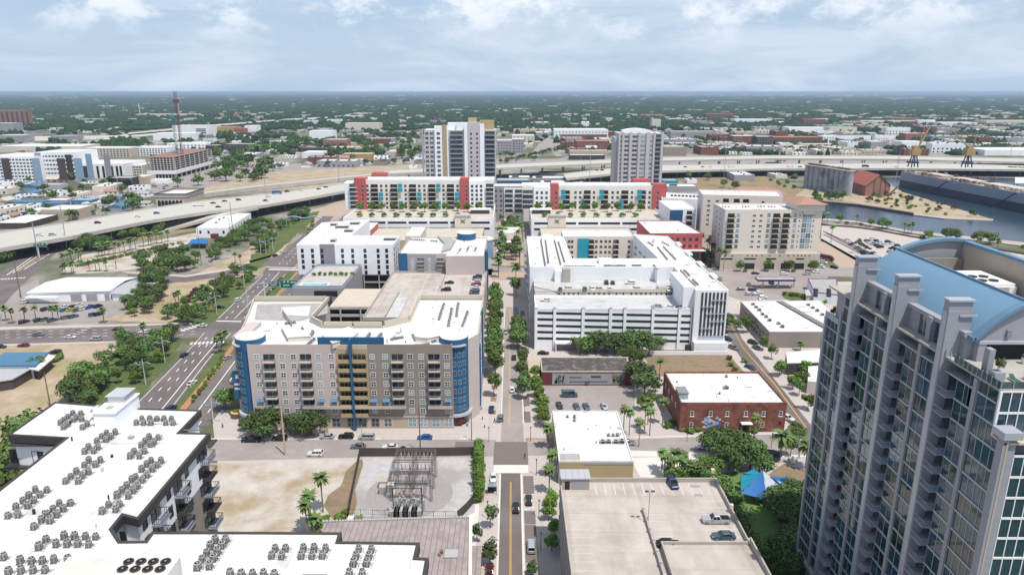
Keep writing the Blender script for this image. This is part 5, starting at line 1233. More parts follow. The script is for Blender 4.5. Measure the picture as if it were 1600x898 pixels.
# ---- 11. red-ended podium apartments (both sides of the street) -------------
def podium(b,x0,x1,y0,y1,z,name='podium'):
    b.part(name,MB().prism([(x0,y0),(x1,y0),(x1,y1),(x0,y1)],0,z,bottom=False),'white_wall');occupy([(x0,y0),(x1,y0),(x1,y1),(x0,y1)])
    b.part('terrace',MB().box(x0 + .4,y0 + .4,z + .01,x1 - .4,y1 - .4,z + .1),'roof_tan');b.part('parapet',ring(MB(),[(x0,y0),(x1,y0),(x1,y1),(x0,y1)],.4,z + .002,z + 1.1),'white_wall')
    n = int((x1 - x0) / 15)
    for k in range(2):
        for i in range(n):
            u = x0 + 2 + i * (x1 - x0 - 3) / n;b.part('opening',MB().box(u,y0 - .05,z - 3.2 - k * 4.3,u + (x1 - x0 - 3) / n - 1.6,y0 - .01,z - 1.6 - k * 4.3),'dark_recess')
GL = Bld('apartment_building','long white apartments with red end towers and teal balconies, left of the street','building',-65,548,lm='the left red-ended apartments')
podium(GL,-122,-13.5,503,568,14.5)
GR = Bld('apartment_building','long white apartments with red end towers and teal balconies, right of the street','building',65,548,lm='the right red-ended apartments')
podium(GR,14,112,500,568,14.5)
def redblock(b,x0,x1,y0,y1,z0,z1,red,white,cell,nfl,drop,flip):
    xr0,xr1 = red
    poly = [(x0,y0),(x1,y0),(x1,y1),(x0,y1)]
    shell(b,poly,z1,'ivory_wall','roof_white',1.0,'white_wall',z0=z0)
    fh = (z1 - 2.4 - z0) / nfl
    for (a,c_) in red:b.part('red_tower',MB().box(a,y0 - 1.2,z0,c_,y0 + 8,z1 + 2.0),'red_wall')
    for (a,c_) in white:b.part('white_wing',MB().box(a,y0 - 1.6,z0,c_,y0 + 7.5,z1 - .2),'white_wall')
    return fh
wS = win(1.9,2.2,'tan_wall','glass_dark',1);wL = win(1.9,2.2,'white_paint','glass',1)
# left block
yb_ = 547.0;z0_,z1_ = 14.6,37.0
def xl(px):return (px - 800) * .4963
fh = redblock(GL,xl(560),xl(772),yb_,yb_ + 17,z0_,z1_,[(xl(554),xl(572)),(xl(719),xl(733))],[(xl(733) + .1,xl(757))],None,6,0,0)
zz = [z0_ + .5 + k * fh for k in range(6)]
for u in (281,420,471,662,801,851,1042,1183):face(GL,wS,(xl(560),yb_),(xl(772),yb_),[xl(530 + u / 6.4) - xl(560)],zz)
bL = balc(5.6,1.7,'glass_dark','cream_wall','rail_dark',2.6)
for u,c_ in ((350,0),(545,1),(733,0),(925,1),(1112,0)):
    for k,z in enumerate(zz):
        put_balc(GL,bL,(xl(530 + u / 6.4),yb_ - .01,z - .2))
        if (c_ and k in (0,1,4,5)) or (not c_ and k in (2,3)):x = xl(530 + u / 6.4 + (7 if c_ or True else 0));GL.part('teal_panel',MB().box(x,yb_ - 1.85,z,x + 3.4,yb_ - 1.75,z + 2.9),'teal')
face(GL,wS,(xl(554),yb_ - 1.2),(xl(572),yb_ - 1.2),[6.3],zz);face(GL,wS,(xl(719),yb_ - 1.2),(xl(733),yb_ - 1.2),[5],zz)
face(GL,wS,(xl(733),yb_ - 1.6),(xl(757),yb_ - 1.6),[2.4,5.9,9.4],zz)
face(GL,balc(6,2.0,'glass','white_paint','rail_grey',2.8),(xl(757),yb_),(xl(772),yb_),[4],zz)
face(GL,balc(6.5,2.0,'glass','white_paint','rail_grey',2.8),(xl(530),yb_),(xl(560),yb_),[11],zz)
GL.part('end_wing',MB().box(xl(538),yb_ + .02,z0_,xl(554) - .05,yb_ + 12,z1_ - 1.5),'white_wall')
GL.part('red_pergola',MB().box(xl(574),yb_ + 18,z1_,xl(600),yb_ + 19,z1_ + 4),'red_wall')
for k in range(6):GL.part('pergola_beam',MB().box(xl(575) + k * 2.2,yb_ + 19.01,z1_ + 3.2,xl(575) + k * 2.2 + .8,yb_ + 28,z1_ + 3.8),'red_wall')
# right block
z1r = 32.5;fh = redblock(GR,xl(816),xl(1022),yb_,yb_ + 17,z0_,z1r,[(xl(860),xl(873)),(xl(1020),xl(1041))],[(xl(834),xl(860) - .1)],None,4,0,0)
zz = [z0_ + .5 + k * fh for k in range(4)]
bR = balc(5.6,1.7,'glass_dark','cream_wall','rail_dark',2.9)
def x3(u):return xl(800 + u / 3.99)
for u in (397,427,513,629,661,750,860):face(GR,wS,(xl(816),yb_),(xl(1022),yb_),[x3(u) - xl(816)],zz)
for u,ks in ((340,(2,3)),(470,()),(580,(2,3)),(705,(0,1)),(815,(3,2))):
    for k,z in enumerate(zz):
        put_balc(GR,bR,(x3(u),yb_ - .01,z - .2))
        if k in ks:GR.part('teal_panel',MB().box(x3(u) - 4.4,yb_ - 1.85,z,x3(u) - .8,yb_ - 1.75,z + 3.3),'teal')
for k in (0,1):GR.part('teal_panel',MB().box(x3(430),yb_ - .3,zz[k],x3(447),yb_ - .05,zz[k] + 3.3),'teal')
face(GR,wS,(xl(834),yb_ - 1.6),(xl(860),yb_ - 1.6),[2.5,6.2,9.9],zz);face(GR,wS,(xl(860),yb_ - 1.2),(xl(873),yb_ - 1.2),[4.6],zz);face(GR,wS,(xl(1020),yb_ - 1.2),(xl(1041),yb_ - 1.2),[4],zz)
face(GR,balc(8,2.0,'glass','white_paint','rail_grey',3),(xl(816),yb_),(xl(834),yb_),[4.2],zz)
GR.part('red_pergola',MB().box(xl(995),yb_ + 18,z1r,xl(1022),yb_ + 26,z1r + 3.4),'red_wall')
# cream sign towers on both podiums
for b,a,c_ in ((GL,711,736),(GR,856,884)):
    b.part('sign_tower',MB().box(xl(a) * .93,499.6,0,xl(c_) * .93,502.9,17.5),'cream_wall');b.part('tower_cap',MB().box(xl(a) * .93 - .3,499,17.51,xl(c_) * .93 + .3,504,18.2),'galv')
    xm = (xl(a) + xl(c_)) / 2 * .93;b.part('cross_mark',MB().tube((xm - 1.5,499.4,12.5),(xm + 1.5,499.4,15),.22,6).tube((xm - 1.5,499.4,15),(xm + 1.5,499.4,12.5),.22,6),'charcoal')
MB_ = Bld('apartment_building','grey and white balcony block between the two red-ended apartments','building',-2,575)
shell(MB_,[(-15.5,572),(9.5,572),(9.5,590),(-15.5,590)],29,'grey_wall','roof_white',.6)
MB_.part('pale_bay',MB().box(-6.5,571.2,0,9.4,571.95,28),'white_wall');face(MB_,balc(6.5,1.5,'glass_dark','white_paint','rail_grey',2.8),(-6.5,571.19),(9.4,571.19),[4,12],[8,12,16,20,24]);face(MB_,wS,(-15.5,572),(-6.5,572),[2.5,6.5],[8.5,12.5,16.5,20.5,24.5])
# lower front ledges, red corners
b = Bld('low_building','low cream front building with a long pale roof before the left podium','building',-70,470);shell(b,[(-108,455),(-20,455),(-20,499),(-108,499)],8.5,'cream_dark','roof_tan',.6)
b.part('red_corner',MB().box(-114,455,0,-96,498,12.6).box(-114.3,454.8,12.61,-95.8,498.3,13.0,1),['red_wall','roof_white_far']);b.part('grey_corner',MB().box(-124,470,0,-114.1,498,11),'purple_grey')
face(b,win(2.2,2.2,'charcoal','glass_dark',1),(-114,454.95),(-96,454.95),[3,13],[3,7]);b.part('glass_bay',MB().box(-107,453.9,1,-102,454.94,11.2),'glass_dark')
b = Bld('low_building','low cream front building before the right podium','building',60,470);shell(b,[(20,455),(84,455),(84,499),(20,499)],8.5,'cream_dark','roof_tan',.6)
RC = Bld('red_building','red two-storey corner building with white roof right of the cream apartments','building',100,440,lm='the red corner building')
rx0,ry0 = 84.5,425
shell(RC,[(rx0,ry0),(117,ry0),(113,470),(rx0,470)],19,'red_wall','roof_white',.6,'red_wall')
face(RC,win(2.0,2.0,'charcoal','glass',1),(rx0,ry0),(117,ry0),spread(4,31,7),[10.5,14.8]);RC.part('glass_base',MB().box(rx0 + 8,ry0 - .2,0,116,ry0 - .02,8.8),'glass_dark');RC.part('canopy',MB().box(rx0 + 8,ry0 - 3,8.9,119,ry0 + 1,9.4),'white_paint')
# plaza pavilion
PV = Bld('pavilion','small white-roofed pavilion at the end of the palm plaza','pavilion',0,470,lm='the plaza pavilion')
shell(PV,[(-9.5,478),(5.5,478),(5.5,500),(-9.5,500)],9,'cream_wall','roof_white',.5);PV.part('red_awning',MB().box(-6,470,3.6,6,477.9,4.2),'red_wall')
for k,(py_,w_) in enumerate(((392,8),(387,7),(378,6))):
    x,y = P(795,py_,4);b = Bld('canopy','white canopy over the palm plaza, %s from the crossing' % ORD[k],'canopy',x,y);b.part('roof',MB().box(x - w_,y - 2.6,4,x + w_,y + 2.6,4.4),'white_paint');b.part('post',MB().box(x - w_ + .3,y - .2,0,x - w_ + .6,y + .2,3.99).box(x + w_ - .6,y - .2,0,x + w_ - .3,y + .2,3.99),'galv')
sheet('plaza',[(776,415),(820,415),(812,340),(779,340)],'paver_tan',.09)
for sx,lab in ((-1,'left'),(1,'right')):
    b = Bld('round_pavilion','pale blue drum-shaped corner pavilion on the %s of the plaza' % lab,'pavilion',sx * 19,452);b.part('drum',MB().cyl(sx * 17.5 + (3 if sx > 0 else -1),446,0,11.5,6.2,26),'pole_blue');b.part('roof',MB().cyl(sx * 17.5 + (3 if sx > 0 else -1),446,11.51,12.3,6.6,26),'roof_white')

# ---- 12. twin towers behind -------------------------------------------------
TW = Bld('tower','white and mustard high-rise apartment tower beyond the left red-ended apartments','tower',-40,610,lm='the white and mustard tower')
ty = 620.0;k_ = (ty * CP + 55 * SP) / F_
def xt(px):return (px - 800) * k_
zt_ = htz(ty,198)
TW.part('wall',MB().box(xt(664),ty,0,xt(774),ty + 24,zt_ - 3),'tower_grey');occupy([(xt(664),ty),(xt(774),ty),(xt(774),ty + 24),(xt(664),ty + 24)])
for a,c_,m_,dz,dy in ((660,662.5,'rail_grey',-2,.5),(680,691.5,'white_wall',1,1.4),(691.6,698.8,'ochre',1.5,1.0),(699,701,'white_wall',1,1.3),(726,731,'white_wall',2.5,1.6),(731.2,750,'tower_grey',3.5,1.2),(750.2,757,'white_wall',2.5,1.6)):
    TW.part('vertical_panel',MB().box(xt(a),ty - dy,0,xt(c_),ty - .02,zt_ + dz),m_)
TW.part('roof',MB().box(xt(664),ty + .1,zt_ - 2.99,xt(774),ty + 23.9,zt_ - 2.8),'roof_white')
for a,c_,h in ((732,745,7),(750,772,5),(700,730,3)):TW.part('roof_house',MB().box(xt(a),ty + 4,zt_ - 2.79,xt(c_),ty + 14,zt_ + h),'ochre' if h > 4 else 'white_wall')
TW.part('roof_house',MB().box(xt(714),ty + 1.5,zt_ - 2.79,xt(750),ty + 3.9,zt_ + 3.6),'white_wall')
fl = [zt_ - 7 - 3.93 * k for k in range(13)]
wt_ = win(3.0,2.4,'white_paint','glass',1)
face(TW,wt_,(xt(664),ty),(xt(680),ty),[2.2,6.2],fl);face(TW,wt_,(xt(680),ty - 1.4),(xt(691),ty - 1.4),[3.4],fl);face(TW,win(1.8,1.9,'tower_grey','glass_dark',0),(xt(731.2),ty - 1.2),(xt(750),ty - 1.2),[3,8.2],fl)
bt = balc(11,1.8,'glass','galv','rail_grey',3.0);face(TW,bt,(xt(701),ty),(xt(726),ty),[7.0],fl);face(TW,balc(8.5,1.8,'glass_dark','galv','rail_grey',3.0),(xt(757),ty),(xt(774),ty),[4.8],fl)
GT = Bld('tower','slim grey high-rise tower with curved white top, standing alone','tower',115,640,lm='the slim grey tower')
ty2 = 640.0;k2 = (ty2 * CP + 50 * SP) / F_
def xg(px):return (px - 800) * k2
zg2 = htz(ty2,206)
GT.part('wall',MB().box(xg(966),ty2,0,xg(1034),ty2 + 26,zg2 - 1.5),'tower_grey');occupy([(xg(960),ty2),(xg(1036),ty2),(xg(1036),ty2 + 26),(xg(960),ty2 + 26)])
GT.part('side_wing',MB().box(xg(961),ty2 + 2.5,0,xg(966) - .02,ty2 + 24,zg2 - 5),'tower_grey')
for a,c_ in ((966,968),(971.6,974),(983,986),(996.5,999),(1009,1014),(1020,1023),(1032,1036)):GT.part('pier',MB().box(xg(a),ty2 - 1.0,0,xg(c_),ty2 - .02,zg2 - .4),'tower_grey')
GT.part('roof',MB().box(xg(966) + .3,ty2 + .3,zg2 - 1.49,xg(1034) - .3,ty2 + 25.7,zg2 - 1.3),'roof_white')
mb = MB();n = 12
for i in range(n):
    t0,t1 = i / n,(i + 1) / n;f_ = lambda t:zg2 + 2.6 * math.sin(PI * (.1 + .8 * t))
    mb.add([(xg(972) + t0 * (xg(1018) - xg(972)),ty2 + 1,f_(t0)),(xg(972) + t1 * (xg(1018) - xg(972)),ty2 + 1,f_(t1)),(xg(972) + t1 * (xg(1018) - xg(972)),ty2 + 1,zg2 - 1.2),(xg(972) + t0 * (xg(1018) - xg(972)),ty2 + 1,zg2 - 1.2)],[(3,2,1,0)])
    mb.add([(xg(972) + t0 * (xg(1018) - xg(972)),ty2 + 1,f_(t0)),(xg(972) + t1 * (xg(1018) - xg(972)),ty2 + 1,f_(t1)),(xg(972) + t1 * (xg(1018) - xg(972)),ty2 + 14,f_(t1)),(xg(972) + t0 * (xg(1018) - xg(972)),ty2 + 14,f_(t0))],[(0,1,2,3)])
GT.part('curved_crown',mb,'white_wall')
fl = [zg2 - 5.4 - 4.0 * k for k in range(14)]
for a,c_ in ((968,971.5),(974,983),(986,996.5),(999,1009),(1014,1020)):
    w_ = xg(c_) - xg(a) - .5;face(GT,win(round(w_ * .82,2),2.1,'tower_grey','glass' if a % 3 else 'glass_pale',1),(xg(a),ty2),(xg(c_),ty2),[w_ / 2 + .25],fl)
face(GT,balc(4.4,1.6,'glass_dark','galv','rail_grey',3),(xg(1023),ty2),(xg(1032),ty2),[2.6],fl)

# ---- 13. beige apartments by the water --------------------------------------
KB = Bld('apartment_building','tall beige apartments with terracotta corner roof beside the waterway','building',155,415,lm='the beige waterside apartments')
kx0,kx1,ky,kz = 126.5,184.0,414.0,35.0
shell(KB,[(kx0,ky),(kx1,ky),(kx1,ky + 24),(kx0,ky + 24)],kz,'cream_wall','roof_white',1.0,'cream_wall')
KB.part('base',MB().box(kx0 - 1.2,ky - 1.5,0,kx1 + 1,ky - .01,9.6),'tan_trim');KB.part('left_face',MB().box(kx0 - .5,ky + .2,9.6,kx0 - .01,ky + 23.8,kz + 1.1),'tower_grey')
mb = MB();rx_,ry_ = kx1 - 17,ky - .8
mb.box(rx_ + 1.5,ry_ - .8,kz + .5,kx1 + .5,ky + 17,kz + 4.2,1)
v = [(rx_,ry_ - 2,kz + 4.2),(kx1 + 2,ry_ - 2,kz + 4.2),(kx1 + 2,ky + 19,kz + 4.2),(rx_,ky + 19,kz + 4.2),(rx_ + 8,ky + 5,kz + 7.4),(kx1 - 7,ky + 5,kz + 7.4),(kx1 - 7,ky + 12,kz + 7.4),(rx_ + 8,ky + 12,kz + 7.4)]
mb.add(v,[(0,1,5,4),(1,2,6,5),(2,3,7,6),(3,0,4,7),(4,5,6,7),(3,2,1,0)],0);KB.part('hip_roof',mb,['roof_terra','cream_wall'])
def xk(u):return (u - 655) / (1450 - 655) * (kx1 - kx0) + kx0
zk = [kz - 3.6 - 3.15 * k for k in range(7)]
for u in (895,952):face(KB,win(1.9,1.5,'white_paint','glass_dark',1),(kx0,ky),(kx1,ky),[xk(u) - kx0],[z + .3 for z in zk])
for u in (765,1015,1232):face(KB,win(2.2,2.5,'white_paint','glass_pale',0,1),(kx0,ky),(kx1,ky),[xk(u) - kx0],zk)
for u in (1270,1385):face(KB,win(.7,1.2,'cream_wall','glass_dark',0),(kx0,ky),(kx1,ky),[xk(u) - kx0],[z + .5 for z in zk])
face(KB,win(3.1,2.9,'white_paint','glass_pale',1,1),(kx0,ky),(kx1,ky),[xk(1312) - kx0,xk(1352) - kx0],zk)
KB.part('bay_surround',MB().box(xk(1290),ky - 1.0,kz - 1.5,xk(1378),ky - .02,kz + 4.0),'cream_wall');face(KB,win(2.4,2.2,'white_paint','glass_pale',0,1),(kx0,ky - 1.0),(kx1,ky - 1.0),[xk(1312) - kx0,xk(1356) - kx0],[kz + .8])
bk_ = balc(4.2,1.6,'glass_dark','tan_trim','rail_dark',2.5);face(KB,bk_,(kx0,ky),(kx1,ky),[xk(705) - kx0,xk(1078) - kx0,xk(1160) - kx0],[z - .2 for z in zk])
for u,wd_ in ((690,7),(885,7),(1060,6),(1300,5)):KB.part('garage_slot',MB().box(xk(u) - wd_ / 2,ky - 1.56,6.0,xk(u) + wd_ / 2,ky - 1.51,6.9),'dark_recess')
for u in (885,1188,1298,1050):KB.part('entrance',MB().box(xk(u) - 3,ky - 1.56,0,xk(u) + 3,ky - 1.51,3.8),'dark_recess')
for u in (680,735,862,900,935,980,1045,1130,1200,1245,1280,1310,1340,1375):KB.part('port_window',MB().cyl(0,0,0,.05,.45,10),'dark_recess').matrix_local = Matrix.Translation((xk(u) - 155,ky - 1.51 - 415,8.4)) @ Matrix.Rotation(PI / 2,4,'X') @ Matrix.Translation((155,415,0))
face(KB,win(1.5,1.5,'tower_grey','glass_dark',0),(kx0 - .5,ky + 24),(kx0 - .5,ky),[8,16],zk)
i = 0
for u0,n in ((690,3),(860,3),(990,3),(1080,3)):
    i += 1
    for k in range(n):unit(xk(u0 + k * 25),ky + 15,kz + .13,'dark condenser on the beige waterside roof, %s cluster, %s one' % (ORD[i - 1],ORD[k]),'condensers on the beige waterside apartments',CU_S,parts=False)
K2 = Bld('apartment_building','second beige block standing behind the beige waterside apartments','building',150,480,lm='the rear beige block')
shell(K2,[(129,474),(180,466),(186,492),(133,500)],35.5,'cream_wall','roof_white',1.0)
zk2 = [31.5 - 3.2 * k for k in range(6)]
face(K2,win(2,1.6,'white_paint','glass_dark',1),(129,474),(180,466),[4,9.5,39],zk2);face(K2,balc(4,1.3,'glass_dark','cream_wall','rail_dark',2.6),(129,474),(180,466),[15,22,28],zk2[:3])
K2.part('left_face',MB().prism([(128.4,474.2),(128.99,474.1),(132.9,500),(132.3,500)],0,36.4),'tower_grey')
K2.part('hip_roof',MB().add([(158,505,33),(196,500,33),(198,520,33),(160,524,33),(166,512,36.5),(190,509,36.5)],[(0,1,5,4),(1,2,5),(2,3,4,5),(3,0,4)]),'roof_terra');K2.part('end_wing',MB().prism([(161,507),(194,503),(195,517),(163,521)],0,32.99),'cream_wall')
b = Bld('white_building','long white-roofed block with dark roof units behind the rear beige block','building',140,560);shell(b,[(115,540),(178,520),(186,545),(122,570)],24,'white_wall','roof_white',.8)
for k in range(20):b.part('roof_unit',MB().box(125 + k * 2.7,552 - k * .8,24.13,126.6 + k * 2.7,554 - k * .8,25.3),'unit_dark')
b = Bld('blue_glass_building','narrow white block with dark blue glass face left of the rear beige block','building',115,500);shell(b,[(109,482),(127,482),(127,520),(109,520)],25,'white_wall','roof_white',.5);b.part('glass_face',MB().box(109,481.9,3,118,481.99,24.6),'blue_wall')
face(b,balc(4,1.3,'glass_dark','white_wall','rail_dark',2.6),(118,482),(127,482),[4.5],[6,10,14,18,21.5])

# ---- 14. right: workshops, filling station ----------------------------------
RW = Bld('warehouse','brown warehouse with white roof split by a dark skylight strip','warehouse',125,290,lm='the skylight warehouse')
z8 = 7.0;wq = [(107.0,277),(141,277),(147,322),(108.8,321)]
shell(RW,wq,z8,'brown_wall','roof_white',.3,'roof_white_far')
RW.part('skylight_strip',MB().prism([(131.5,277.5),(134.8,277.5),(128.5,320.5),(125.6,320.5)],z8 + .13,z8 + .5),'unit_dark')
mb = MB()
for k in range(22):t = k / 22;mb.prism([(131.5 - 5.9 * t,277.6 + 43 * t),(134.8 - 6.3 * t,277.6 + 43 * t),(134.8 - 6.3 * t,278.2 + 43 * t),(131.5 - 5.9 * t,278.2 + 43 * t)],z8 + .51,z8 + .75)
RW.part('skylight_bar',mb,'unit_pale');RW.part('door',MB().box(129.5,276.9,0,133.5,276.98,4.2),'dark_recess');RW.part('door_frame',MB().box(129.0,276.7,0,129.4,276.89,4.8).box(133.6,276.7,0,134,276.89,4.8).box(129.41,276.7,4.3,133.59,276.89,4.8),'cream_wall')
face(RW,win(2.2,3.5,'charcoal','glass_dark',1),(108.7,320.5),(107.0,277),spread(2,42,10),[1.2])
for k,(u,v) in enumerate(((230,225),(250,243),(270,262),(291,288),(314,305),(336,327),(393,347),(418,368),(583,228),(612,246),(640,266),(672,290))):
    unit(*P(1120 + u / 4.082,420 + v / 4.082,z8 + .6),z8 + .13,'pale box unit on the skylight warehouse roof, %s %s' % (ORD[k if k < 8 else k - 8],'left of the skylight' if k < 8 else 'right of the skylight'),'units on the skylight warehouse',BXM)
b = Bld('shed','white-roofed dark shed below the skylight warehouse','shed',112,252);sp_ = [P(1230,568,4.5),P(1300,566,4.5),P(1300,545,4.5),P(1228,551,4.5)];shell(b,sp_,4.5,'charcoal','roof_white',.3,'roof_white_far')
b = Bld('shed','narrow white-roofed shed partly hidden by the glass tower','shed',108,225);sp_ = [P(1262,596,4.5),P(1300,600,4.5),P(1290,571,4.5),P(1263,573,4.5)];shell(b,sp_,4.5,'tan_wall','roof_white',.3,'roof_white_far')
FS = Bld('filling_station','filling station canopy with purple edge on the right','filling station',130,350,lm='the purple-edged filling station')
fq = [P(1179,433,5),P(1240,433,5),P(1243,438,5),P(1184,438,5)]
FS.part('canopy',MB().prism(fq,4.6,5.2),'roof_grey');FS.part('purple_edge',ring(MB(),fq,.25,4.4,5.4),'purple');occupy(fq)
mb = MB()
for k in range(3):
    x = fq[3][0] + 4 + k * 8.5;y = (fq[0][1] + fq[3][1]) / 2;mb.box(x,y - .4,0,x + .5,y + .4,4.59);mb.box(x - 1,y - .6,0,x - .3,y + .6,1.7)
FS.part('pump',mb,'galv')
b = Bld('shop_building','low purple-trimmed station shop with roof clutter','building',165,340);sq = [P(1272,457,5),P(1310,462,5),P(1308,436,5),P(1262,436,5)];shell(b,sq,5,'white_wall','roof_grey',.5,'purple')
for k in range(6):b.part('roof_unit',MB().box(150 + k * 2.2,335 + (k % 3) * 5,5.13,151.5 + k * 2.2,337 + (k % 3) * 5,6.3),'unit_dark')
b = Bld('tank_house','small grey roofed kiosk beside the planted island','kiosk',133,320);sq = [P(1259,462,3),P(1278,462,3),P(1274,453,3),P(1257,453,3)];b.part('wall',MB().prism(inset(sq,.4),0,2.99),'tan_wall');b.part('roof',MB().prism(sq,3,3.25),'galv')
sheet('planted_island',[(1222,462),(1235,470),(1270,472),(1272,464),(1240,456),(1226,456)],'grass',.09)

# ---- 15. silo, derelict red building, ship, cranes --------------------------
SI = Bld('grain_silo','long row of weathered grey concrete silos on the spit','silo',330,780,lm='the grey silos')
p0,p1 = Vector(P(1264,297)),Vector(P(1330,304));p0 = Vector((P(1263,295)[0],790));p1 = Vector((P(1329,305)[0] - 4,722))
hs = htz(p0.y,258);n = 9;d = (p1 - p0) / n;rr_ = d.length / 2;nn = Vector((d.y,-d.x)).normalized() * -1
mb = MB()
for i in range(n):
    c_ = p0 + d * (i + .5)
    for j in (0,):
        q = c_ + nn * -(rr_ * 2 * j) * -1;mb.cyl(q.x,q.y,0,hs - (0 if i > 0 else 0),rr_ * 1.02,18)
SI.part('silo_barrels',mb,'silo');occupy([tuple(p0),tuple(p1),tuple(p1 + nn * 30),tuple(p0 + nn * 30)])
q = [tuple(p0 - nn * rr_),tuple(p1 - nn * rr_),tuple(p1 + nn * rr_),tuple(p0 + nn * rr_)]
SI.part('top_slab',MB().prism(q,hs,hs + .8),'concrete_wall');SI.part('gallery',MB().prism([tuple(p0 + d * .2),tuple(p1 - d * .4),tuple(p1 - d * .4 + nn * 3),tuple(p0 + d * .2 + nn * 3)],hs + .81,hs + 2.6),'rusty_deck')
mb = MB()
for k in range(24):c_ = p0 + (p1 - p0) * (k / 24);mb.box(c_.x,c_.y,hs + .81,c_.x + .4,c_.y + .4,hs + 2 + (k * 7 % 5) * .4)
SI.part('rubble',mb,'rusty_deck')
RD = Bld('derelict_warehouse','derelict red gabled warehouse next to the grey silos','warehouse',365,700,lm='the derelict red warehouse')
a0 = Vector(P(1331,303));a1 = Vector(P(1351,307));a2 = Vector(P(1389,307));e1 = a1;e2 = a2;dv = Vector((a0.x + 2,a0.y + 35)) - a1
dv = Vector((3,49));hr = htz(a1.y,290);hp_ = htz(a1.y,275) + 1
def v3(p,z):return (p.x,p.y,z)
mid = (a1 + a2) / 2
mb = MB();mb.add([v3(a1,0),v3(a2,0),v3(a2,hr),v3(mid,hp_),v3(a1,hr)],[(0,1,2,3,4)]);mb.add([v3(a1 + dv,0),v3(a2 + dv,0),v3(a2 + dv,hr),v3(mid + dv,hp_),v3(a1 + dv,hr)],[(4,3,2,1,0)])
mb.quad(v3(a1 + dv,0),v3(a1,0),v3(a1,hr),v3(a1 + dv,hr));mb.quad(v3(a2,0),v3(a2 + dv,0),v3(a2 + dv,hr),v3(a2,hr));RD.part('wall',mb,'old_stucco');occupy([tuple(a1),tuple(a2),tuple(a2 + dv),tuple(a1 + dv)])
mb = MB();o = Vector((-1.0,-1.0));o2 = Vector((1.0,-1.0))
mb.quad(v3(a1 + o,hr - .2),v3(mid + Vector((0,-1)),hp_ + .4),v3(mid + dv,hp_ + .4),v3(a1 + dv + o,hr - .2));mb.quad(v3(mid + Vector((0,-1)),hp_ + .4),v3(a2 + o2,hr - .2),v3(a2 + dv + o2,hr - .2),v3(mid + dv,hp_ + .4));RD.part('roof',mb,'rust_roof')
mb = MB()
for t in (.33,.6,.8):c_ = a1 + (a2 - a1) * t;mb.box(c_.x - .3,c_.y - .25,0,c_.x + .3,c_.y - .05,hr + (hp_ - hr) * (1 - abs(t - .5) * 2) - .5)
RD.part('pier',mb,'dark_brown');RD.part('lean_to',MB().tube((a2.x - 3,a2.y - 2,1),(a2.x + 10,a2.y + 3,10),.8,6),'dark_brown')
# ship in dock
SH = Bld('ship','long dark blue laid-up hull moored right of the spit','ship',445,700,lm='the dark blue hull')
s0 = Vector((P(1409,293)[0],800));s1 = Vector((P(1600,334)[0] + 2,613));du = (s1 - s0).normalized();s2 = s1 + du * 110;no_ = Vector((-du.y,du.x)) * 1;no_ = no_ if no_.x > 0 else -no_
hs_ = htz(s0.y,268);hw_ = 34.0
out_ = [s0 + no_ * 4,s0 + du * 3,s0 + du * 12 - no_ * .6,s2,s2 + no_ * hw_,s0 + no_ * hw_]
zm = hs_ * .48
SH.part('lower_hull',MB().prism([tuple(q) for q in out_],-.5,zm,bottom=False),'ship_navy');SH.part('upper_hull',MB().prism([tuple(q) for q in out_],zm + .01,hs_,bottom=False),'ship_blue');occupy([tuple(q) for q in out_],4)
SH.part('deck',MB().prism(inset([tuple(q) for q in out_],1.2),hs_ + .01,hs_ + .3),'rusty_deck')
for t,w_,l_ in ((30,12,30),(72,14,34),(118,15,46),(190,14,50),(235,12,40)):
    c_ = s0 + du * t + no_ * 9;SH.part('hatch_cover',MB().prism([tuple(c_),tuple(c_ + du * l_),tuple(c_ + du * l_ + no_ * w_),tuple(c_ + no_ * w_)],hs_ + .31,hs_ + 1.8),'roof_tan')
rr = random.Random(3);mb = MB()
for k in range(160):
    c_ = s0 + du * rr.uniform(6,280) + no_ * rr.choice((rr.uniform(1.5,6),rr.uniform(24,32)));s_ = rr.uniform(.4,1.6);mb.box(c_.x - s_,c_.y - s_,hs_ + .31,c_.x + s_,c_.y + s_,hs_ + rr.uniform(.8,3))
SH.part('deck_gear',mb,'rusty_deck')
for t in (60,150):c_ = s0 + du * t - no_ * .7;SH.part('draft_brace',MB().tube((c_.x,c_.y,2),(c_.x + du.x * 22,c_.y + du.y * 22,hs_ - .5),.45,5),'dark_brown')
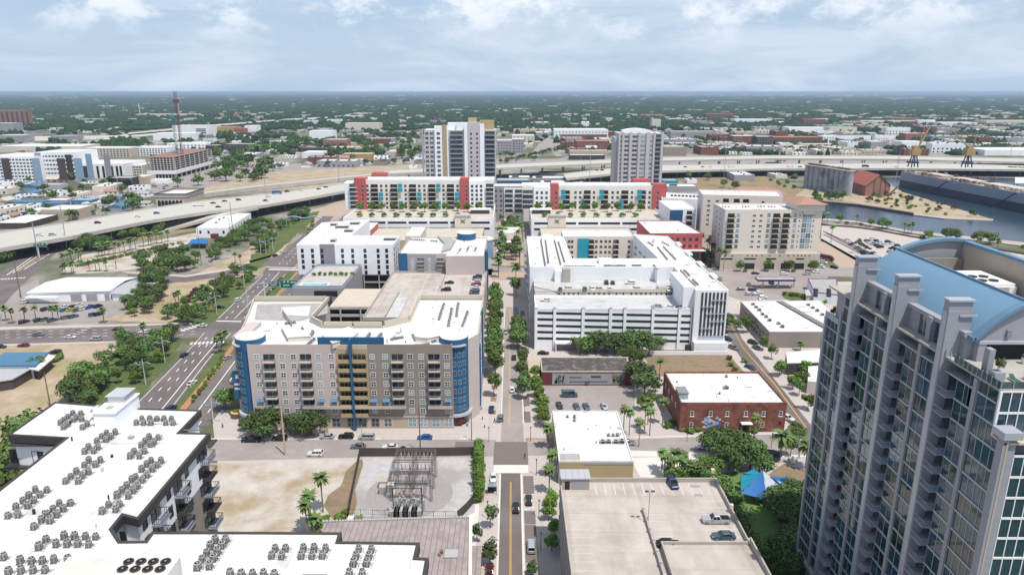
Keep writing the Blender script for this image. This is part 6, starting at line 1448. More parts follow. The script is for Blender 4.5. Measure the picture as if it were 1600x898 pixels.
for k,(px_,jib) in enumerate(((1426,(14,5,26)),(1510,(-26,6,26)))):
    c_ = Vector(P(px_,262,hs_));z = hs_ + .5;CRb = Bld('harbour_crane',('left yellow harbour crane with lattice jib leaning right' if k == 0 else 'right yellow harbour crane with long raised jib leaning left'),'crane',c_.x,c_.y,z)
    m = MB()
    for sx in (-4,4):
        for sy in (-4,4):m.tube((c_.x + sx,c_.y + sy,z),(c_.x + sx * .4,c_.y + sy * .4,z + 14),.7,6)
    m.box(c_.x - 4.5,c_.y - 4.5,z + 5,c_.x + 4.5,c_.y + 4.5,z + 6.5);CRb.part('portal_leg',m,'crane_blue')
    CRb.part('cab',MB().box(c_.x - 5,c_.y - 4,z + 14,c_.x + 5.5,c_.y + 4,z + 21).box(c_.x - 3,c_.y - 3,z + 21.01,c_.x + 2,c_.y + 3,z + 25),'crane_yellow')
    m = MB();jx,jy,jz = jib
    for sy in (-1,1):
        m.tube((c_.x + 2,c_.y + sy,z + 20),(c_.x + 2 + jx,c_.y + jy,z + 20 + jz),.5,5);m.tube((c_.x + 4,c_.y + sy,z + 21),(c_.x + 5 - (0 if jx > 0 else 0),c_.y,z + 38),.45,5)
    m.tube((c_.x + 5,c_.y,z + 38),(c_.x + 2 + jx * .8,c_.y + jy * .8,z + 20 + jz * .8),.2,4)
    for q in range(8):t = q / 8;m.tube((c_.x + 2 + jx * t,c_.y - 1 + (jy + 1) * t,z + 20 + jz * t),(c_.x + 2 + jx * (t + .1),c_.y + 1 + (jy - 1) * (t + .1),z + 20 + jz * (t + .1)),.2,4)
    CRb.part('jib',m,'crane_yellow')
b = Bld('dock_shed','pale blue shed on the dock at the right edge','shed',600,790);shell(b,[tuple(Vector(P(1585,290,12))),tuple(Vector(P(1640,290,12))),tuple(Vector(P(1640,280,12))),tuple(Vector(P(1585,280,12)))],14,'pole_blue','roof_white_far',.3)

# ---- 16. glass tower on the right ------------------------------------------
XW,YS,YN,ZT = 63.3,81.9,135.4,59.5
TR = Bld('glass_tower','glass high-rise with stacked balconies, tall piers and curved blue roof','tower',80,108,lm='the blue-roofed glass tower');occupy([(62,80),(100,80),(100,137),(62,137)])
TR.part('core',MB().box(XW + 2.6,YS + 2.8,0,98,YN - .4,65.6),'recess_shade');TR.part('core_low',MB().box(XW + .9,YS + .6,0,98,YS + 2.79,59.4).box(XW + .9,YN - 6.6,0,XW + 2.59,YN - .4,59.4),'recess_shade')
TR.part('base_band',MB().box(XW - .35,YS - .3,4.6,98.5,YN + .2,5.6),'tower_metal')
FLH = 3.05;floors = [5.8 + FLH * k for k in range(18)]
per = [(124.9,1),(111.25,2),(97.6,3)]
def panel(wd,h,n):
    mb = MB();mb.box(0,0,.12,.05,wd,h - .12,0);n = max(2,n - 1)
    for i in range(n + 1):
        y = wd * i / n;mb.box(-.06,max(0,y - .035),.12,-.001,min(wd,y + .035),h - .12,1)
    return mb.mesh('glass_panel',['glass_teal','tower_metal'])
bays_ = []
for yt,k in per:
    bays_ += [(yt - 7.95,yt - 4.4,3),(yt - 12.05,yt - 8.8,3)] if k < 3 else [(yt - 7.9,yt - 4.4,3),(YS + .98,yt - 8.8,5)]
bays_ += [(129.8,YN - .5,4),(125.1,128.7,2)]
bays_ = [(min(a,c_),max(a,c_),n) for a,c_,n in bays_]
seen = []
for a,c_,n in bays_:
    me = panel(round(c_ - a,2),FLH,n)
    for k,z in enumerate(floors + ([floors[-1] + FLH,floors[-1] + 2 * FLH] if (YN - .6 > c_ and a > YS + 2) else [])):
        if z + FLH > 66.5:continue
        seen.append(((a,c_),z,me))
for z in (57.65 + .0,60.7 - .0):seen.append(((YS + 3.0,88.7),z + FLH - .0,panel(5.7,FLH,4))) if z > 57 else None
seen.sort(key=lambda q:(-q[1],q[0][0]))
for i,((a,c_),z,me) in enumerate(seen[:100]):TR.at('glass_panel',me,(XW + .25,a,z))
mb = MB()
for (a,c_),z,me in seen[100:]:
    n = 2 if c_ - a < 4 else 4
    mb.box(XW + .25,a,z + .12,XW + .3,c_,z + FLH - .12,0)
    for i in range(n + 1):y = a + (c_ - a) * i / n;mb.box(XW + .19,max(a,y - .035),z + .12,XW + .249,min(c_,y + .035),z + FLH - .12,1)
tag(TR.part('glass_panel',mb,['glass_teal','tower_metal']),kind='stuff')
TR.part('backing',MB().box(XW + .55,YS + .8,5.8,XW + .88,97.6 - 5.8,59).box(XW + .55,97.6 - 5.8,5.8,XW + .88,97.6 - 5.85,59),'dark_recess')
for k in range(20):
    z = 5.8 + FLH * k;n_ = YN - .46 if z < 59 else 128.7;TR.part('slab_edge',MB().box(XW + .10,YS + (1.0 if z < 59 else 2.9),z - .13,XW + 2.59,n_,z + .10),'tower_metal')
# stone piers between the glass bays
for yt,k in per:
    y = yt - 8.75;TR.part('pier',MB().box(XW - .02,y,0,XW + 1.2,y + .75,65.4),'stone_pier')
TR.part('pier',MB().box(XW - .1,128.8,0,XW + 1.2,129.7,62),'stone_pier');TR.part('corner_pier',MB().box(XW - .15,YN - .45,0,XW + 1.2,YN + .2,ZT),'tower_metal');TR.part('corner_pier',MB().box(XW - .3,YS - .3,0,XW + .35,YS + .95,60.2),'stone_pier')
TR.part('pier_cap',MB().box(XW - .6,YS - .6,60.21,XW + 1.9,YS + 1.8,61.2),'tower_metal')
for yt,k in per:
    TR.part('tall_pilaster',MB().box(XW - .8,yt - 1.5,0,XW + .9,yt,72.8).box(XW - .75,yt - 1.35,72.81,XW + 2.6,yt - .05,74.2).box(XW + .91,yt - 1.4,63,XW + 2.8,yt - .1,72.79),'stone_pier')
    TR.part('pilaster_cap',MB().box(XW - .95,yt - 1.6,74.21,XW + 2.8,yt + .1,74.5),'tower_metal')
    TR.part('pilaster_ledge',MB().box(XW + .8,yt - 1.7,72.0,XW + 3.3,yt - 1.51,72.3),'tower_metal')
    TR.part('pilaster_edge',MB().box(XW - .87,yt - 1.3,0,XW - .801,yt - .2,72.7),'tower_metal')
balm = MB();balm.box(-1.0,-2.8,-.08,2.55,0,.12);balm.box(2.45,-2.7,.14,2.58,-.2,2.7,1);balm.box(.3,-2.84,.14,2.5,-2.78,2.9,1)
balm = balm.mesh('balcony',['balcony_grey','glass_dark'])
rl = MB();rl.box(-1.0,-2.8,1.02,-.95,0,1.08);rl.box(-.94,-2.8,1.02,.2,-2.75,1.08)
for i in range(10):rl.box(-.99,-2.8 + i * .3,.12,-.97,-2.775 + i * .3,1.02)
for i in range(4):rl.box(-.7 + i * .28,-2.79,.12,-.68 + i * .28,-2.77,1.02)
rlm = rl.mesh('railing','rail_grey')
for yt,k in per:
    for q in range(19):
        z = 5.8 + FLH * q;o = TR.at('balcony',balm,(XW,yt - 1.55,z));part('railing',rlm,o)
# top floor behind the west face, below the eave
TR.part('penthouse_wall',MB().box(65.0,95.2,65.97,98,128,69.95),'stone_pier')
for yt,k in per:
    for a,c_ in ((yt - 7.4,yt - 4.6),(yt - 11.6,yt - 9.0)):
        if a > 96:TR.part('arched_window',MB().box(64.9,a,66.0,64.99,c_,69.3,0).box(64.85,(a + c_) / 2 - .06,66.0,64.89,(a + c_) / 2 + .06,69.3,1),['glass_teal','tower_metal'])
    TR.part('pier_stub',MB().box(64.2,yt - 8.8,65.97,64.99,yt - 7.7,69.7),'stone_pier')
TR.part('terrace_slab',MB().box(XW - .1,YS + 2.5,65.61,98.5,YN - .1,65.95),'concrete_wall')
TR.part('beam',MB().box(64.6,95.0,69.3,64.98,128,69.96),'stone_pier')
# arch vault
cxa,ra,za = 81.0,19.9,76.8 - 19.9
def az(x):return za + math.sqrt(max(0,ra * ra - (x - cxa) ** 2))
xs_ = [65.5 + i * (72.0 - 65.5) / 10 for i in range(11)]
mb = MB()
for a,c_ in zip(xs_,xs_[1:]):
    mb.quad((a,94.2,az(a) + .15),(c_,94.2,az(c_) + .15),(c_,128.6,az(c_) + .15),(a,128.6,az(a) + .15));mb.quad((c_,94.2,az(c_) - .1),(a,94.2,az(a) - .1),(a,128.6,az(a) - .1),(c_,128.6,az(c_) - .1))
    mb.quad((a,94.2,az(a) - .1),(c_,94.2,az(c_) - .1),(c_,94.2,az(c_) + .15),(a,94.2,az(a) + .15))
TR.part('vault_roof',mb,'tower_roof')
TR.part('eave_trim',MB().box(65.2,94.0,az(65.5) - .35,65.49,128.8,az(65.5) + .2),'trim_blue');TR.part('ridge_trim',MB().box(71.85,94.1,az(72) - .6,72.15,128.7,az(72) + .4),'trim_blue')
def archwall(y0,y1,x0_,x1_,zb_,m,name,over=0.0):
    mb = MB();n = 24;X = [x0_ + (x1_ - x0_) * i / n for i in range(n + 1)]
    for a,c_ in zip(X,X[1:]):
        mb.quad((a,y0,zb_),(c_,y0,zb_),(c_,y0,az(c_) + over),(a,y0,az(a) + over));mb.quad((c_,y1,zb_),(a,y1,zb_),(a,y1,az(a) + over),(c_,y1,az(c_) + over));mb.quad((a,y0,az(a) + over),(c_,y0,az(c_) + over),(c_,y1,az(c_) + over),(a,y1,az(a) + over))
    TR.part(name,mb,m)
def archcap(y0,y1,x0_,x1_,name='arch_trim'):
    mb = MB();n = 24;X = [x0_ + (x1_ - x0_) * i / n for i in range(n + 1)]
    for a,c_ in zip(X,X[1:]):
        mb.quad((a,y0,az(a) + .2),(c_,y0,az(c_) + .2),(c_,y1,az(c_) + .2),(a,y1,az(a) + .2));mb.quad((a,y0,az(a) - .35),(c_,y0,az(c_) - .35),(c_,y0,az(c_) + .2),(a,y0,az(a) + .2));mb.quad((c_,y1,az(c_) - .35),(a,y1,az(a) - .35),(a,y1,az(a) + .2),(c_,y1,az(c_) + .2))
    TR.part(name,mb,'trim_blue')
archwall(94.4,94.9,66.2,84,69.0,'stone_pier','gable_wall');archcap(93.7,95.0,65.5,84.3);archwall(128.1,128.5,66,84,65.97,'stone_pier','rear_wall');archcap(127.6,129.0,72.2,84.3)
TR.part('gable_beam',MB().box(66.2,93.9,68.6,84,95.0,69.0),'tower_metal');TR.part('gable_vent',MB().box(70,94.1,69.6,70.6,94.39,70.6),'unit_grey')
for x in (66.2,76,86):TR.part('gable_post',MB().box(x,94.0,65.96,x + 1.1,95.1,68.59),'stone_pier')
TR.part('porch_recess',MB().box(67.4,95.15,65.96,95,95.19,68.6),'dark_recess')
TR.part('well_roof',MB().box(72.2,95,70.01,83.6,128,70.2),'roof_white');TR.part('east_wall',MB().box(83.7,95.1,65.98,84.1,128.0,76.1),'cream_dark');TR.part('east_cap',MB().box(83.4,95.1,76.11,84.5,127.5,76.6),'trim_blue')
TR.part('well_screen',MB().box(72.2,126.9,70.21,83.6,127.3,73.4),'brown_wall')
TR.part('cooling_unit',MB().box(74.5,111,70.21,82.3,120,72.8).box(74.4,110.7,70.5,82.4,110.95,72.4,0).box(76,110.66,70.5,77.6,110.69,72.3,1).box(79.4,110.66,70.5,81.2,110.69,72.3,1),['white_paint','cream_dark'])
for i in range(3):
    for j in range(2):TR.part('fan',MB().cyl(76.2 + i * 1.9,113 + j * 2.6,72.81,73.0,.75,14),'unit_dark')
for x,y in ((75,122),(78,123),(81,122)):TR.part('roof_unit',MB().box(x,y,70.21,x + 2.2,y + 1.6,71.6),'unit_pale')
TR.part('antenna',MB().tube((82.6,108,70.2),(82.6,108,78),.07,6),'white_paint');TR.part('flue',MB().tube((81,106,70.2),(81,106,74),.18,8),'white_paint')
# south terrace with glass rail, planters, loungers
TR.part('terrace_rail',MB().box(XW - .2,YS + 2.6,65.96,XW - .12,94,67.0).box(XW - .2,YS + 2.6,65.96,90,YS + 2.66,66.9),'glass_pale')
mb = MB()
for i in range(14):mb.box(XW - .25,YS + 3 + i * 1.0,65.96,XW - .15,YS + 3.1 + i * 1.0,67.15)
for i in range(12):mb.box(XW + i * 1.6,YS + 2.5,65.96,XW + .1 + i * 1.6,YS + 2.6,67.15)
TR.part('rail_post',mb,'rail_grey');TR.part('planter',MB().box(XW + .2,YS + 4.2,65.96,XW + 1.6,YS + 5.6,67.5),'tower_metal')
tree('small',XW + 1.0,YS + 4.9,.5,67.0,label='small planted shrub on the glass tower south terrace')
for k in range(3):o = Bld('sun_lounger','turquoise sun lounger on the glass tower terrace, %s from the corner' % ORD[k],'lounger',XW + 3.5 + k * 2,YS + 5,65.96);x,y = XW + 3.5 + k * 2,YS + 5;o.part('frame',MB().box(x - .35,y - .9,66.1,x + .35,y + .9,66.25),'white_paint');o.part('cushion',MB().box(x - .33,y - .85,66.26,x + .33,y + .3,66.33).add([(x - .33,y + .31,66.3),(x + .33,y + .31,66.3),(x + .33,y + .9,66.7),(x - .33,y + .9,66.7)],[(0,1,2,3)]),'pool')
o = Bld('potted_plant','white potted plant on the covered terrace of the glass tower','plant pot',71,96,65.96);o.part('pot',MB().cyl(72.5,93.2,65.96,66.9,.3,12,r1=.45),'white_paint');o.part('foliage',MB().cyl(72.5,93.2,66.91,67.3,.25,8,r1=.4),'leaf')
# south face: stone edge, white mullions and slabs
def southface(x0_,x1_,y,z0_,z1_,n):
    g = MB();g.box(x0_,y + .08,z0_,x1_,y + .14,z1_);TR.part('south_glass',g,'glass_teal')
    g = MB();z = z0_
    while z < z1_ + .1:g.box(x0_,y - .05,z - .14,x1_,y + .07,z + .14);z += FLH
    for i in range(n + 1):x = x0_ + (x1_ - x0_) * i / n;g.box(x - .06,y - .03,z0_ + .15,x + .06,y + .07,z1_ - .15)
    TR.part('south_mullion',g,'white_paint')
southface(XW + 1.62,98,YS,5.8,5.8 + FLH * 17,24);TR.part('south_pier',MB().box(XW + .36,YS + .0,0,XW + 1.6,YS + .6,59.9),'stone_pier');TR.part('shadow_strip',MB().box(XW + .1,YS - .36,0,XW + .34,YS - .305,60),'cream_dark')  # narrow brown strip paints the shadow in the corner notch
southface(XW + .3,98,YS + 2.5,59.5,59.5 + FLH * 2,26)
TR.part('ledge',MB().box(XW - .2,YS - .3,59.41,98.4,YS + 2.4,59.7),'tan_trim');TR.part('corner_mullion',MB().box(XW + .0,YS + 2.3,59.71,XW + .28,YS + 2.6,65.6),'white_paint')
# north step terraces with planting
TR.part('north_rail',MB().box(XW - .1,129.8,ZT + .13,XW,YN,ZT + 1.2),'rail_grey');TR.part('north_slab',MB().box(XW - .1,129.75,ZT,70,YN + .1,ZT + .12),'tan_trim')
TR.part('north_wall',MB().box(XW + .4,128.9,59.7,98,YN - 3.2,65.6),'stone_pier')
for k,(x,y,z) in enumerate(((64.3,134,ZT + .1),(64.4,131.2,ZT + .1),(64.4,127.5,66),(64.6,126.2,66))):tree('small',x,y,.55,z,label='small shrub, glass tower north terraces, %s' % ('lowest and farthest','lower one','upper one behind the first pier','nearest the first pier')[k])
# ================================================================== LEFT SIDE AND MIDDLE DISTANCE
_n = [0]
def gb(name,label,pxl,pxr,by,ty_,depth,wall,roof='roof_white_far',cat='building',wn=None,cols=0,rows=0,lm=None,par=.6,rot=0.0,group=None):
    """box building: photo x range of its foot line, foot row, roof row, depth in metres"""
    a = P(pxl,by);b_ = P(pxr,by);h = max(2.5,htz(a[1],ty_));b = Bld(name,label,cat,(a[0] + b_[0]) / 2,a[1],0,group,lm)
    y0 = a[1];sh = rot * (b_[0] - a[0])
    poly = [(a[0],y0),(b_[0],y0 + sh),(b_[0] + rot * -depth,y0 + sh + depth),(a[0] + rot * -depth,y0 + depth)]
    shell(b,poly,h,wall,roof,par)
    if wn:
        fh = h / (rows + .35);L_ = math.hypot(b_[0] - a[0],sh)
        face(b,wn,poly[0],poly[1],spread(1,L_ - 1,cols),[fh * (k + .35) for k in range(rows)])
    return b,poly,h
wg = win(3.0,2.2,'white_paint','glass_dark',1);wgn = win(2.2,2.0,'charcoal','glass',1)
_ = gb('apartment_building','white and blue mid-rise apartments at the left edge',-20,58,284,246,60,'white_wall',wn=wg,cols=14,rows=7,lm='the white and blue apartments');b = _[0];q = _[1];[b.part('dark_bay',MB().box(q[0][0] + u,q[0][1] - 1,0,q[0][0] + u + 9,q[0][1] - .05,_[2] - 1),m_) for u,m_ in ((22,'dark_brown'),(58,'pole_blue'),(88,'dark_brown'),(108,'pole_blue'))]
b,q,h = gb('apartment_building','white mid-rise wing right of the blue apartments with dark corner bays',60,122,281,239,50,'white_wall',wn=wg,cols=12,rows=6)
[b.part('dark_bay',MB().box(q[0][0] + u,q[0][1] - 1,0,q[0][0] + u + 7,q[0][1] - .05,h - v),m_) for u,v,m_ in ((1,0,'purple_grey'),(38,2,'charcoal'),(62,1,'pole_blue'),(84,2,'purple_grey'))]
b,q,h = gb('apartment_building','white block with tall dark window strips in front of the mid-rise wings',98,195,279,257,55,'white_wall',lm='the dark-striped white block')
for u in (.03,.10,.20,.25,.33,.42,.57,.66,.75,.80,.88,.94):w_ = .07 if u in (.33,) else .025;b.part('dark_strip',MB().box(q[0][0] + u * (q[1][0] - q[0][0]),q[0][1] - .3,1,q[0][0] + (u + w_ * 1.4) * (q[1][0] - q[0][0]),q[0][1] - .02,h - 2),'glass_dark')
gb('apartment_building','pale low end of the dark-striped white block',196,224,276,259,40,'cream_wall',wn=wg,cols=6,rows=4)
gb('apartment_building','tan and brown apartments behind the white blocks',130,204,246,232,40,'tan_trim','roof_white',wn=wg,cols=14,rows=4)
gb('apartment_building','white townhouse-style apartments left of the construction frame',205,262,244,231,40,'white_wall',wn=wg,cols=12,rows=4)
gb('apartment_building','long pale roofed apartments behind the tan ones',0,128,238,229,60,'cream_wall','roof_white')
gb('apartment_building','white gabled row left of the crane masts',262,322,236,225,40,'white_wall','roof_white',wn=wg,cols=10,rows=3)
gb('office_building','low dark glass office below the striped white block',170,206,292,279,22,'glass_dark','roof_grey');gb('office_building','tan end of the low glass office',206.5,228,289,277,26,'cream_dark','roof_white_far')
b,q,h = gb('tower_block','pinkish brown tower block at the far left edge',-6,40,199,173,40,'old_stucco','roof_grey')
for k in range(7):b.part('dark_strip',MB().box(q[0][0] + 8 + k * 15,q[0][1] - .6,2,q[0][0] + 13 + k * 15,q[0][1] - .02,h - 3),'dark_brown')
gb('apartment_building','blue-grey apartments below the pinkish tower block',-10,22,206,193,40,'grey_wall');gb('apartment_building','low grey roofed apartments left of centre near the highway',80,115,221,213,40,'grey_wall','roof_grey');gb('apartment_building','pale grey apartments at the left edge beyond the white blocks',-5,36,222,212,40,'grey_wall','roof_white_far')
b,q,h = gb('parking_garage','white parking structure beyond the crane masts',270,325,210,197,60,'white_wall','roof_tan',lm='the white parking structure')
for k in range(3):b.part('opening',MB().box(q[0][0] + 60,q[0][1] - .5,3 + k * 4.5,q[1][0] - 4,q[0][1] - .02,5 + k * 4.5),'dark_recess')
b,q,h = gb('parking_garage','lower white parking structure with square openings',240,300,220,209,50,'white_wall','roof_white')
b = gb('sheathed_building','orange sheathed building under construction beyond the masts',330,366,208,199,50,'crane_yellow','roof_terra');gb('sheathed_building','smaller orange sheathed wing at the construction site',367,381,208,201,40,'rust_roof','roof_terra')
gb('shop_building','white building right of the orange construction',383,400,207,197,40,'white_wall')
gb('dark_building','dark blue-grey apartments behind the oaks left of centre',322,342,240,228,30,'slate_' if False else 'charcoal','roof_grey');gb('dark_building','long dark blue-grey block behind the oaks',349,398,239,226,30,'charcoal','roof_grey',wn=wg,cols=10,rows=3)
b,q,h = gb('stadium','pale low stadium stand on the far left horizon',212,305,182.5,178.5,60,'cream_wall','roof_tan');b.part('light_mast',MB().tube((q[0][0] + 20,q[0][1],h),(q[0][0] + 20,q[0][1],h + 45),2,5).tube((q[0][0] + 190,q[0][1],h),(q[0][0] + 190,q[0][1],h + 45),2,5),'cream_wall')
# construction frame
a0 = P(234,279);ax1 = P(300,279)[0];hC = htz(a0[1],246)
CF = Bld('construction_frame','open concrete frame under construction with red edge boards','building',(a0[0] + ax1) / 2,a0[1],lm='the construction frame')
ca,cb,cc,cd = Vector((P(228,280)[0],a0[1])),Vector((P(271,280)[0],a0[1])),Vector((P(334,262)[0],P(334,262)[1])),Vector((P(285,262)[0],P(285,262)[1] + 10));cp = [tuple(ca),tuple(cb),tuple(cc),tuple(cd)];occupy(cp)
for k in range(9):
    z = 5 + (hC - 5) * k / 8;CF.part('floor_slab',MB().prism(cp,z - .6,z),'rust_frame' if k == 8 else 'concrete')
CF.part('core',MB().prism(inset(cp,5),0,hC - .7),'dark_recess')
mb = MB()
for A_,B_ in ((ca,cb),(cb,cc)):
    for i in range(9):c_ = A_ + (B_ - A_) * ((i + .1) / 8.3);CF.part('column',MB().box(c_.x - .6,c_.y + .2,0,c_.x + .6,c_.y + 1.4,hC - .61),'concrete')
CF.part('white_wrap',MB().prism(inset(cp,-.8),5.5,9.5,bottom=False),'white_paint')
def mast(px_,pytop,m,label,jibpx=None):
    x,y = P(px_,272);h = htz(y,pytop);b = Bld('tower_crane',label,'crane',x,y);mb = MB()
    s_ = 1.3
    for dx in (-s_,s_):
        for dy in (-s_,s_):mb.tube((x + dx,y + dy,0),(x + dx,y + dy,h),.17,4)
    k = 0;z = 0
    while z < h:mb.tube((x - s_,y - s_,z),(x + s_,y - s_,min(h,z + 5)),.1,4);mb.tube((x + s_,y - s_,z),(x - s_,y - s_,min(h,z + 5)),.3,4);z += 5
    b.part('mast',mb,m);b.part('cab',MB().box(x - 2.5,y - 3,h - 14,x + 2.5,y + 3,h - 10),m);return b,x,y,h
landmark('the crane masts',*P(285,250,20))
mast(281,168,'mast_teal','teal lattice crane mast, the shorter of the two at the construction frame')
b,x,y,h = mast(289,143,'mast_rust','rust red lattice crane mast, the taller of the two at the construction frame')
b.part('jib',MB().tube((x,y - 2,h * .62),(x + 2,y - 2,h * .62),.6,4).tube((x - 3,y + 2,30),(x + 1,y,h * .8),.4,4),'mast_rust')
# arcaded hall
a = P(222,325);a1_ = P(293,325)[0]
b,q,h = gb('arcaded_hall','ornate cream hall with arched arcade beside the wide elevated highway',245,293,325,306,38,'cream_dark','roof_white',lm='the arcaded hall',par=1.5,rot=0.0)
for i in range(7):
    u = q[0][0] + 3 + i * (q[1][0] - q[0][0] - 5) / 7;mb = MB();r_ = 1.5
    mb.add([(u - r_,q[0][1] - .25,.3),(u + r_,q[0][1] - .25,.3)] + [(u + r_ * math.cos(t * PI / 8),q[0][1] - .25,5.5 + r_ * math.sin(t * PI / 8)) for t in range(9)],[tuple(range(11))]);b.part('arch_opening',mb,'dark_recess')
    b.part('arch_surround',MB().box(u - 2.1,q[0][1] - .2,0,u - 1.6,q[0][1] - .05,7.4).box(u + 1.6,q[0][1] - .2,0,u + 2.1,q[0][1] - .05,7.4),'white_paint')
b.part('cornice',ring(MB(),inset(q,-1.2),1.6,h + 1.51,h + 2.1),'dark_brown');b.part('pale_frieze',ring(MB(),inset(q,-.5),.6,h - 1.2,h + 1.5),'roof_white_far')
for i in range(6):yy = q[0][1] + 3 + i * 6;b.part('side_window',MB().box(q[0][0] - .2,yy,2,q[0][0] - .02,yy + 2,8),'dark_recess')
# blue sheds, pale shops left of the highway
for l_,r_,by,ty_,d_,wl,rf,lb in ((8,66,323,316,14,'blue_metal','blue_metal','long low blue shed left of the highway'),(66,100,324,318,10,'blue_metal','blue_metal','middle low blue shed in the yard row'),(112,143,322,313,14,'blue_metal','pole_blue','right-hand pale blue shed of the yard row'),(72,104,318,313,12,'grey_wall','roof_white','white-roofed shed among the blue sheds'),
        (60,95,298,289,14,'galv','grey_metal_roof','grey metal shed behind the blue sheds'),(66,122,343,328,26,'cream_dark','roof_white_far','flat cream shop by the elevated highway'),(-10,42,358,349,40,'dark_brown','roof_white','dark brown windowless building at the left edge'),(45,70,335,329,14,'white_wall','roof_white','small white shop left of the cream one'),
        (150,175,312,308,12,'white_wall','roof_white_far','white sheds under the oaks by the yard'),(232,262,287,281,12,'white_wall','roof_white','white trailer office by the construction frame')):
    gb('shed',lb,l_,r_,by,ty_,d_,wl,rf,'shed',par=0 if 'blue' in wl else .3)
sq = P(140,336);b = Bld('canopy','small green canopy beyond the elevated highway','canopy',*sq);b.part('roof',MB().box(sq[0] - 5,sq[1] - 3,3.5,sq[0] + 5,sq[1] + 3,4.2),'sign_green')
# white gabled office below the highway ramp + blue awning
z = 7;wq_ = [P(306,352,z),P(350,352,z),P(388,334,z),P(352,333,z)]
wq_ = [P(306,357,z),P(356,357,z),P(392,334,z),P(348,334,z)]
WO = Bld('office_building','white office with flat white roof below the highway ramp','building',*wq_[0],lm='the white office by the ramp');shell(WO,wq_,z,'white_wall','roof_white',.5,'white_wall')
face(WO,win(1.6,2.2,'charcoal','glass_dark',0),ccw(wq_)[0],ccw(wq_)[1],[3,9,20],[3.2]);face(WO,win(1.2,1.6,'charcoal','glass_dark',0),wq_[1],wq_[2],spread(3,60,8),[3.6])
WO.part('red_porch',MB().box(wq_[1][0] - 12,wq_[1][1] - 3,0,wq_[1][0] - 7,wq_[1][1] - .5,3.4),'mural_red')
for k,(px_,py_) in enumerate(((343,344),(338,349),(350,341))):unit(*P(px_,py_,z),z + .13,'dark roof unit on the white office by the ramp, %s from the front' % ORD[(1,0,2)[k]],'roof units on the white office',BXM)
aw = [P(294,381,3.5),P(322,381,3.5),P(325,374,3.5),P(300,374,3.5)];b = Bld('shade_canopy','bright blue shade canopy before the white office','canopy',*aw[0],lm='the bright blue canopy');b.part('roof',MB().prism(aw,3.4,3.7),'sail_blue');b.part('post',MB().tube((*aw[0],0),(*aw[0],3.39),.12,6).tube((*aw[1],0),(*aw[1],3.39),.12,6).tube((*aw[2],0),(*aw[2],3.39),.12,6),'galv')
# car dealer
z = 6.0;y0,y1 = P(100,455,z)[1],P(100,431,z)[1];xL,xR = P(42,455,z)[0],P(175,450,z)[0]
DL = Bld('workshop','long white metal workshop with dealer car lot in front','workshop',(xL + xR) / 2,y0,lm='the long white workshop')
wl_ = [(xL,y0),(xR,y0 + 4),(xR,y1),(xL + 2,y1)];DL.part('wall',MB().prism(wl_,0,z - .8),'white_wall');occupy(wl_)
ym = (y0 + y1) / 2;DL.part('roof',MB().add([(xL - .5,y0 - .6,z - .8),(xR + .3,y0 + 3.4,z - .8),(xR + .3,ym + 3,z + .6),(xL - .5,ym,z + .6),(xR + .3,y1 + .5,z - .8),(xL + 1,y1 + .5,z - .8)],[(0,1,2,3),(3,2,4,5)]),'white_metal_roof')
dn_ = [(xR + .31,y0 + 3),(xR + 13,y0 + 1),(xR + 14,y1 - 4),(xR + .31,y1)];DL.part('end_roof',MB().prism(dn_,3.6,4.0),'grey_metal_roof');DL.part('end_wall',MB().prism(inset(dn_,.6),0,3.59),'white_wall')
for u in (20.5,28,37,41):DL.part('roller_door',MB().box(xL + u,y0 - .1 + u * .09,.1,xL + u + (5.2 if u != 37 else 2),y0 + .4 + u * .09,3.8),'grey_wall')
DL.part('awning',MB().box(xL + .2,y0 - 3,3.2,xL + 16,y0 - .05,3.5),'white_paint')
b,q,h = gb('kiosk','small white annex at the right end of the car lot',190,213,462,452,8,'white_wall','white_metal_roof',par=0)
i = 0
for u,v,c_,k_ in ((160,530,'white','suv'),(211,518,'white','suv'),(328,508,'white','suv'),(360,516,'white','suv'),(484,508,'white','suv'),(632,491,'white','suv'),(775,505,'navy','suv'),(283,577,'black','suv'),(370,575,'white','sedan'),(400,580,'blue','sedan'),(408,560,'white','sedan'),(441,578,'yellow','sedan'),(452,560,'black','sedan'),
                     (482,580,'slate','sedan'),(490,552,'white','suv'),(516,573,'white','suv'),(566,562,'blue','pickup'),(612,558,'navy','suv'),(245,645,'black','suv'),(285,640,'grey','suv'),(328,645,'slate','suv'),(414,628,'grey','suv'),(459,622,'slate','suv'),(585,610,'slate','suv'),(618,607,'black','suv'),(152,655,'black','suv')):
    carp(k_,c_,u / 3.99,340 + v / 3.99,72 if v < 600 and v > 540 else 60,.1,'lot')
# blue roofed market bottom-left
z = 5;bq = [P(-30,572,z),P(55,572,z),P(76,551,z),P(8,552,z)];b = Bld('blue_roofed_shed','low shed with a blue metal roof at the left edge','shed',*bq[1],lm='the blue-roofed shed');b.part('wall',MB().prism(inset(bq,.5),0,z - .2),'white_wall');b.part('roof',MB().prism(bq,z - .19,z + .4),'blue_metal')
bq2 = [P(-30,600,4),P(20,592,4),P(62,568,4),P(0,574,4)];b = Bld('shed','grey metal-roofed shed attached below the blue-roofed shed','shed',*bq2[1]);b.part('wall',MB().prism(inset(bq2,.4),0,3.7),'dark_brown');b.part('roof',MB().prism(bq2,3.71,4.1),'grey_metal_roof')
bq3 = [P(44,575,4.5),P(60,578,4.5),P(86,556,4.5),P(76,553,4.5)];b = Bld('shed','narrow white roof strip right of the blue-roofed shed','shed',*bq3[1]);b.part('roof',MB().prism(bq3,4,4.4),'roof_white');b.part('post',MB().prism(inset(bq3,1.2),0,3.99),'dark_brown')

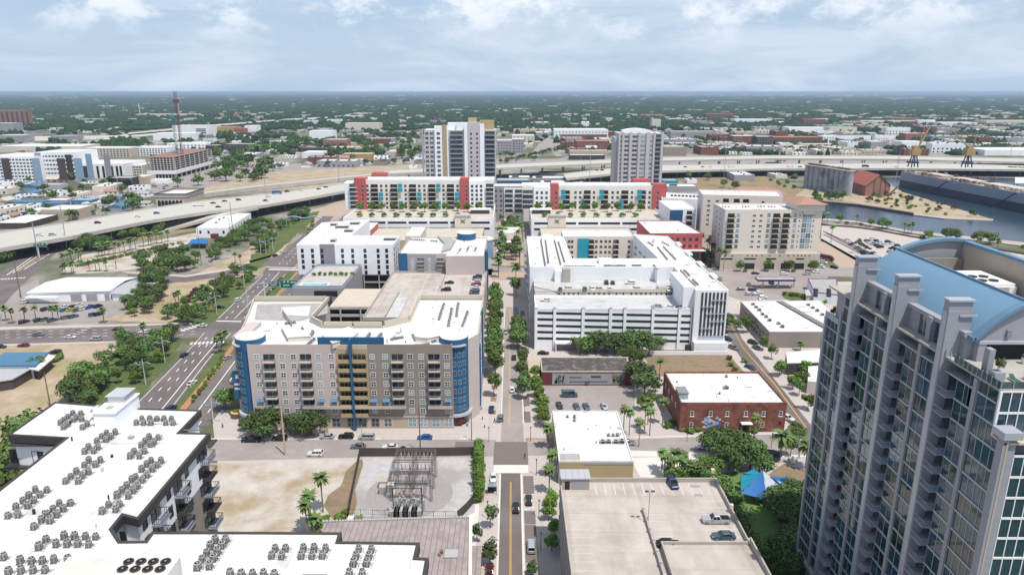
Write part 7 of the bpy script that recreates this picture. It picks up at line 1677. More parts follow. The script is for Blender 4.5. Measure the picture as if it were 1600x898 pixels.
# ---- middle distance: named buildings ---------------------------------------
for l_,r_,by,ty_,d_,wl,rf,lb,cl,rw in (
    (540,593,204,193,50,'cream_wall','roof_tan','long beige institutional block left of the mustard tower',14,3),(484,520,219,205,40,'white_wall','roof_white','white block with grey roof left of centre distance',0,0),(505,540,231,219,50,'old_stucco','roof_grey','brick red building with pale roof beyond the oaks',10,2),
    (466,516,238,232,30,'charcoal','roof_dark','long dark-roofed building behind the oaks',0,0),(472,502,247,239,40,'white_wall','roof_white','white-roofed hall in front of the dark-roofed building',0,0),(535,581,249,241,26,'crane_yellow','roof_tan','mustard yellow low building left of the mustard tower',0,0),(570,632,223,217,40,'grey_wall','roof_grey','long grey flat roof beside the green field',0,0),
    (776,800,243,220,30,'grey_wall','roof_white','grey modern apartments just right of the mustard tower',5,5),(800,819,239,218,40,'grey_wall','roof_white','second grey modern block right of the mustard tower',4,5),(800,835,223,212,40,'cream_wall','roof_white','cream apartments by the forked avenue',6,3),
    (866,950,218,203,60,'white_wall','roof_white','white apartment complex left of the slim grey tower',16,3),(876,948,219,211,10,'brick','roof_grey','brick base range of the white apartment complex',0,0),(900,952,234,221,40,'brick','roof_terra','brick factory beside the slim grey tower',10,2),(890,950,243,236,20,'cream_dark','roof_tan','tan low range below the brick factory',0,0),
    (890,945,250,243,20,'charcoal','roof_white','dark-fronted white-roofed shed by the far highway',0,0),(1018,1032,202,187,30,'cream_wall','roof_white','square cream block behind the slim grey tower',3,3),(1048,1118,217,206,40,'grey_wall','roof_grey','long grey townhouses right of the slim grey tower',18,2),(1037,1072,244,230,30,'brown_wall','roof_tan','brown flat building below the townhouses',0,0),
    (1145,1182,226,213,36,'brick','roof_white','dark red brick block right of the slim grey tower',8,3),(1182,1206,228,214,30,'charcoal','roof_white','dark modern block beside the dark red brick one',5,3),(1148,1206,194,187,60,'white_wall','roof_white','long white apartments in the right distance',16,3),(1103,1150,185,178,60,'brick','roof_terra','distant brick hall on the right horizon',0,0),
    (1200,1285,224,215,40,'brick','roof_terra','long red brick arcade building by the columns',22,1),(1285,1308,222,213,30,'white_wall','roof_white','white panel building right of the brick arcade',5,2),(1308,1360,222,212,40,'white_wall','charcoal','white arcaded building with dark roof',12,1),(1295,1338,209,199,40,'cream_wall','copper_green','cream hall with a green domed roof',8,1),
    (1232,1297,208,200,50,'white_wall','roof_white','wide white-roofed hall left of the green dome',14,1),(1255,1290,196,187,40,'brick','roof_terra','red brick block on the right horizon line',0,0),(1414,1444,221,209,30,'rust_roof','roof_white_far','pinkish red block in the right distance',6,3),(1360,1384,232,222,34,'grey_wall','roof_white','pale grey sheds right of the arcade',0,0),
    (1408,1445,233,222,34,'white_wall','roof_white','white-roofed workshop below the pinkish block',8,1),(1538,1640,243,235,60,'white_wall','roof_white','wide white roofs at the right edge',0,0),(1345,1450,194,189,40,'cream_wall','roof_white_far','long low white range on the right horizon',0,0),(1470,1530,197,192,60,'white_wall','roof_white','white flat warehouse far right',0,0),
    (1540,1640,197,189,60,'cream_wall','roof_tan','long tan warehouse at the far right edge',0,0),(1253,1312,232,226,30,'tan_trim','roof_tan','tan flat building before the brick arcade',0,0),(1420,1460,188,185,40,'rust_roof','roof_terra','small red-roofed hall on the right horizon',0,0)):
    gb('building',lb,l_,r_,by,ty_,d_,wl,rf,wn=(wg if cl and by > 214 else None),cols=cl,rows=rw,lm='the ' + ' '.join(lb.split()[1:5]) if False else None)
b,q,h = gb('station_hall','blue and grey roofed hall behind the left red-ended apartments',776,827,293,283,26,'blue_wall','roof_grey',rot=0)
for l_,r_,by,ty_,lb in ((795,828,283,278,'narrow white flat roof behind the blue hall'),(843,912,275,271,'long white roof beyond the station hall'),(832,900,285,279,'white roof with dark units left of the slim grey tower'),(845,912,292,286,'nearest white flat roof behind the right red-ended block'),(905,950,299,289,'white sheds with two dark vents by the slim grey tower'),(940,1000,301,295,'flat white roof at the foot of the slim grey tower'),(1042,1090,300,292,'white roof right of the right red end tower')):
    b,q,h = gb('shed',lb,l_,r_,by,ty_,22,'grey_wall','roof_white','shed')
    b.part('roof_unit',MB().box(q[0][0] + 4,q[0][1] + 6,h + .13,q[0][0] + 12,q[0][1] + 9,h + 1.6),'unit_dark')
b = gb('glass_hall','dark glazed hall at the foot of the slim grey tower',1036,1060,290,283,20,'teal','roof_grey')
for k,(px_,py_) in enumerate(((914,296),(936,297),(948,297))):x,y = P(px_,py_,12);unit(x,y,12,'large pale cooling tower behind the right red-ended block, %s from left' % ORD[k],'cooling towers',BXM).scale = (3.5,3.5,3.5);

# ================================================================== FILLER TOWN AND WOODS (individuals first, the rest as masses)
occupy([(-30,500),(30,500),(30,640),(-30,640)])
for reg in ([(180,330),(600,230),(660,260),(230,330)],):pass
rr = random.Random(21)
def hmesh(i,w_,d_,h,wl,rf,gable):
    mb = MB()
    if gable:
        mb.box(-w_ / 2,-d_ / 2,0,w_ / 2,d_ / 2,h,0);o = .5
        mb.add([(-w_ / 2 - o,-d_ / 2 - o,h),(w_ / 2 + o,-d_ / 2 - o,h),(w_ / 2 + o,0,h + 2.2),(-w_ / 2 - o,0,h + 2.2),(w_ / 2 + o,d_ / 2 + o,h),(-w_ / 2 - o,d_ / 2 + o,h)],[(0,1,2,3),(3,2,4,5),(0,3,5),(1,4,2)],1)
    else:
        mb.prism([(-w_ / 2,-d_ / 2),(w_ / 2,-d_ / 2),(w_ / 2,d_ / 2),(-w_ / 2,d_ / 2)],0,h,0,0);ring(mb,[(-w_ / 2,-d_ / 2),(w_ / 2,-d_ / 2),(w_ / 2,d_ / 2),(-w_ / 2,d_ / 2)],.4,h + .002,h + .7,0);mb.box(-w_ / 2 + .41,-d_ / 2 + .41,h + .003,w_ / 2 - .41,d_ / 2 - .41,h + .1,1)
        for k in range(3):x = -w_ * .3 + k * w_ * .28;mb.box(x,-d_ * .1,h + .101,x + 1.6,-d_ * .1 + 1.4,h + 1.2,3)
    nw = max(2,int(w_ / 4.5))
    for fl in range(max(1,int(h / 3.6))):
        for i2 in range(nw):
            x = -w_ / 2 + w_ * (i2 + .5) / nw;mb.box(x - .9,-d_ / 2 - .06,.9 + fl * 3.4,x + .9,-d_ / 2 - .01,2.5 + fl * 3.4,2)
    return mb.mesh('house',[wl,rf,'glass_dark','unit_dark'])
HT = []
for i,(w_,d_,h,wl,rf,g,nm,lk) in enumerate((
    (16,11,3.4,'white_wall','roof_white_far',0,'shop_building','small white flat-roofed building'),(26,16,4.5,'cream_wall','roof_white',0,'shop_building','cream flat-roofed building'),(40,22,6,'grey_wall','roof_white',0,'warehouse','grey-walled white-roofed warehouse'),
    (30,18,7.5,'brick','roof_grey',0,'brick_building','brick block with grey roof'),(13,10,3.2,'white_wall','roof_grey',1,'house','white house with grey gable'),(14,10,3.2,'cream_wall','roof_terra',1,'house','cream house with red-brown gable'),(12,9,3.2,'tan_wall','roof_tan',1,'house','tan house with pale gable'),
    (36,14,10,'white_wall','roof_white',0,'apartment_building','white three-storey block'),(44,26,5,'tan_trim','roof_tan',0,'warehouse','tan flat warehouse'),(22,14,4,'brown_wall','roof_dark',0,'shop_building','brown dark-roofed building'),(18,12,4,'pole_blue','blue_metal',1,'shed','blue-roofed shed'))):
    HT.append((hmesh(i,w_,d_,h,wl,rf,g),w_,d_,nm,lk))
cnt = 0;placed = []
def inframe(x,y,m=0):
    px_,py_ = proj(x,y,0);return -20 - m < px_ < 1620 + m and py_ < 910
def place_town(n,ylo,yhi,weights,xsel,sc_=1.0):
    global cnt
    got = 0;t = 0
    while got < n and t < n * 30:
        t += 1;py_ = rr.uniform(ylo,yhi);px_ = rr.uniform(-10,1610)
        if not xsel(px_,py_):continue
        x,y = P(px_,py_);i = rr.choices(range(len(HT)),weights)[0];me,w_,d_,nm,lk = HT[i];r_ = max(w_,d_) * .5 * sc_
        if not free(x,y,r_) or any((x - a) ** 2 + (y - b2) ** 2 < (r_ + c2) ** 2 for a,b2,c2 in placed):continue
        s_ = rr.uniform(.8,1.25) * sc_;o = solo(nm,me,None,'warehouse' if nm == 'warehouse' else ('house' if nm == 'house' else 'building'),(x,y,0),rr.choice((0,0,PI / 2)) + rr.uniform(-.12,.12),'low buildings scattered across the middle distance');o.scale = (s_,s_,s_)
        AUTO.append((o,lk,'town'));placed.append((x,y,r_));got += 1;cnt += 1
    return got
place_town(34,284,348,(5,3,1,0,2,1,2,0,1,2,2),lambda x,y:x < 230 and y < 350 - x * .1)
place_town(80,208,262,(6,4,2,1,5,3,4,0,1,2,.4),lambda x,y:300 < x < 660,1.15)
place_town(105,212,243,(4,6,6,2.5,3,2,3,2,4,2,.3),lambda x,y:x > 1036 or (825 < x < 960 and y > 204),1.35)
place_town(80,194,214,(4,6,6,2.5,3,2,3,2,4,2,.3),lambda x,y:x > 1036 or (825 < x < 960),1.6)
place_town(56,186,208,(5,4,3,1,5,3,3,1,2,1,.2),lambda x,y:x < 830,1.3)
place_town(10,248,286,(5,5,1,0,1,0,1,0,1,1,.2),lambda x,y:1000 < x < 1270 or 600 < x < 660)
# the rest of the far roofs: one mass
rs = np.random.RandomState(5);V = [];Fc = [];Mi = []
def addbox(x,y,w_,d_,h,m):
    o = len(V);V.extend([(x - w_,y - d_,0),(x + w_,y - d_,0),(x + w_,y + d_,0),(x - w_,y + d_,0),(x - w_,y - d_,h),(x + w_,y - d_,h),(x + w_,y + d_,h),(x - w_,y + d_,h)]);Fc.extend([(o + 4,o + 5,o + 6,o + 7),(o,o + 1,o + 5,o + 4),(o + 1,o + 2,o + 6,o + 5),(o + 2,o + 3,o + 7,o + 6),(o + 3,o,o + 4,o + 7)]);Mi.extend([m] * 5)
k = 0
while k < 520:
    px_ = rs.uniform(-10,1610);py_ = 149 + (rs.rand() ** .9) * 42
    x,y = P(px_,py_);
    if not free(x,y,10):continue
    big = rs.rand() < .16;s_ = (rs.uniform(14,50) if big else rs.uniform(6,13)) * max(1,y / 4500);addbox(x,y,s_,s_ * rs.uniform(.4,.9),rs.uniform(9,13) * max(1,y / 5500),int(rs.choice(5,p=(.28,.24,.24,.10,.14))));k += 1
k = 0
grid = {}
for a,b2,c2 in placed:grid.setdefault((int(a // 60),int(b2 // 60)),[]).append((a,b2,c2))
while k < 1000:
    px_ = rs.uniform(-10,1610);py_ = rs.uniform(187,241);k += 1
    if py_ > 206 and 300 < px_ < 1036 and rs.rand() < .5:continue
    x,y = P(px_,py_)
    if not free(x,y,6):continue
    g = (int(x // 60),int(y // 60))
    if any((x - a) ** 2 + (y - b2) ** 2 < (c2 + 6) ** 2 for i in (-1,0,1) for j in (-1,0,1) for a,b2,c2 in grid.get((g[0] + i,g[1] + j),())):continue
    addbox(x,y,rs.uniform(3.5,9),rs.uniform(3,6),rs.uniform(2.8,5.5),int(rs.choice(5,p=(.34,.18,.24,.10,.14))))
for k in range(150):                              # pale industry line on the horizon, right of centre
    px_ = rs.normal(1130,150) if k % 2 else rs.uniform(930,1330);x,y = P(px_,rs.uniform(147.5,152));addbox(x,y,rs.uniform(20,90),30,rs.uniform(18,42),0 if rs.rand() < .8 else 1)
me = bpy.data.meshes.new('far_roofs');me.from_pydata(V,[],Fc)
for m in ('roof_white_far','cream_wall','roof_grey','roof_terra','roof_tan'):me.materials.append(M[m])
me.polygons.foreach_set('material_index',Mi);me.update();o = bpy.data.objects.new('far_roofs',me);C.objects.link(o);tag(o,'far-off roofs scattered through the woodland up to the horizon','houses',kind='stuff')
# woodland mass: many low leafy domes
def domes(name,xs,ys,rad,hh,label,m='forest',zoff=0.0):
    n = len(xs);k = 7;rs2 = np.random.RandomState(len(xs));ang = np.arange(k) * 2 * np.pi / k
    T = [(0,0,1.0)] + [(.62 * math.cos(a + .4),.62 * math.sin(a + .4),.80) for a in ang] + [(math.cos(a),math.sin(a),.34) for a in ang] + [(.72 * math.cos(a),.72 * math.sin(a),-.02) for a in ang]
    T = np.array(T);FT = [(0,1 + i,1 + (i + 1) % k) for i in range(k)]
    for r0 in (1,1 + k):
        for i in range(k):a,b2 = r0 + i,r0 + (i + 1) % k;FT += [(a,a + k,b2 + k),(a,b2 + k,b2)]
    FT = np.array(FT);J = 1 + rs2.uniform(-.28,.28,(n,len(T),3));Vv = T[None] * J * np.stack([rad,rad,hh],1)[:,None,:];th = rs2.rand(n) * 6.28;c_,s_ = np.cos(th)[:,None],np.sin(th)[:,None]
    X = Vv[...,0] * c_ - Vv[...,1] * s_ + xs[:,None];Y = Vv[...,0] * s_ + Vv[...,1] * c_ + ys[:,None];Z = np.maximum(Vv[...,2],0) + zoff
    VV = np.stack([X,Y,Z],-1).reshape(-1,3).astype(np.float32);FF = (FT[None] + (np.arange(n) * len(T))[:,None,None]).reshape(-1,3).astype(np.int32)
    me = bpy.data.meshes.new(name);me.vertices.add(len(VV));me.vertices.foreach_set('co',VV.ravel());me.loops.add(FF.size);me.loops.foreach_set('vertex_index',FF.ravel());me.polygons.add(len(FF));me.polygons.foreach_set('loop_start',np.arange(0,FF.size,3,dtype=np.int32));me.update(calc_edges=True);me.materials.append(M[m])
    o = bpy.data.objects.new(name,me);C.objects.link(o);return tag(o,label,'woodland',kind='stuff')
def wood_pts(n,y0,y1,seed,dfn):
    r2 = np.random.RandomState(seed);ys = np.sqrt(r2.rand(n) * (y1 ** 2 - y0 ** 2) + y0 ** 2);xs = r2.uniform(-.80,.80,n) * ys;keep = dfn(xs,ys,r2);return xs[keep],ys[keep]
def clump(xs,ys,s_,ph=0):return (np.sin(xs / s_ + ph) * np.cos(ys / (s_ * 1.3) + ph * 2) + .6 * np.sin(xs / (s_ * .37) + ys / (s_ * .5) + ph)) 
xs,ys = wood_pts(46000,2000,6500,1,lambda x,y,r:(r.rand(len(x)) < np.clip(.75 + .45 * clump(x,y,260),.25,1)))
POLY2 = [(b,p) for b,p in zip(BLOCK,POLYS) if b[3] > 1500]
def cull(xs,ys):
    k = np.ones(len(xs),bool)
    for b,p in POLY2:
        idx = np.where((xs > b[0]) & (xs < b[2]) & (ys > b[1]) & (ys < b[3]))[0]
        for i in idx:
            if inside(xs[i],ys[i],p):k[i] = False
    return xs[k],ys[k]
xs,ys = cull(xs,ys);r_ = np.random.RandomState(2)
rad = r_.uniform(7,13,len(xs)) * np.where(ys > 3500,1.4,1);domes('far_woodland',xs,ys,rad,r_.uniform(7,12,len(xs)),'unbroken dark green woodland stretching to the horizon')
xs,ys = wood_pts(26000,6500,24000,3,lambda x,y,r:(r.rand(len(x)) < .9));r_ = np.random.RandomState(4);domes('horizon_woodland',xs,ys,r_.uniform(45,120,len(xs)),r_.uniform(10,17,len(xs)),'bluish woodland along the horizon')
# middle-distance trees: the mass behind individuals
placedT = []
def wood_region(n,ylo,yhi,sel,seed,label,name='woodland_patches'):
    r2 = random.Random(seed);X = [];Yv = []
    t = 0
    while len(X) < n and t < n * 12:
        t += 1;py_ = r2.uniform(ylo,yhi);px_ = r2.uniform(-20,1620)
        if not sel(px_,py_):continue
        x,y = P(px_,py_)
        cl = math.sin(x / 55) * math.cos(y / 90) + .6 * math.sin(x / 21 + y / 37)
        if cl < .05 or not free(x,y,5) or any((x - a) ** 2 + (y - b2) ** 2 < (c2 + 3) ** 2 for a,b2,c2 in placed):continue
        X.append(x);Yv.append(y)
    X = np.array(X);Yv = np.array(Yv);r3 = np.random.RandomState(seed);domes(name,X,Yv,r3.uniform(4.5,9,len(X)),r3.uniform(6,11,len(X)),label)
wood_region(1500,187,214,lambda x,y:True,31,'dark tree cover between the far low buildings')
wood_region(900,212,243,lambda x,y:x > 1040 or 826 < x < 960 or x < 640,32,'scattered tree cover around the middle-distance streets','woodland_scatter')
got = 0
def indiv(n,ylo,yhi,sel,ks=('far','farg'),s=1.0,md=7):
    t = 0;g = 0
    while g < n and t < n * 60:
        t += 1;py_ = rr.uniform(ylo,yhi);px_ = rr.uniform(-10,1610)
        if not sel(px_,py_):continue
        x,y = P(px_,py_)
        if not free(x,y,3) or any((x - a) ** 2 + (y - b2) ** 2 < (c2 * .8 + 3) ** 2 for a,b2,c2 in placed) or any((x - a) ** 2 + (y - b2) ** 2 < md ** 2 for a,b2 in placedT):continue
        tree(rr.choice(ks),x,y,s * rr.uniform(.75,1.3),zone='mid',group='trees scattered across the middle distance');placedT.append((x,y));g += 1
indiv(44,224,285,lambda x,y:335 < x < 420 and y > 232,s=1.6)
indiv(26,212,262,lambda x,y:240 < x < 660 and y < 258,ks=('farg','far'),s=1.2)
indiv(64,212,250,lambda x,y:400 < x < 655,s=1.65)
indiv(30,200,240,lambda x,y:x < 230)
indiv(50,204,244,lambda x,y:x > 1036)
indiv(12,222,256,lambda x,y:780 < x < 840)
indiv(10,280,300,lambda x,y:x < 230);indiv(12,300,345,lambda x,y:x < 220)
for a,b_,n in (((350,262),(398,250),7),((380,285),(440,262),6),((500,262),(640,256),9),((395,240),(440,232),8)):trow('far',a,b_,n,1.1,6,'mid','trees scattered across the middle distance',ks=('far','farg'))
trow('far',(782,256),(872,236),16,.9,4,'mid','trees scattered across the middle distance')
trow('palm',(345,262),(390,264),6,1.1,5,'mid','palms beyond the wide elevated highway');trow('palm',(330,277),(300,282),4,1,5,'mid','palms beyond the wide elevated highway')
for px_,py_ in ((278,292),(310,290),(175,321),(168,325),(205,318),(216,326),(208,330)):treep('far' if px_ > 200 else 'broad',px_,py_,1.4,'mid',group='trees scattered across the middle distance')
# ================================================================== STREET LEVEL OBJECTS
# ---- substation
ax,ay = P(650,745);SB = Bld('substation','lattice steel substation frame with insulators on a dark gravel bed','substation',ax,ay - 4,lm='the substation')
sx0,sx1 = P(621,700)[0] + .5,P(683,700)[0] - .3;yA,yB = P(650,780)[1],P(650,742)[1]
sx0,sx1 = P(618,770)[0],P(668,770)[0]
xs_l = [P(619,772)[0],P(640,772)[0] - .2,P(661,772)[0]]
X0,X1 = P(621,752)[0] ,P(680,752)[0]
ys_ = [162.5,168.5,174.5];hN = 8.3
def lattice(mb,p,q,s_=.28,n=10,r_=.045):
    p = Vector(p);q = Vector(q);d = (q - p).normalized();u = d.orthogonal().normalized() * s_;v = d.cross(u).normalized() * s_;cs = (u + v,u - v,-u - v,-u + v)
    for c_ in cs:mb.tube(p + c_,q + c_,r_,4)
    for i in range(n):
        a = p + (q - p) * (i / n);b_ = p + (q - p) * ((i + 1) / n)
        for j in range(4):mb.tube(a + cs[j],b_ + cs[(j + 1) % 4],r_ * .7,3)
for x in (X0,(X0 + X1) / 2,X1):
    for y in ys_:mb = MB();lattice(mb,(x,y,0),(x,y,hN));SB.part('lattice_column',mb,'old_steel')
for y in ys_:
    for z in (hN,hN - 2.6):mb = MB();lattice(mb,(X0,y,z),(X1,y,z),n=18);SB.part('lattice_beam',mb,'old_steel')
for x in (X0,(X0 + X1) / 2,X1):mb = MB();lattice(mb,(x,ys_[0],hN),(x,ys_[-1],hN),n=14);SB.part('lattice_beam',mb,'old_steel')
for i in range(9):
    x = X0 + 1 + (X1 - X0 - 2) * i / 8;mb = MB();mb.tube((x,ys_[0],hN - .3),(x,ys_[-1],hN - .3),.05,4);mb.tube((x,ys_[0],hN - 3),(x,ys_[-1],hN - 3),.05,4);SB.part('busbar',mb,'steel')
for i in range(9):
    for y in (ys_[0] - .2,ys_[1],ys_[2]):
        x = X0 + 1 + (X1 - X0 - 2) * i / 8;mb = MB()
        for j in range(5):mb.cyl(x,y,hN - 2.4 + j * .34,hN - 2.25 + j * .34,.22,8,0,r1=.10)
        SB.part('insulator',mb,'insulator' if (i + int(y)) % 2 else 'unit_pale')
rr = random.Random(9)
for i in range(10):
    x = P(622 + i * 4.6,772)[0] + .6;y = 158.2 + (i % 3) * 1.6;mb = MB();h = 2.2 + rr.random() * 1.6
    mb.box(x - .35,y - .35,0,x + .35,y + .35,h,1);mb.tube((x,y,h),(x,y,h + 1.1),.1,6,0);mb.cyl(x,y,h + 1.1,h + 1.4,.25,8,2);SB.part('breaker',mb,['galv','unit_pale','insulator'])
for y0 in (155.8,157):
    for k in range(7):x = P(623 + k * 6.5,775)[0];SB.part('transformer',MB().box(x - .9,y0 - .6,.1,x + .6,y0 + .5,1.7),'unit_dark' if k % 2 else 'unit_pale')
mb = MB()
for x in (X0 + 1.5,X1 - 1.6):mb.tube((x,156.5,0),(x,156.5,7.6),.14,6)
mb.tube((X0 + 1.5,156.5,7.5),(X1 - 1.6,156.5,7.5),.1,5);SB.part('gantry',mb,'unit_dark')
for px_,py_,w_,h,m,lb in ((599,770,1.9,2.3,'unit_pale','pale square cabinet on the left of the substation, nearer one'),(611,768,1.6,2.6,'white_paint','white tall cabinet beside the substation'),(600,760,2.4,2.2,'cream_dark','brown-topped cabinet on the left of the substation, farther one')):
    x,y = P(px_,py_);b = Bld('cabinet',lb,'cabinet',x,y);b.part('casing',MB().box(x - w_ / 2,y - w_ / 2,.15,x + w_ / 2,y + w_ / 2,h),m);b.part('plinth',MB().box(x - w_ / 2 - .2,y - w_ / 2 - .2,0,x + w_ / 2 + .2,y + w_ / 2 + .2,.149),'concrete');b.part('door',MB().box(x - w_ / 2 + .1,y - w_ / 2 - .03,.3,x + w_ / 2 - .1,y - w_ / 2 - .005,h - .2),'unit_pale')
# fences round the yard
def fence(label,pts,h,m,solid,name='fence',lm=None,post='rail_dark',mesh_h=.0,gap=3.0):
    A_ = [P(*q) for q in pts];b = Bld(name,label,'fence',*A_[0],lm=lm);mb = MB();pm = MB()
    for p,q in zip(A_,A_[1:]):
        p = Vector(p);q = Vector(q);d = q - p;n = Vector((-d.y,d.x)).normalized() * .04
        if solid:mb.prism([tuple(p - n),tuple(q - n),tuple(q + n),tuple(p + n)],.05,h)
        else:
            for z in (.1,h * .5,h):mb.tube((p.x,p.y,z),(q.x,q.y,z),.03,4)
            k = int(d.length / .5)
            for i in range(k):c_ = p + d * (i / k);mb.box(c_.x - .012,c_.y - .012,.1,c_.x + .012,c_.y + .012,h)
        k = max(1,int(d.length / gap))
        for i in range(k + 1):c_ = p + d * (i / k);pm.tube((c_.x,c_.y,0),(c_.x,c_.y,h + .1),.06,5)
    b.part('panel',mb,m);b.part('post',pm,post);return b
fence('tall dark screen fence along the back of the substation yard',[(562,713),(700,712),(742,711)],2.8,'dark_brown',True,lm=None)
fence('dark green screen fence on the left side of the substation yard',[(562,715),(556,745),(549,780),(544,808)],2.6,'charcoal',True)
fence('thin see-through fence along the front of the substation yard',[(545,808),(640,811),(715,812)],2.4,'rail_dark',False)
fence('dark slanting gate fence at the right corner of the yard',[(715,812),(728,800),(740,786)],2.6,'charcoal',True)
sheet('hedge_bed',[(742,708),(757,708),(755,783),(741,786)],'dirt_dark',.08)
for k in range(16):
    x,y = P(748.5,710 + k * 5.0);tree('bamboo',x + R.uniform(-.3,.3),y,1.15,label='bright bamboo clump in the hedge beside the substation, %s from the road' % ordw(k),group='bamboo hedge by the substation');
for k in range(22):
    x,y = P(552 + k * 7.6,818 + (2 if k < 14 else 0));tree('shrub',x,y - 1.5,.62,label='low green shrub in the strip above the ribbed brown roof, %s from left' % ordw(k),group='shrubs along the ribbed brown roof')
for k,(px_,py_) in enumerate(((500,822),(508,815),(497,838),(530,812),(540,806))):treep('shrub',px_,py_,1.1,'lot')
treep('tallpalm',505,800,1.05,label='tallest palm standing at the right of the sandy lot');treep('tallpalm',487,826,.95,label='left palm of the cluster below the sandy lot');treep('tallpalm',481,838,.9,label='lowest palm of the cluster below the sandy lot');treep('lowpalm',494,832,1.2,label='short palm tucked in the cluster below the sandy lot');treep('lowpalm',562,826,.8,label='tiny fan palm in the strip before the substation fence')
for k,(px_,c_,kk) in enumerate(((533,'slate','sedan'),(548,'white','van'),(582,'white','sedan'))):carp(kk,c_,px_,824,90,.08,'yardside')
# ---- trees of the main street
for px_,py_ in ((774,470),(774,481),(775,500),(775,511),(771,532),(773,549),(772,561),(772,570),(773,579),(774,588),(774,491),(773,521),(772,541),(772,617)):treep('street',px_,py_ + 2,1.6 if py_ < 600 else 1.3,'mainstreet',group='street trees on the left of the main street')
for px_,py_ in ((806,462),(809,520),(812,534),(809,545)):treep('broad' if py_ > 500 else 'street',px_,py_,1.15 if py_ > 500 else 1.5,'mainstreet',group='street trees on the right of the main street')
for px_,py_ in ((817,576),(816,596),(819,611),(817,622)):treep('street',px_,py_ + 2,1.3,'mainstreet',group='street trees on the right of the main street')
for px_,py_ in ((837,605),(840,617),(842,628),(846,640),(848,652),(850,662),(836,590)):treep('bright',px_,py_ + 3,1.0,'parkedge',group='bright trees beside the car park')
for px_,py_ in ((856,700),(862,745),(858,770)):treep('palm',px_,py_,1.1,'shopside')
for px_,py_,s_ in ((766,824,.95),(766,882,1.0),(745,846,.8)):treep('small',px_,py_,1.45 * s_,'mainstreet')
for px_,py_ in ((862,790),(861,800),(858,812),(866,835),(862,860)):treep('bright',px_,py_,.75,'garageside')
for px_,py_ in ((832,900),):treep('small',px_,py_,.9,'mainstreet')
# plaza palms
for px_,py_ in ((781,400),(782,410),(783,380),(781,372),(812,408),(811,395),(809,378),(812,366),(783,352),(809,352),(795,366),(790,360),(801,362),(788,398),(800,400),(806,401),(786,386),(806,386),(779,420),(779,428),(797,350),(803,356),(789,372)):treep('palm' if px_ < 785 or px_ > 806 else 'street',px_,py_ + 6,1.6,'plaza',group='trees of the palm plaza')
treep('datepalm',806,437,.95,'plaza',label='large date palm at the crossing before the plaza')
# ---- trees around the red mural workshop / brick building
for px_,py_,s_ in ((905,553,.9),(918,552,.95),(934,552,1.15),(946,551,1.05),(960,553,1.0),(976,552,1.1),(990,553,1.2),(1003,553,1.2),(1014,555,.9),(1028,545,.8),(983,565,.9),(998,570,.8)):treep('oak' if s_ > .96 else 'broad',px_,py_,s_ * 1.1,'garagefront',group='trees in front of the white garage')
for px_,py_,s_ in ((996,606,1.35),(1006,620,1.2),(1010,600,1.0),(1018,635,.9),(1004,640,.9),(1024,612,.8)):treep('oak' if s_ > 1 else 'bright',px_,py_,s_,'brickleft',group='trees between car park and brick building')
for px_,py_ in ((974,668),(983,672),(998,690),(1007,664),(1015,672),(1030,588),(1012,655),(1035,655)):treep('tallpalm',px_,py_ + 8,.85,'brickleft')
for px_,py_ in ((1066,672),(1078,676),(1090,674),(1138,672),(1168,673),(1180,676),(1188,672),(1043,668),(1050,664),(1200,668)):treep('shrub',px_,py_,1.2,'brickfront',group='shrubs in front of the brick building')
treep('tallpalm',1178,690,.85,label='slim palm before the brick building porch');treep('datepalm',1218,720,1.0,label='big feathery date palm beside the round blue kiosk');treep('datepalm',1258,732,.9,label='date palm partly hidden by the glass tower')
for px_,py_ in ((1235,712),(1246,700),(1240,690),(1150,742)):treep('street',px_,py_,1.0,'park')
# park oaks
for px_,py_,s_ in ((1120,716,1.15),(1138,735,1.1),(1155,722,1.3),(1172,732,1.2),(1186,742,1.0),(1128,700,.9),(1108,708,.9)):treep('oak',px_,py_,s_,'park',group='spreading trees in the park')
for px_,py_,s_ in ((1100,755,1),(1114,768,1.05),(1126,780,1.0),(1112,742,.9),(1128,800,.95),(1138,815,1.0),(1135,835,.9),(1150,835,1.0),(1155,858,.95),(1142,795,.9),(1165,870,1),(1178,885,1.0)):treep('broad',px_,py_ + 6,s_,'park',group='trees along the parking deck wall')
for px_,py_ in ((1038,738),(1046,744),(1053,730),(1060,742),(1066,735),(1072,748),(1078,752),(1034,730),(1088,755)):treep('palm',px_,py_ + 6,.95,'parkcorner',group='palms behind the parking deck')
for px_,py_ in ((1084,748),(1092,760),(1070,752),(1060,752),(1048,750),(1095,742),(1100,735)):treep('bright',px_,py_ + 4,.9,'parkcorner',group='bushes behind the parking deck')
for px_,py_,s_ in ((1222,812,1.2),(1236,800,1.15),(1246,826,1.2),(1230,835,1.0),(1220,880,1.1),(1240,862,.9),(1212,790,.8),(1252,790,1.0),(1232,778,.8),(1225,905,1.1),(1200,888,.8)):treep('oak',px_,py_,s_ * .9,'tower',group='dark trees at the foot of the glass tower')
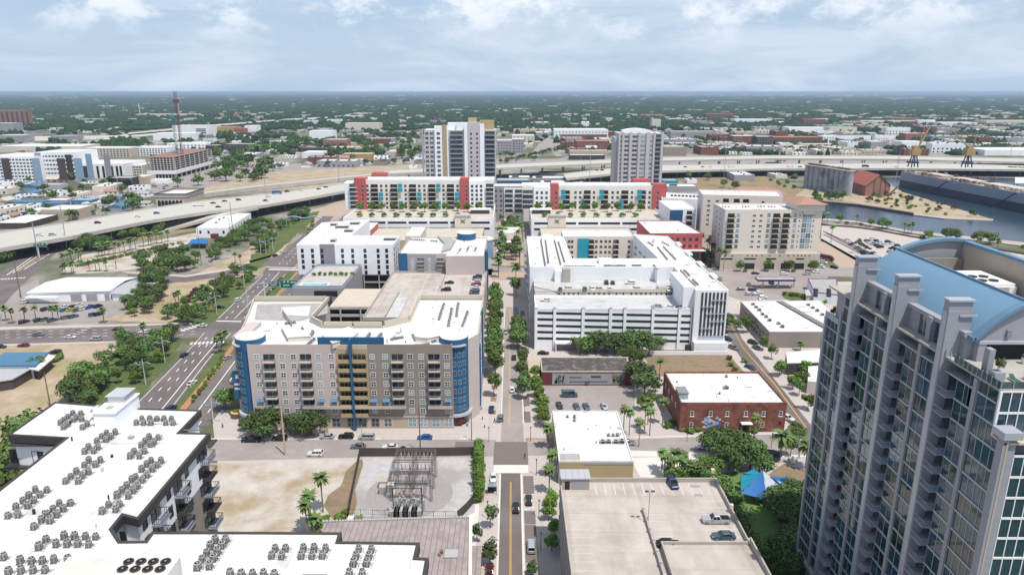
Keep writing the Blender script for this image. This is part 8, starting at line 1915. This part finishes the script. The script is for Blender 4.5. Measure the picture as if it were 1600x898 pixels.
# shade sails
def sail(label,pts,m):
    v = [Vector((*P(px_,py_,z),z)) for px_,py_,z in pts];b = Bld('shade_sail',label,'shade sail',v[0].x,v[0].y);n = 8;mb = MB();g = {}
    c0 = v[0]
    for i in range(n + 1):
        for j in range(n + 1 - i):
            a,c_ = i / n,j / n;p = c0 * (1 - a - c_) + v[1] * a + v[2] * c_;p = p - Vector((0,0,1.6 * (a * c_ + a * (1 - a - c_) + c_ * (1 - a - c_))));g[i,j] = len(mb.v);mb.v.append(tuple(p))
    for i in range(n):
        for j in range(n - i):
            mb.f.append((g[i,j],g[i + 1,j],g[i,j + 1]));mb.m.append(0)
            if i + j < n - 1:mb.f.append((g[i + 1,j],g[i + 1,j + 1],g[i,j + 1]));mb.m.append(0)
    b.part('cloth',mb,m)
    pm = MB()
    for p in v:pm.tube((p.x,p.y,0),tuple(p),.09,6)
    b.part('post',pm,'steel');landmark('the blue shade sails',v[0].x,v[0].y)
sail('bright blue shade sail, the nearest and largest over the playground',[(1192,736,7.5),(1158,769,3.2),(1199,777,3.2)],'sail_blue')
sail('teal shade sail on the left of the playground',[(1192,737,7.3),(1158,741,4.0),(1158,767,3.0)],'sail_teal')
sail('pale grey shade sail in the middle of the playground',[(1192,735,7.7),(1200,768,3.4),(1229,756,3.6)],'sail_grey')
sail('dark blue shade sail on the right of the playground',[(1205,742,6.5),(1231,743,3.8),(1228,762,3.2)],'sail_blue')
sail('low teal shade sail behind the others at the playground',[(1160,738,4.0),(1193,739,6.0),(1178,731,3.4)],'sail_teal')
b = Bld('play_structure','small climbing frame under the shade sails','play structure',*P(1190,782));x,y = P(1190,782);b.part('platform',MB().box(x - 2,y - 1.5,1.2,x + 2,y + 1.5,1.4),'sail_teal');b.part('post',MB().box(x - 2,y - 1.5,0,x - 1.85,y - 1.35,2.6).box(x + 1.85,y - 1.5,0,x + 2,y - 1.35,2.6).box(x - 2,y + 1.35,0,x - 1.85,y + 1.5,2.6),'crane_yellow');b.part('slide',MB().add([(x + 2,y - .4,1.3),(x + 2,y + .4,1.3),(x + 4.5,y + .4,.1),(x + 4.5,y - .4,.1)],[(0,1,2,3)]),'white_paint')
x,y = P(1207,716);b = Bld('round_kiosk','low round dark blue kiosk roof near the date palm','kiosk',x,y);b.part('roof',MB().cyl(x,y,1.6,2.3,2.6,20,r1=1.2),'slate_' if False else 'ship_navy');b.part('post',MB().cyl(x,y,0,1.59,.3,8),'steel')
x,y = P(1238,722);b = Bld('fountain_sculpture','small white pointed sculpture on the park paving','sculpture',x,y);b.part('cone',MB().cyl(x,y,.3,2.2,.8,8,r1=.08),'white_paint');b.part('base',MB().cyl(x,y,0,.29,1.3,14),'concrete')
# ---- right street trees
for px_,py_,s_ in ((1135,512,.9),(1150,520,1.0),(1142,508,.8),(1168,520,1.1),(1160,512,.9),(1192,548,.95),(1205,561,.95),(1218,587,1.1),(1250,604,1.05),(1248,618,.95),(1255,585,1.0),(1262,640,1.0),(1238,608,.9)):treep('street' if R.random() < .6 else 'bright',px_,py_,s_,'rightstreet',group='street trees on the right-hand street')
for px_,py_ in ((1142,572),(1148,580),(1163,566),(1155,588),(1140,562)):treep('shrub',px_,py_,1.1,'rightstreet')
for px_,py_,s_ in ((1250,548,1),(1288,480,.9)):treep('lowpalm',px_,py_,s_,'warehouse')
trow('shrub',(1226,460),(1268,468),9,1.2,1.2,'station','shrubs on the station island')
# beige apartments garden
for px_,py_,k_ in ((1102,410,'broad'),(1092,405,'broad'),(1112,408,'bright'),(1156,424,'bright'),(1200,424,'bright'),(1232,424,'bright'),(1240,425,'shrub'),(1270,424,'bright'),(1164,425,'shrub'),(1122,420,'shrub')):treep(k_,px_,py_,1.2,'beige',group='garden trees of the beige apartments')
for px_,py_ in ((1095,395),(1104,404),(1112,412),(1122,420),(1130,424),(1108,398)):treep('tallpalm',px_,py_,1.25,'beige',group='palms left of the beige apartments')
# water edge trees
for px_,py_,k_ in ((1284,349,'street'),(1292,350,'palm'),(1311,349,'bright'),(1323,351,'shrub'),(1338,352,'palm'),(1345,353,'shrub'),(1360,355,'bright'),(1378,358,'broad'),(1386,358,'bright'),(1418,368,'palm'),(1424,366,'palm'),(1412,366,'palm'),(1441,373,'shrub'),(1450,375,'bright'),(1462,377,'shrub'),(1478,374,'broad'),(1492,376,'broad'),(1526,380,'broad'),(1546,382,'broad'),(1528,391,'palm'),(1557,394,'palm'),(1600,388,'shrub')):treep(k_,px_,py_,1.25 if k_ != 'shrub' else 1.6,'shore',group='trees along the water edge')
treep('tallpalm',1298,379,1.2,label='lone tall palm beside the rail tracks');treep('tallpalm',1340,396,.95,label='lone palm in the riverside car park')
tarea('shrub',[(1268,305),(1312,307),(1320,316),(1275,314)],20,1.9,'spit',ks=('shrub','shrub','small'),group='bushes on the spit')
tarea('shrub',[(1335,311),(1380,298),(1430,312),(1500,326),(1545,340),(1480,338),(1420,330),(1360,318)],48,1.5,'spit',ks=('shrub','shrub','shrub','rusty','small'),group='bushes on the spit')
tarea('shrub',[(1200,282),(1258,288),(1250,296),(1205,290)],8,2.0,'spit',group='bushes on the spit')
for px_,py_ in ((1131,293),(1148,296),(1076,280),(1106,282),(1240,284)):treep('broad',px_,py_,1.3,'spit')
for k in range(9):treep('far',1576 + k * 6,272 + (k % 2),1.2,'mid')
# ---- left: planting
trow('palm',(134,425),(170,424),4,1.0,.8,'leftpalms','palms above the white workshop')
trow('palm',(96,430),(122,426),4,1.0,1.5,'leftpalms','palms above the white workshop')
trow('palm',(100,418),(130,408),6,1.15,3,'leftpalms','palms around the ramp');trow('palm',(150,403),(214,390),10,1.1,1.5,'leftpalms','palm row along the ramp');trow('palm',(218,387),(264,378),6,1.2,1.5,'leftpalms','palm row along the ramp')
trow('shrub',(118,418),(270,383),26,1.3,.8,'leftpalms','hedge shrubs along the ramp')
tarea('oak',[(112,388),(168,384),(166,392),(120,396)],12,1.15,'underramp',group='trees below the highway',ks=('oak','broad'))
tarea('broad',[(176,372),(262,352),(270,362),(190,378)],11,1.0,'underramp',group='trees below the highway',ks=('broad','bright'))
tarea('oak',[(216,415),(250,400),(310,405),(308,425),(225,424)],22,1.05,'thicket',group='thicket left of the avenue',ks=('oak','broad','bright'),mind=4)
tarea('oak',[(318,408),(345,385),(392,355),(425,345),(420,355),(372,385),(335,412)],26,.95,'thicket2',group='trees beside the dry strip',ks=('oak','broad','street','bright'),mind=5)
tarea('oak',[(222,440),(262,436),(256,448),(228,452)],8,1.1,'thicket',group='trees at the street bend')
tarea('broad',[(196,495),(212,470),(245,452),(262,456),(245,478),(220,498)],17,.9,'lotedge',group='trees right of the car lot',ks=('broad','bright','oak'),mind=5)
tarea('oak',[(308,470),(330,450),(362,425),(392,420),(392,440),(358,465),(322,480)],20,.95,'avenue',group='trees beside the avenue',ks=('oak','broad','bright','street'),mind=5.5)
tarea('broad',[(256,500),(276,480),(330,485),(326,505),(300,508),(262,504)],13,.85,'avenue',group='trees beside the avenue',ks=('broad','street','palm'),mind=5.5)
for px_,py_ in ((292,478),(298,472),(303,466),(308,460)):treep('rusty',px_,py_,1.2,'avenue')
for px_,py_ in ((275,478),(262,498),(280,475),(316,470),(318,465),(368,412),(376,415),(334,488)):treep('palm',px_,py_,1.0,'avenue')
tarea('oak',[(388,400),(400,375),(430,355),(470,345),(465,352),(430,375),(415,398)],16,1.0,'avenue2',group='trees beside the upper avenue',ks=('oak','broad','bright'),mind=4.5)
tarea('oak',[(440,348),(470,338),(490,336),(470,346)],8,1.1,'avenue2',group='trees beside the upper avenue');trow('palm',(480,390),(492,352),6,1.1,1,'avenue2','palms right of the upper avenue')
tarea('oak',[(165,600),(160,560),(195,530),(282,530),(268,555),(222,590),(200,612)],24,.95,'verge',group='trees on the lower verge',ks=('oak','broad','bright','palm','street'),mind=5.5)
tarea('broad',[(105,632),(125,600),(170,592),(160,622),(140,640)],12,1.05,'verge',group='trees on the lower verge',ks=('broad','oak'),mind=4.5)
tarea('shrub',[(0,790),(30,745),(60,700),(85,690),(60,760),(20,800)],16,1.6,'bottomleft',group='shrubs at the near left edge',ks=('shrub','broad'))
for px_,py_ in ((10,500),(20,504),(40,502),(57,500),(84,500),(92,499),(163,503)):treep('palm',px_,py_ + 2,1.05,'lot',group='palms along the car lot')
trow('shrub',(0,600),(98,560),14,1.5,1,'shed','bushes below the blue-roofed shed');treep('broad',60,582,.9,'shed')
trow('shrub',(352,558),(300,630),16,.8,.5,'median','low planting on the median');trow('shrub',(398,486),(440,435),14,.8,.6,'median','low planting on the median')
for px_,py_ in ((344,542),(353,538),(340,550),(348,548)):treep('palm',px_,py_ + 3,1.0,'corner');
for px_,py_,s_ in ((352,642,1.1),(372,600,.7)):treep('broad',px_,py_,s_,'corner')
for px_,py_,s_ in ((405,679,1.2),(422,681,1.25),(464,676,1.0),(486,679,1.15),(478,682,1.0),(412,685,1.0)):treep('oak',px_,py_,s_ * .95,'front',group='oaks in front of the blue-cornered apartments')
for px_,py_ in ((8,374),(18,376),(0,380),(30,375),(4,405),(12,402)):treep('broad',px_,py_ + 6,1.1,'underramp')
# podium planting of the red-ended apartments
for k in range(12):tree('bright',-116 + k * 8.2,534 + (k % 2) * 5,1.25,14.6,zone='podL',group='trees on the left podium terrace')
for k in range(10):tree('bright',20 + k * 8.8,534 + (k % 2) * 5,1.25,14.6,zone='podR',group='trees on the right podium terrace')
for k in range(9):tree('shrub',-112 + k * 9,512,2.0,14.6,zone='podL',group='shrubs on the left podium terrace')
for k in range(8):tree('shrub',24 + k * 9.5,512,2.0,14.6,zone='podR',group='shrubs on the right podium terrace')
for k,(b_,x) in enumerate(((GL,-24),(GR,22))):b_.part('terrace_pavilion',MB().box(x - 8,525,17.6,x + 8,533,18.1,0).box(x - 7,526,14.6,x + 7,532,17.59,1),['white_paint','glass_dark'])

# ================================================================== POLES, LAMPS, SIGNS
pole(446,711,15.5,'thick grey utility pole beside the sandy lot',m='cream_dark',r=.28,lm=None) if False else pole(446,711,15.5,'thick grey utility pole beside the sandy lot',m='cream_dark',r=.28)
pole(657,706,14.5,'brown utility pole behind the substation',r=.2);pole(567,706,9,'thin grey pole at the left back corner of the yard',r=.13,m='steel');pole(737,688,9.5,'dark pole on the apartment corner',r=.14)
pole(215,632,12,'leaning brown utility pole beside the near white roof',r=.2) if False else None
pole(79,636,12.5,'bare brown utility pole on the dirt verge',r=.22);pole(33,465,20,'tall dark utility pole at the left end of the white workshop',r=.28)
for px_,py_,h,lb in ((105,388,30,'tall steel mast beside the wide elevated highway, leftmost'),(62,412,26,'tall steel mast near the green sign'),(191,336,32,'tall pale mast before the arcaded hall'),(418,331,38,'tall pale mast at the highway curve'),(182,420,22,'wooden pole above the white workshop'),(315,415,24,'wooden pole in the thicket'),(362,385,20,'wooden pole beside the dry strip'),(365,372,26,'grey pole beside the white office'),(530,285,30,'tall mast at the left red-ended apartments'),(806,262,36,'thin tall mast by the far highway left of the slim tower'),(921,292,48,'tall thin mast just left of the slim grey tower'),(1131,278,44,'tall mast on the near elevated highway'),(1311,300,36,'mast left of the grey silos'),(1397,300,40,'tall mast by the dark blue hull'),(1575,262,44,'tall mast at the right edge of the highway')):
    pole(px_,py_,h,lb,'mast','steel' if h > 25 else 'wood_pole',.35 if h > 25 else .2)
for k in range(26):
    b = pole(40 + k * 62,262 - (k % 5) * 3,22,None,'light_mast','steel',.22);b.t['group'] = 'light masts along the highways';AUTO.append((b.t,'thin steel light mast','mid'))
# curved blue-arm avenue lamps
def avenue_lamp(px_,py_,lb,h=9.0,side=1):
    x,y = P(px_,py_);b = Bld('avenue_lamp',lb,'street lamp',x,y);b.part('shaft',MB().tube((x,y,0),(x,y,h),.16,8,0,.1),'paint_white');mb = MB();pv = None
    for i in range(9):
        t = -1 + i / 4;p = (x + t * 2.6,y,h - 2 + .5 * math.sin(t * 3));
        if pv:mb.tube(pv,p,.14,6)
        pv = p
    b.part('wavy_arm',mb,'pole_blue')
    for s_ in (-1,1):b.part('lamp_head',MB().box(x + s_ * 2.6 - .5,y - .2,h - 2.0,x + s_ * 2.6 + .5,y + .2,h - 1.85),'pole_blue')
for k,(px_,py_) in enumerate(((339,490),(382,447),(228,602),(416,397),(408,398),(427,393),(470,345),(258,566))):avenue_lamp(px_,py_,'white avenue lamp with wavy blue arms, %s up the avenue' % ordw((1,3,0,5,4,6,7,2)[k] if k != 7 else 8),10.5)
avenue_lamp(334,662,'white avenue lamp with blue arms at the apartment corner pavement',9)
b = Bld('avenue_pole','tall slanting white lamp mast on the avenue median','street lamp',*P(389,496));x,y = P(389,496);b.part('shaft',MB().tube((x,y,0),(x,y,15),.16,8,0,.1),'paint_white');b.part('lamp_head',MB().box(x - .9,y - .2,15,x + .9,y + .2,15.15),'steel')
# green overhead sign gantries
def gantry(px_,py_,lb,panels,h=7.5,arm=(8,18)):
    x,y = P(px_,py_);b = Bld('sign_gantry',lb,'road sign',x,y,lm='the green road sign');b.part('post',MB().tube((x,y,0),(x,y,h + 2),.35,10,0,.25),'paint_white');b.part('arm',MB().tube((x - 3.5,y,h + .3),(x + arm[1] + .5,y,h + .5),.3,8),'pole_blue')
    for (a,c_,z0,z1,marks) in panels:
        s_ = b.part('sign_panel',MB().box(x + a,y - .5,z0,x + c_,y - .36,z1),'sign_green');ring_ = MB();w_ = .12
        ring_.box(x + a,y - .53,z0,x + c_,y - .505,z0 + w_).box(x + a,y - .53,z1 - w_,x + c_,y - .505,z1).box(x + a,y - .53,z0 + w_,x + a + w_,y - .505,z1 - w_).box(x + c_ - w_,y - .53,z0 + w_,x + c_,y - .505,z1 - w_)
        for (u0,u1,v0,v1) in marks:ring_.box(x + a + (c_ - a) * u0,y - .53,z0 + (z1 - z0) * v0,x + a + (c_ - a) * u1,y - .505,z0 + (z1 - z0) * v1)
        b.part('lettering',ring_,'paint_white')
gantry(414.5,466,'green overhead road sign on a pale arm over the avenue',[(2.5,8.2,6.3,9.2,((.1,.3,.6,.8),(.4,.8,.6,.75),(.2,.7,.25,.4))),(8.6,18.0,5.6,10.0,((.18,.28,.68,.88),(.38,.48,.68,.88),(.56,.86,.66,.80),(.65,.9,.15,.35),(.15,.5,.3,.42))),(18.3,20.6,5.9,9.8,((.2,.8,.6,.8),))],7.5,(8,20))
gantry(62,402,'small green overhead sign at the left junction',[(-4.0,1.5,7.2,9.4,((.2,.8,.6,.75),)),(1.8,6.0,7.0,9.6,((.2,.7,.5,.7),))],8,(3,6))
x,y = P(447,357);b = Bld('wave_sculpture','pale blue wave-shaped arch spanning beside the upper avenue','arch',x,y,0,lm='the wavy blue arch');mb = MB();pv = None
for i in range(25):
    t = i / 24;p = (x + t * 28,y + 2,7.6 + 1.0 * math.sin(t * 9.5) + 1.2 * math.sin(t * PI));
    if pv:mb.tube(pv,p,.55,6)
    pv = p
b.part('wave_beam',mb,'pole_blue');b.part('post',MB().tube((x,y + 2,0),(x,y + 2,7.6),.35,8).tube((x + 28,y + 2,0),(x + 28,y + 2,7.4),.35,8),'pole_blue')
# street lamps on the main street and park
for k,(px_,py_) in enumerate(((762,810),(842,808),(845,860),(764,690),(829,690),(756,720),(838,742),(820,655),(1073,690),(1205,700))):
    x,y = P(px_,py_);b = Bld('street_lamp','slim dark street lamp %s' % ('on the left pavement by the two thin trees','on the right pavement by the white car','on the right pavement lower down','at the left crossing corner','at the right crossing corner','beside the bamboo hedge','beside the yellow-walled shop palms','on the far right pavement','by the brick building street','beside the round blue kiosk')[k],'street lamp',x,y)
    b.part('shaft',MB().tube((x,y,0),(x,y,4.6),.08,6),'charcoal');b.part('lamp_head',MB().cyl(x,y,4.6,5.0,.14,8,r1=.24),'charcoal')
for k,(px_,py_) in enumerate(((752,640),(754,655),(757,668),(750,622))):x,y = P(px_,py_);solo('bollard',MB().cyl(0,0,0,1.0,.14,8).mesh('bollard','charcoal'),'dark bollard on the apartment side pavement, %s from the corner' % ordw((2,1,0,3)[k]),'bollard',(x,y,.02),0,'pavement bollards')
x,y = P(372,652);b = Bld('cafe_umbrella','yellow cafe umbrella on the apartment corner pavement','umbrella',x,y);b.part('canopy',MB().cyl(x,y,2.2,3.0,2.2,8,r1=.1),'umbrella_yellow');b.part('shaft',MB().tube((x,y,0),(x,y,2.2),.05,6),'steel')
x,y = P(381,672);b = Bld('cafe_umbrella','black folded-flat umbrella below the yellow one','umbrella',x,y);b.part('canopy',MB().cyl(x,y,2.2,2.8,1.8,8,r1=.1),'charcoal');b.part('shaft',MB().tube((x,y,0),(x,y,2.2),.05,6),'steel')
x,y = P(769,770);b = Bld('bus_shelter','small glass-roofed shelter on the left pavement','shelter',x,y);b.part('roof',MB().box(x - 1.2,y - .9,2.4,x + 1.2,y + .9,2.52),'glass_pale');[b.part('post',MB().box(x + u,y - .9,0,x + u + .1,y - .8,2.39),'charcoal') for u in (-1.2,1.1)];b.part('back_panel',MB().box(x - 1.2,y + .8,0,x + 1.2,y + .9,2.39),'charcoal')
# people: few, tiny, walking
def person(px_,py_,top,lb,ph=0.0):
    x,y = P(px_,py_);mb = MB();v = []
    me = bpy.data.meshes.new('person');st = .22
    vs = [(0,0,.95),(0,0,1.18),(0,0,1.42),(0,0,1.52),(0,.02,1.66),(0,.02,1.74),(-.1,st,.50),(-.1,st * 1.5,.06),(-.1,st * 1.5 - .16,.03),(.1,-st,.50),(.1,-st * 1.2,.08),(.1,-st * 1.2 - .16,.03),(-.2,0,1.38),(-.26,-.12,1.12),(-.24,-.26,.92),(.2,0,1.38),(.26,.12,1.12),(.24,.05,.88),(-.1,0,.90),(.1,0,.90)]
    ed = [(0,1),(1,2),(2,3),(3,4),(4,5),(0,18),(18,6),(6,7),(7,8),(0,19),(19,9),(9,10),(10,11),(2,12),(12,13),(13,14),(2,15),(15,16),(16,17)]
    me.from_pydata(vs,ed,[]);o = solo('person',me,lb,'person',(x,y,.05),ph);md = o.modifiers.new('s','SKIN');sd = me.skin_vertices[0].data
    rad = [.14,.13,.15,.06,.10,.08,.07,.05,.045,.07,.05,.045,.07,.045,.035,.07,.045,.035,.1,.1]
    for i,r_ in enumerate(rad):sd[i].radius = (r_ * 1.15,r_ * .8) if i in (0,1,2) else (r_,r_)
    sd[0].use_root = True;o.modifiers.new('d','SUBSURF').levels = 1;me.materials.append(M[top])
    part('trousers',MB().cyl(-.1,.06,.45,.93,.10,8,r1=.12).cyl(.1,-.06,.45,.93,.10,8,r1=.12).mesh('trousers','charcoal'),o);part('hair',MB().cyl(0,.03,1.70,1.80,.11,8,r1=.06).mesh('hair','dark_brown'),o)
for px_,py_,m,lb in ((773,660,'roof_dark','person in dark clothes at the left crossing corner'),(776,661,'grey_wall','person in grey walking beside the one in dark'),(820,716,'mural_red','person in dark red by the right crossing'),(1178,578,'charcoal','person in black walking on the right-hand street'),(1248,716,'grey_wall','person in grey near the park sculpture'),(348,668,'charcoal','person in dark clothes at the cafe corner')):person(px_,py_,m,lb,R.random() * 6)

# ================================================================== VEHICLES ON THE STREETS
def C_(kind,col,px_,py_,ang,lb,z=.1,full=True):carp(kind,col,px_,py_,ang,z,full=full,label=lb)
C_('sedan','black',806,795,90,'black sedan driving up the main street in the right lane');C_('sedan','black',826,783,90,'black sedan parked in the right-hand bays by the striped hatching');C_('minivan','silver',830,856,90,'silver grey van parked in the lower right bay');C_('sedan','white',771,748,-90,'white sedan parked on the left by the bamboo hedge');C_('sedan','maroon',765,893,90,'dark maroon car cut by the bottom edge on the left')
C_('pickup','black',393,689,180,'black pickup parked nearest the corner cafe');C_('suv','black',437,687,180,'black SUV parked under the front oaks');C_('sedan','silver',511,684,180,'silver sedan parked right of the front oaks');C_('suv','black',541,684,180,'black SUV parked before the apartment entrance');C_('minivan','silver',573,685,180,'silver minivan parked beside the black SUV');C_('sedan','blue',664,685,180,'bright blue sedan parked before the brown panel')
C_('suv','white',493,711,180,'white SUV driving along the cross street');C_('sedan','white',610,700,180,'white sedan stopped behind the yard, farther one');C_('sedan','white',598,706,180,'white sedan half hidden by the yard fence, nearer one');C_('pickup','black',630,707,180,'black pickup half hidden by the yard fence');C_('sedan','navy',768,641,90,'navy car parked on the upper left of the main street')
C_('van','slate',890,619,0,'long dark blue van in the small car park');carm = (('black',874,635),('slate',901,637),('slate',916,637),('silver',944,637))
for k,(c_,px_,py_) in enumerate(carm):C_('sedan',c_,px_,py_,-82,'%s sedan in the small car park row, %s from left' % (c_.replace('slate','blue-grey'),ORD[k]))
C_('sedan','black',849,553,0,'black sedan by the white garage entrance')
C_('sedan','white',110,528,0,'white car on the cross avenue, left one');C_('suv','maroon',184,516,180,'maroon SUV on the cross avenue');C_('sedan','white',226,520,180,'white car on the cross avenue before the crossing');C_('sedan','white',316,510,180,'white car stopped at the avenue crossing');C_('sedan','maroon',37,541,180,'red-brown car on the near side of the cross avenue');C_('sedan','black',1,543,0,'black car cut by the left edge on the cross avenue');C_('sedan','black',288,556,85,'black car driving down the avenue');C_('sedan','black',344,481,0,'black car beside the avenue trees');C_('suv','black',87,552,180,'black SUV beside the blue-roofed shed')
C_('sedan','silver',235,365,15,'silver car on the highway slip road');C_('suv','tan',282,381,0,'tan SUV by the bright blue canopy');C_('suv','silver',1101,406,20,'silver SUV left of the beige waterside apartments');C_('suv','black',1108,417,60,'black SUV left of the beige waterside apartments')
for px_,py_,c_,a,k_ in ((1130,519,'black',-58,'suv'),(1136,531,'black',-58,'suv'),(1146,545,'grey',-58,'suv'),(1145,503,'black',-58,'sedan'),(1141,495,'grey',-58,'sedan'),(1176,537,'black',-58,'suv'),(1183,545,'grey',-58,'sedan'),(1172,575,'slate',-55,'sedan'),(1188,600,'black',-55,'sedan')):carp(k_,c_,px_,py_,a,.1,'rightstreet')
for px_,py_,c_,a,k_ in ((1157,453,'grey',0,'sedan'),(1171,461,'silver',0,'suv'),(1176,454,'navy',0,'suv'),(1180,461,'silver',0,'sedan'),(1185,458,'white',0,'sedan'),(1192,466,'white',0,'suv'),(1189,471,'white',0,'sedan'),(1205,443,'black',90,'suv'),(1170,446,'grey',80,'suv'),(1180,428,'black',0,'sedan'),(1225,429,'white',0,'suv'),(1260,429,'silver',180,'suv'),(1275,426,'white',180,'suv')):carp(k_,c_,px_,py_,a,.1,'station',full=False)
for k,(px_,py_,a_,c_) in enumerate(((800,610,90,'white'),(790,520,-90,'silver'),(803,560,90,'black'),(782,655,90,'grey'),(560,699,180,'grey'),(980,694,0,'silver'),(300,600,80,'white'),(268,640,82,'navy'),(355,560,80,'silver'),(372,470,78,'white'),(430,400,78,'black'),(442,395,78,'white'),(60,524,0,'grey'),(150,531,180,'silver'),(1100,700,180,'white'),(1230,655,-55,'white'),(900,428,0,'white'),(1010,425,180,'black'),(1060,429,0,'silver'))):carp(('sedan','suv')[k % 2],c_,px_,py_,a_,.12,'traffic')
k = 0
for a,b_,n in (((1322,375),(1358,402),9),((1334,374),(1372,402),8),((1352,376),(1398,398),9),((1360,373),(1410,396),8),((1376,374),(1420,392),6),((1530,394),(1560,402),4)):
    for i in range(n):
        if R.random() < .85:t = (i + .5) / n;carp(R.choice(('sedan','suv','pickup')),R.choice(('white','black','silver','navy','grey','maroon','white')),a[0] + (b_[0] - a[0]) * t,a[1] + (b_[1] - a[1]) * t,20,.1,'riverlot',full=False)
for px_,py_,c_,k_ in ((1287,411,'white','suv'),(1292,406,'rust' if False else 'maroon','truck'),(1303,419,'black','suv'),(1283,418,'white','suv')):carp(k_,c_,px_,py_,-55,.1,'station',full=False)
HWc = ((62,367,'white','suv'),(82,366,'silver','suv'),(153,347,'maroon','suv'),(245,332,'blue','suv'),(215,337,'white','sedan'),(310,320,'white','truck'),(341,322,'black','sedan'),(351,313,'black','sedan'),(373,311,'black','suv'),(333,316,'black','sedan'),(415,312,'black','sedan'),(433,301,'blue','truck'),(449,298,'black','suv'),(470,296,'white','suv'),(498,294,'black','sedan'),(509,291,'black','sedan'),(420,306,'white','sedan'))
for px_,py_,c_,k_ in HWc:carp(k_,c_,px_,py_ + 2,12 if px_ > 300 else 20,9.02,'highway',full=False,extra=' on the elevated highway')
for px_,c_,k_ in ((933,'black','sedan'),(941,'black','suv'),(1071,'black','sedan'),(1098,'maroon','sedan'),(1110,'white','suv'),(1143,'white','truck'),(1235,'white','truck'),(1250,'grey','suv'),(1300,'black','suv'),(1352,'black','truck'),(1400,'white','sedan')):carp(k_,c_,px_,266.5 if px_ < 950 else 261.5,5,9.02,'highway',full=False,extra=' on the elevated highway')
# yard and lot cars left of the highway, cars before the construction frame
for n,x0,x1,y0,y1 in ((24,5,60,330,346),(12,60,140,300,311),(34,175,262,287,298),(14,20,110,300,308),(20,470,560,250,262),(26,590,650,238,252)):
    g = 0;t = 0
    while g < n and t < 400:
        t += 1;px_ = R.uniform(x0,x1);py_ = R.uniform(y0,y1);x,y = P(px_,py_)
        if free(x,y,3) and not any((x - a) ** 2 + (y - b2) ** 2 < (c2 + 2) ** 2 for a,b2,c2 in placed):g += 1;car(R.choice(('sedan','suv','van')),R.choice(('white','silver','black','navy','grey','white')),x,y,.1,R.choice((0,90,15)),'farlot',False,group='small distant parked cars')

# ---- small vents and hatches on the big flat roofs
rr = random.Random(77)
for b_,poly,z,n in ((A,[P(q[0],q[1],ZA) for q in ((110,660),(300,660),(180,830),(60,860),(20,800))],ZA,22),(A,[(-48,60),(-14,60),(-14,76),(-48,76)],ZA,9),(F7,inset(fp,3),z7 + .12,60),(WR,inset(uq,2),zw + .12,70),(HO,inset(hpoly,3),hz + .12,26),(T2,[(-55,350),(-16,350),(-16,386),(-55,386)],zt + .12,22),(W,[(14,175),(32,175),(33,200),(15,200)],z4 + .12,8),(B6,[(55,204),(84,204),(84,225),(55,225)],z6 + .12,10),(RW,inset(wq,3),z8 + .12,10),(KB,[(129,417),(164,417),(164,436),(129,436)],kz + .12,16),(K2,[(134,478),(176,472),(180,488),(138,496)],35.6,14),(RC,[(87,428),(114,428),(111,466),(87,466)],19.1,10),(GL,[(-116,549),(-16,549),(-16,562),(-116,562)],37.1,30),(GR,[(12,549),(108,549),(108,562),(12,562)],32.6,30)):
    xs_ = [q[0] for q in poly];ys2 = [q[1] for q in poly];k = 0
    while k < n:
        x,y = rr.uniform(min(xs_),max(xs_)),rr.uniform(min(ys2),max(ys2));t_ = rr.random();k += 1
        if not inside(x,y,poly):continue
        if t_ < .6:b_.part('roof_vent',MB().cyl(x,y,z + .01,z + rr.uniform(.3,.8),rr.uniform(.1,.25),8),rr.choice(('galv','unit_dark','unit_pale')))
        elif t_ < .85:w_ = rr.uniform(.5,1.3);b_.part('roof_hatch',MB().box(x,y,z + .01,x + w_,y + w_ * .8,z + rr.uniform(.25,.6)),rr.choice(('galv','unit_pale','roof_grey')))
        else:w_ = rr.uniform(1.5,4);b_.part('roof_pipe',MB().box(x,y,z + .01,x + (w_ if k % 2 else .15),y + (.15 if k % 2 else w_),z + .16),'unit_grey')
# ================================================================== HAZE
hz_ = bpy.data.materials.new('haze');hz_.use_nodes = True;t = hz_.node_tree;t.nodes.clear();o_ = t.nodes.new('ShaderNodeOutputMaterial');v_ = t.nodes.new('ShaderNodeVolumePrincipled');v_.inputs['Color'].default_value = (.60,.78,1.0,1);v_.inputs['Density'].default_value = HAZE;v_.inputs['Anisotropy'].default_value = .2
t.links.new(v_.outputs[0],o_.inputs['Volume']);M['haze'] = hz_
if HAZE:o = bpy.data.objects.new('haze',MB().box(-46000,-300,-1,46000,61000,110).mesh('haze','haze'));C.objects.link(o);tag(o,'thin bluish air haze over the whole city','haze',kind='stuff')

# ================================================================== LABELS: say which one, by the nearest landmark
def finish_labels():
    L3 = [(ph,) + proj(x,y,0) + (x,y) for ph,x,y in LM];seen = {}
    for o,look,zone in AUTO:
        x,y,z = o.location;u,v = proj(x,y,z);best = None
        for ph,lu,lv,lx,ly in L3:
            d = (u - lu) ** 2 + ((v - lv) * 1.6) ** 2
            if best is None or d < best[0]:best = (d,ph,lu,lv)
        d,ph,lu,lv = best;dx,dy = u - lu,(v - lv) * 1.6
        rel = ('right of' if dx > 0 else 'left of') if abs(dx) > abs(dy) else ('below' if dy > 0 else 'beyond')
        seen.setdefault((look,rel,ph),[]).append((d,u,o))
    for (look,rel,ph),L_ in seen.items():
        L_.sort(key=lambda q:q[0])
        for i,(d,u,o) in enumerate(L_):o['label'] = '%s %s %s' % (look,rel,ph) + ('' if len(L_) == 1 else (', nearest to it' if i == 0 else ', %s nearest' % ordw(i)))
finish_labels()
_used = set()
for o in C.objects:
    if 'category' in o and 'label' in o:
        assert o.parent is None
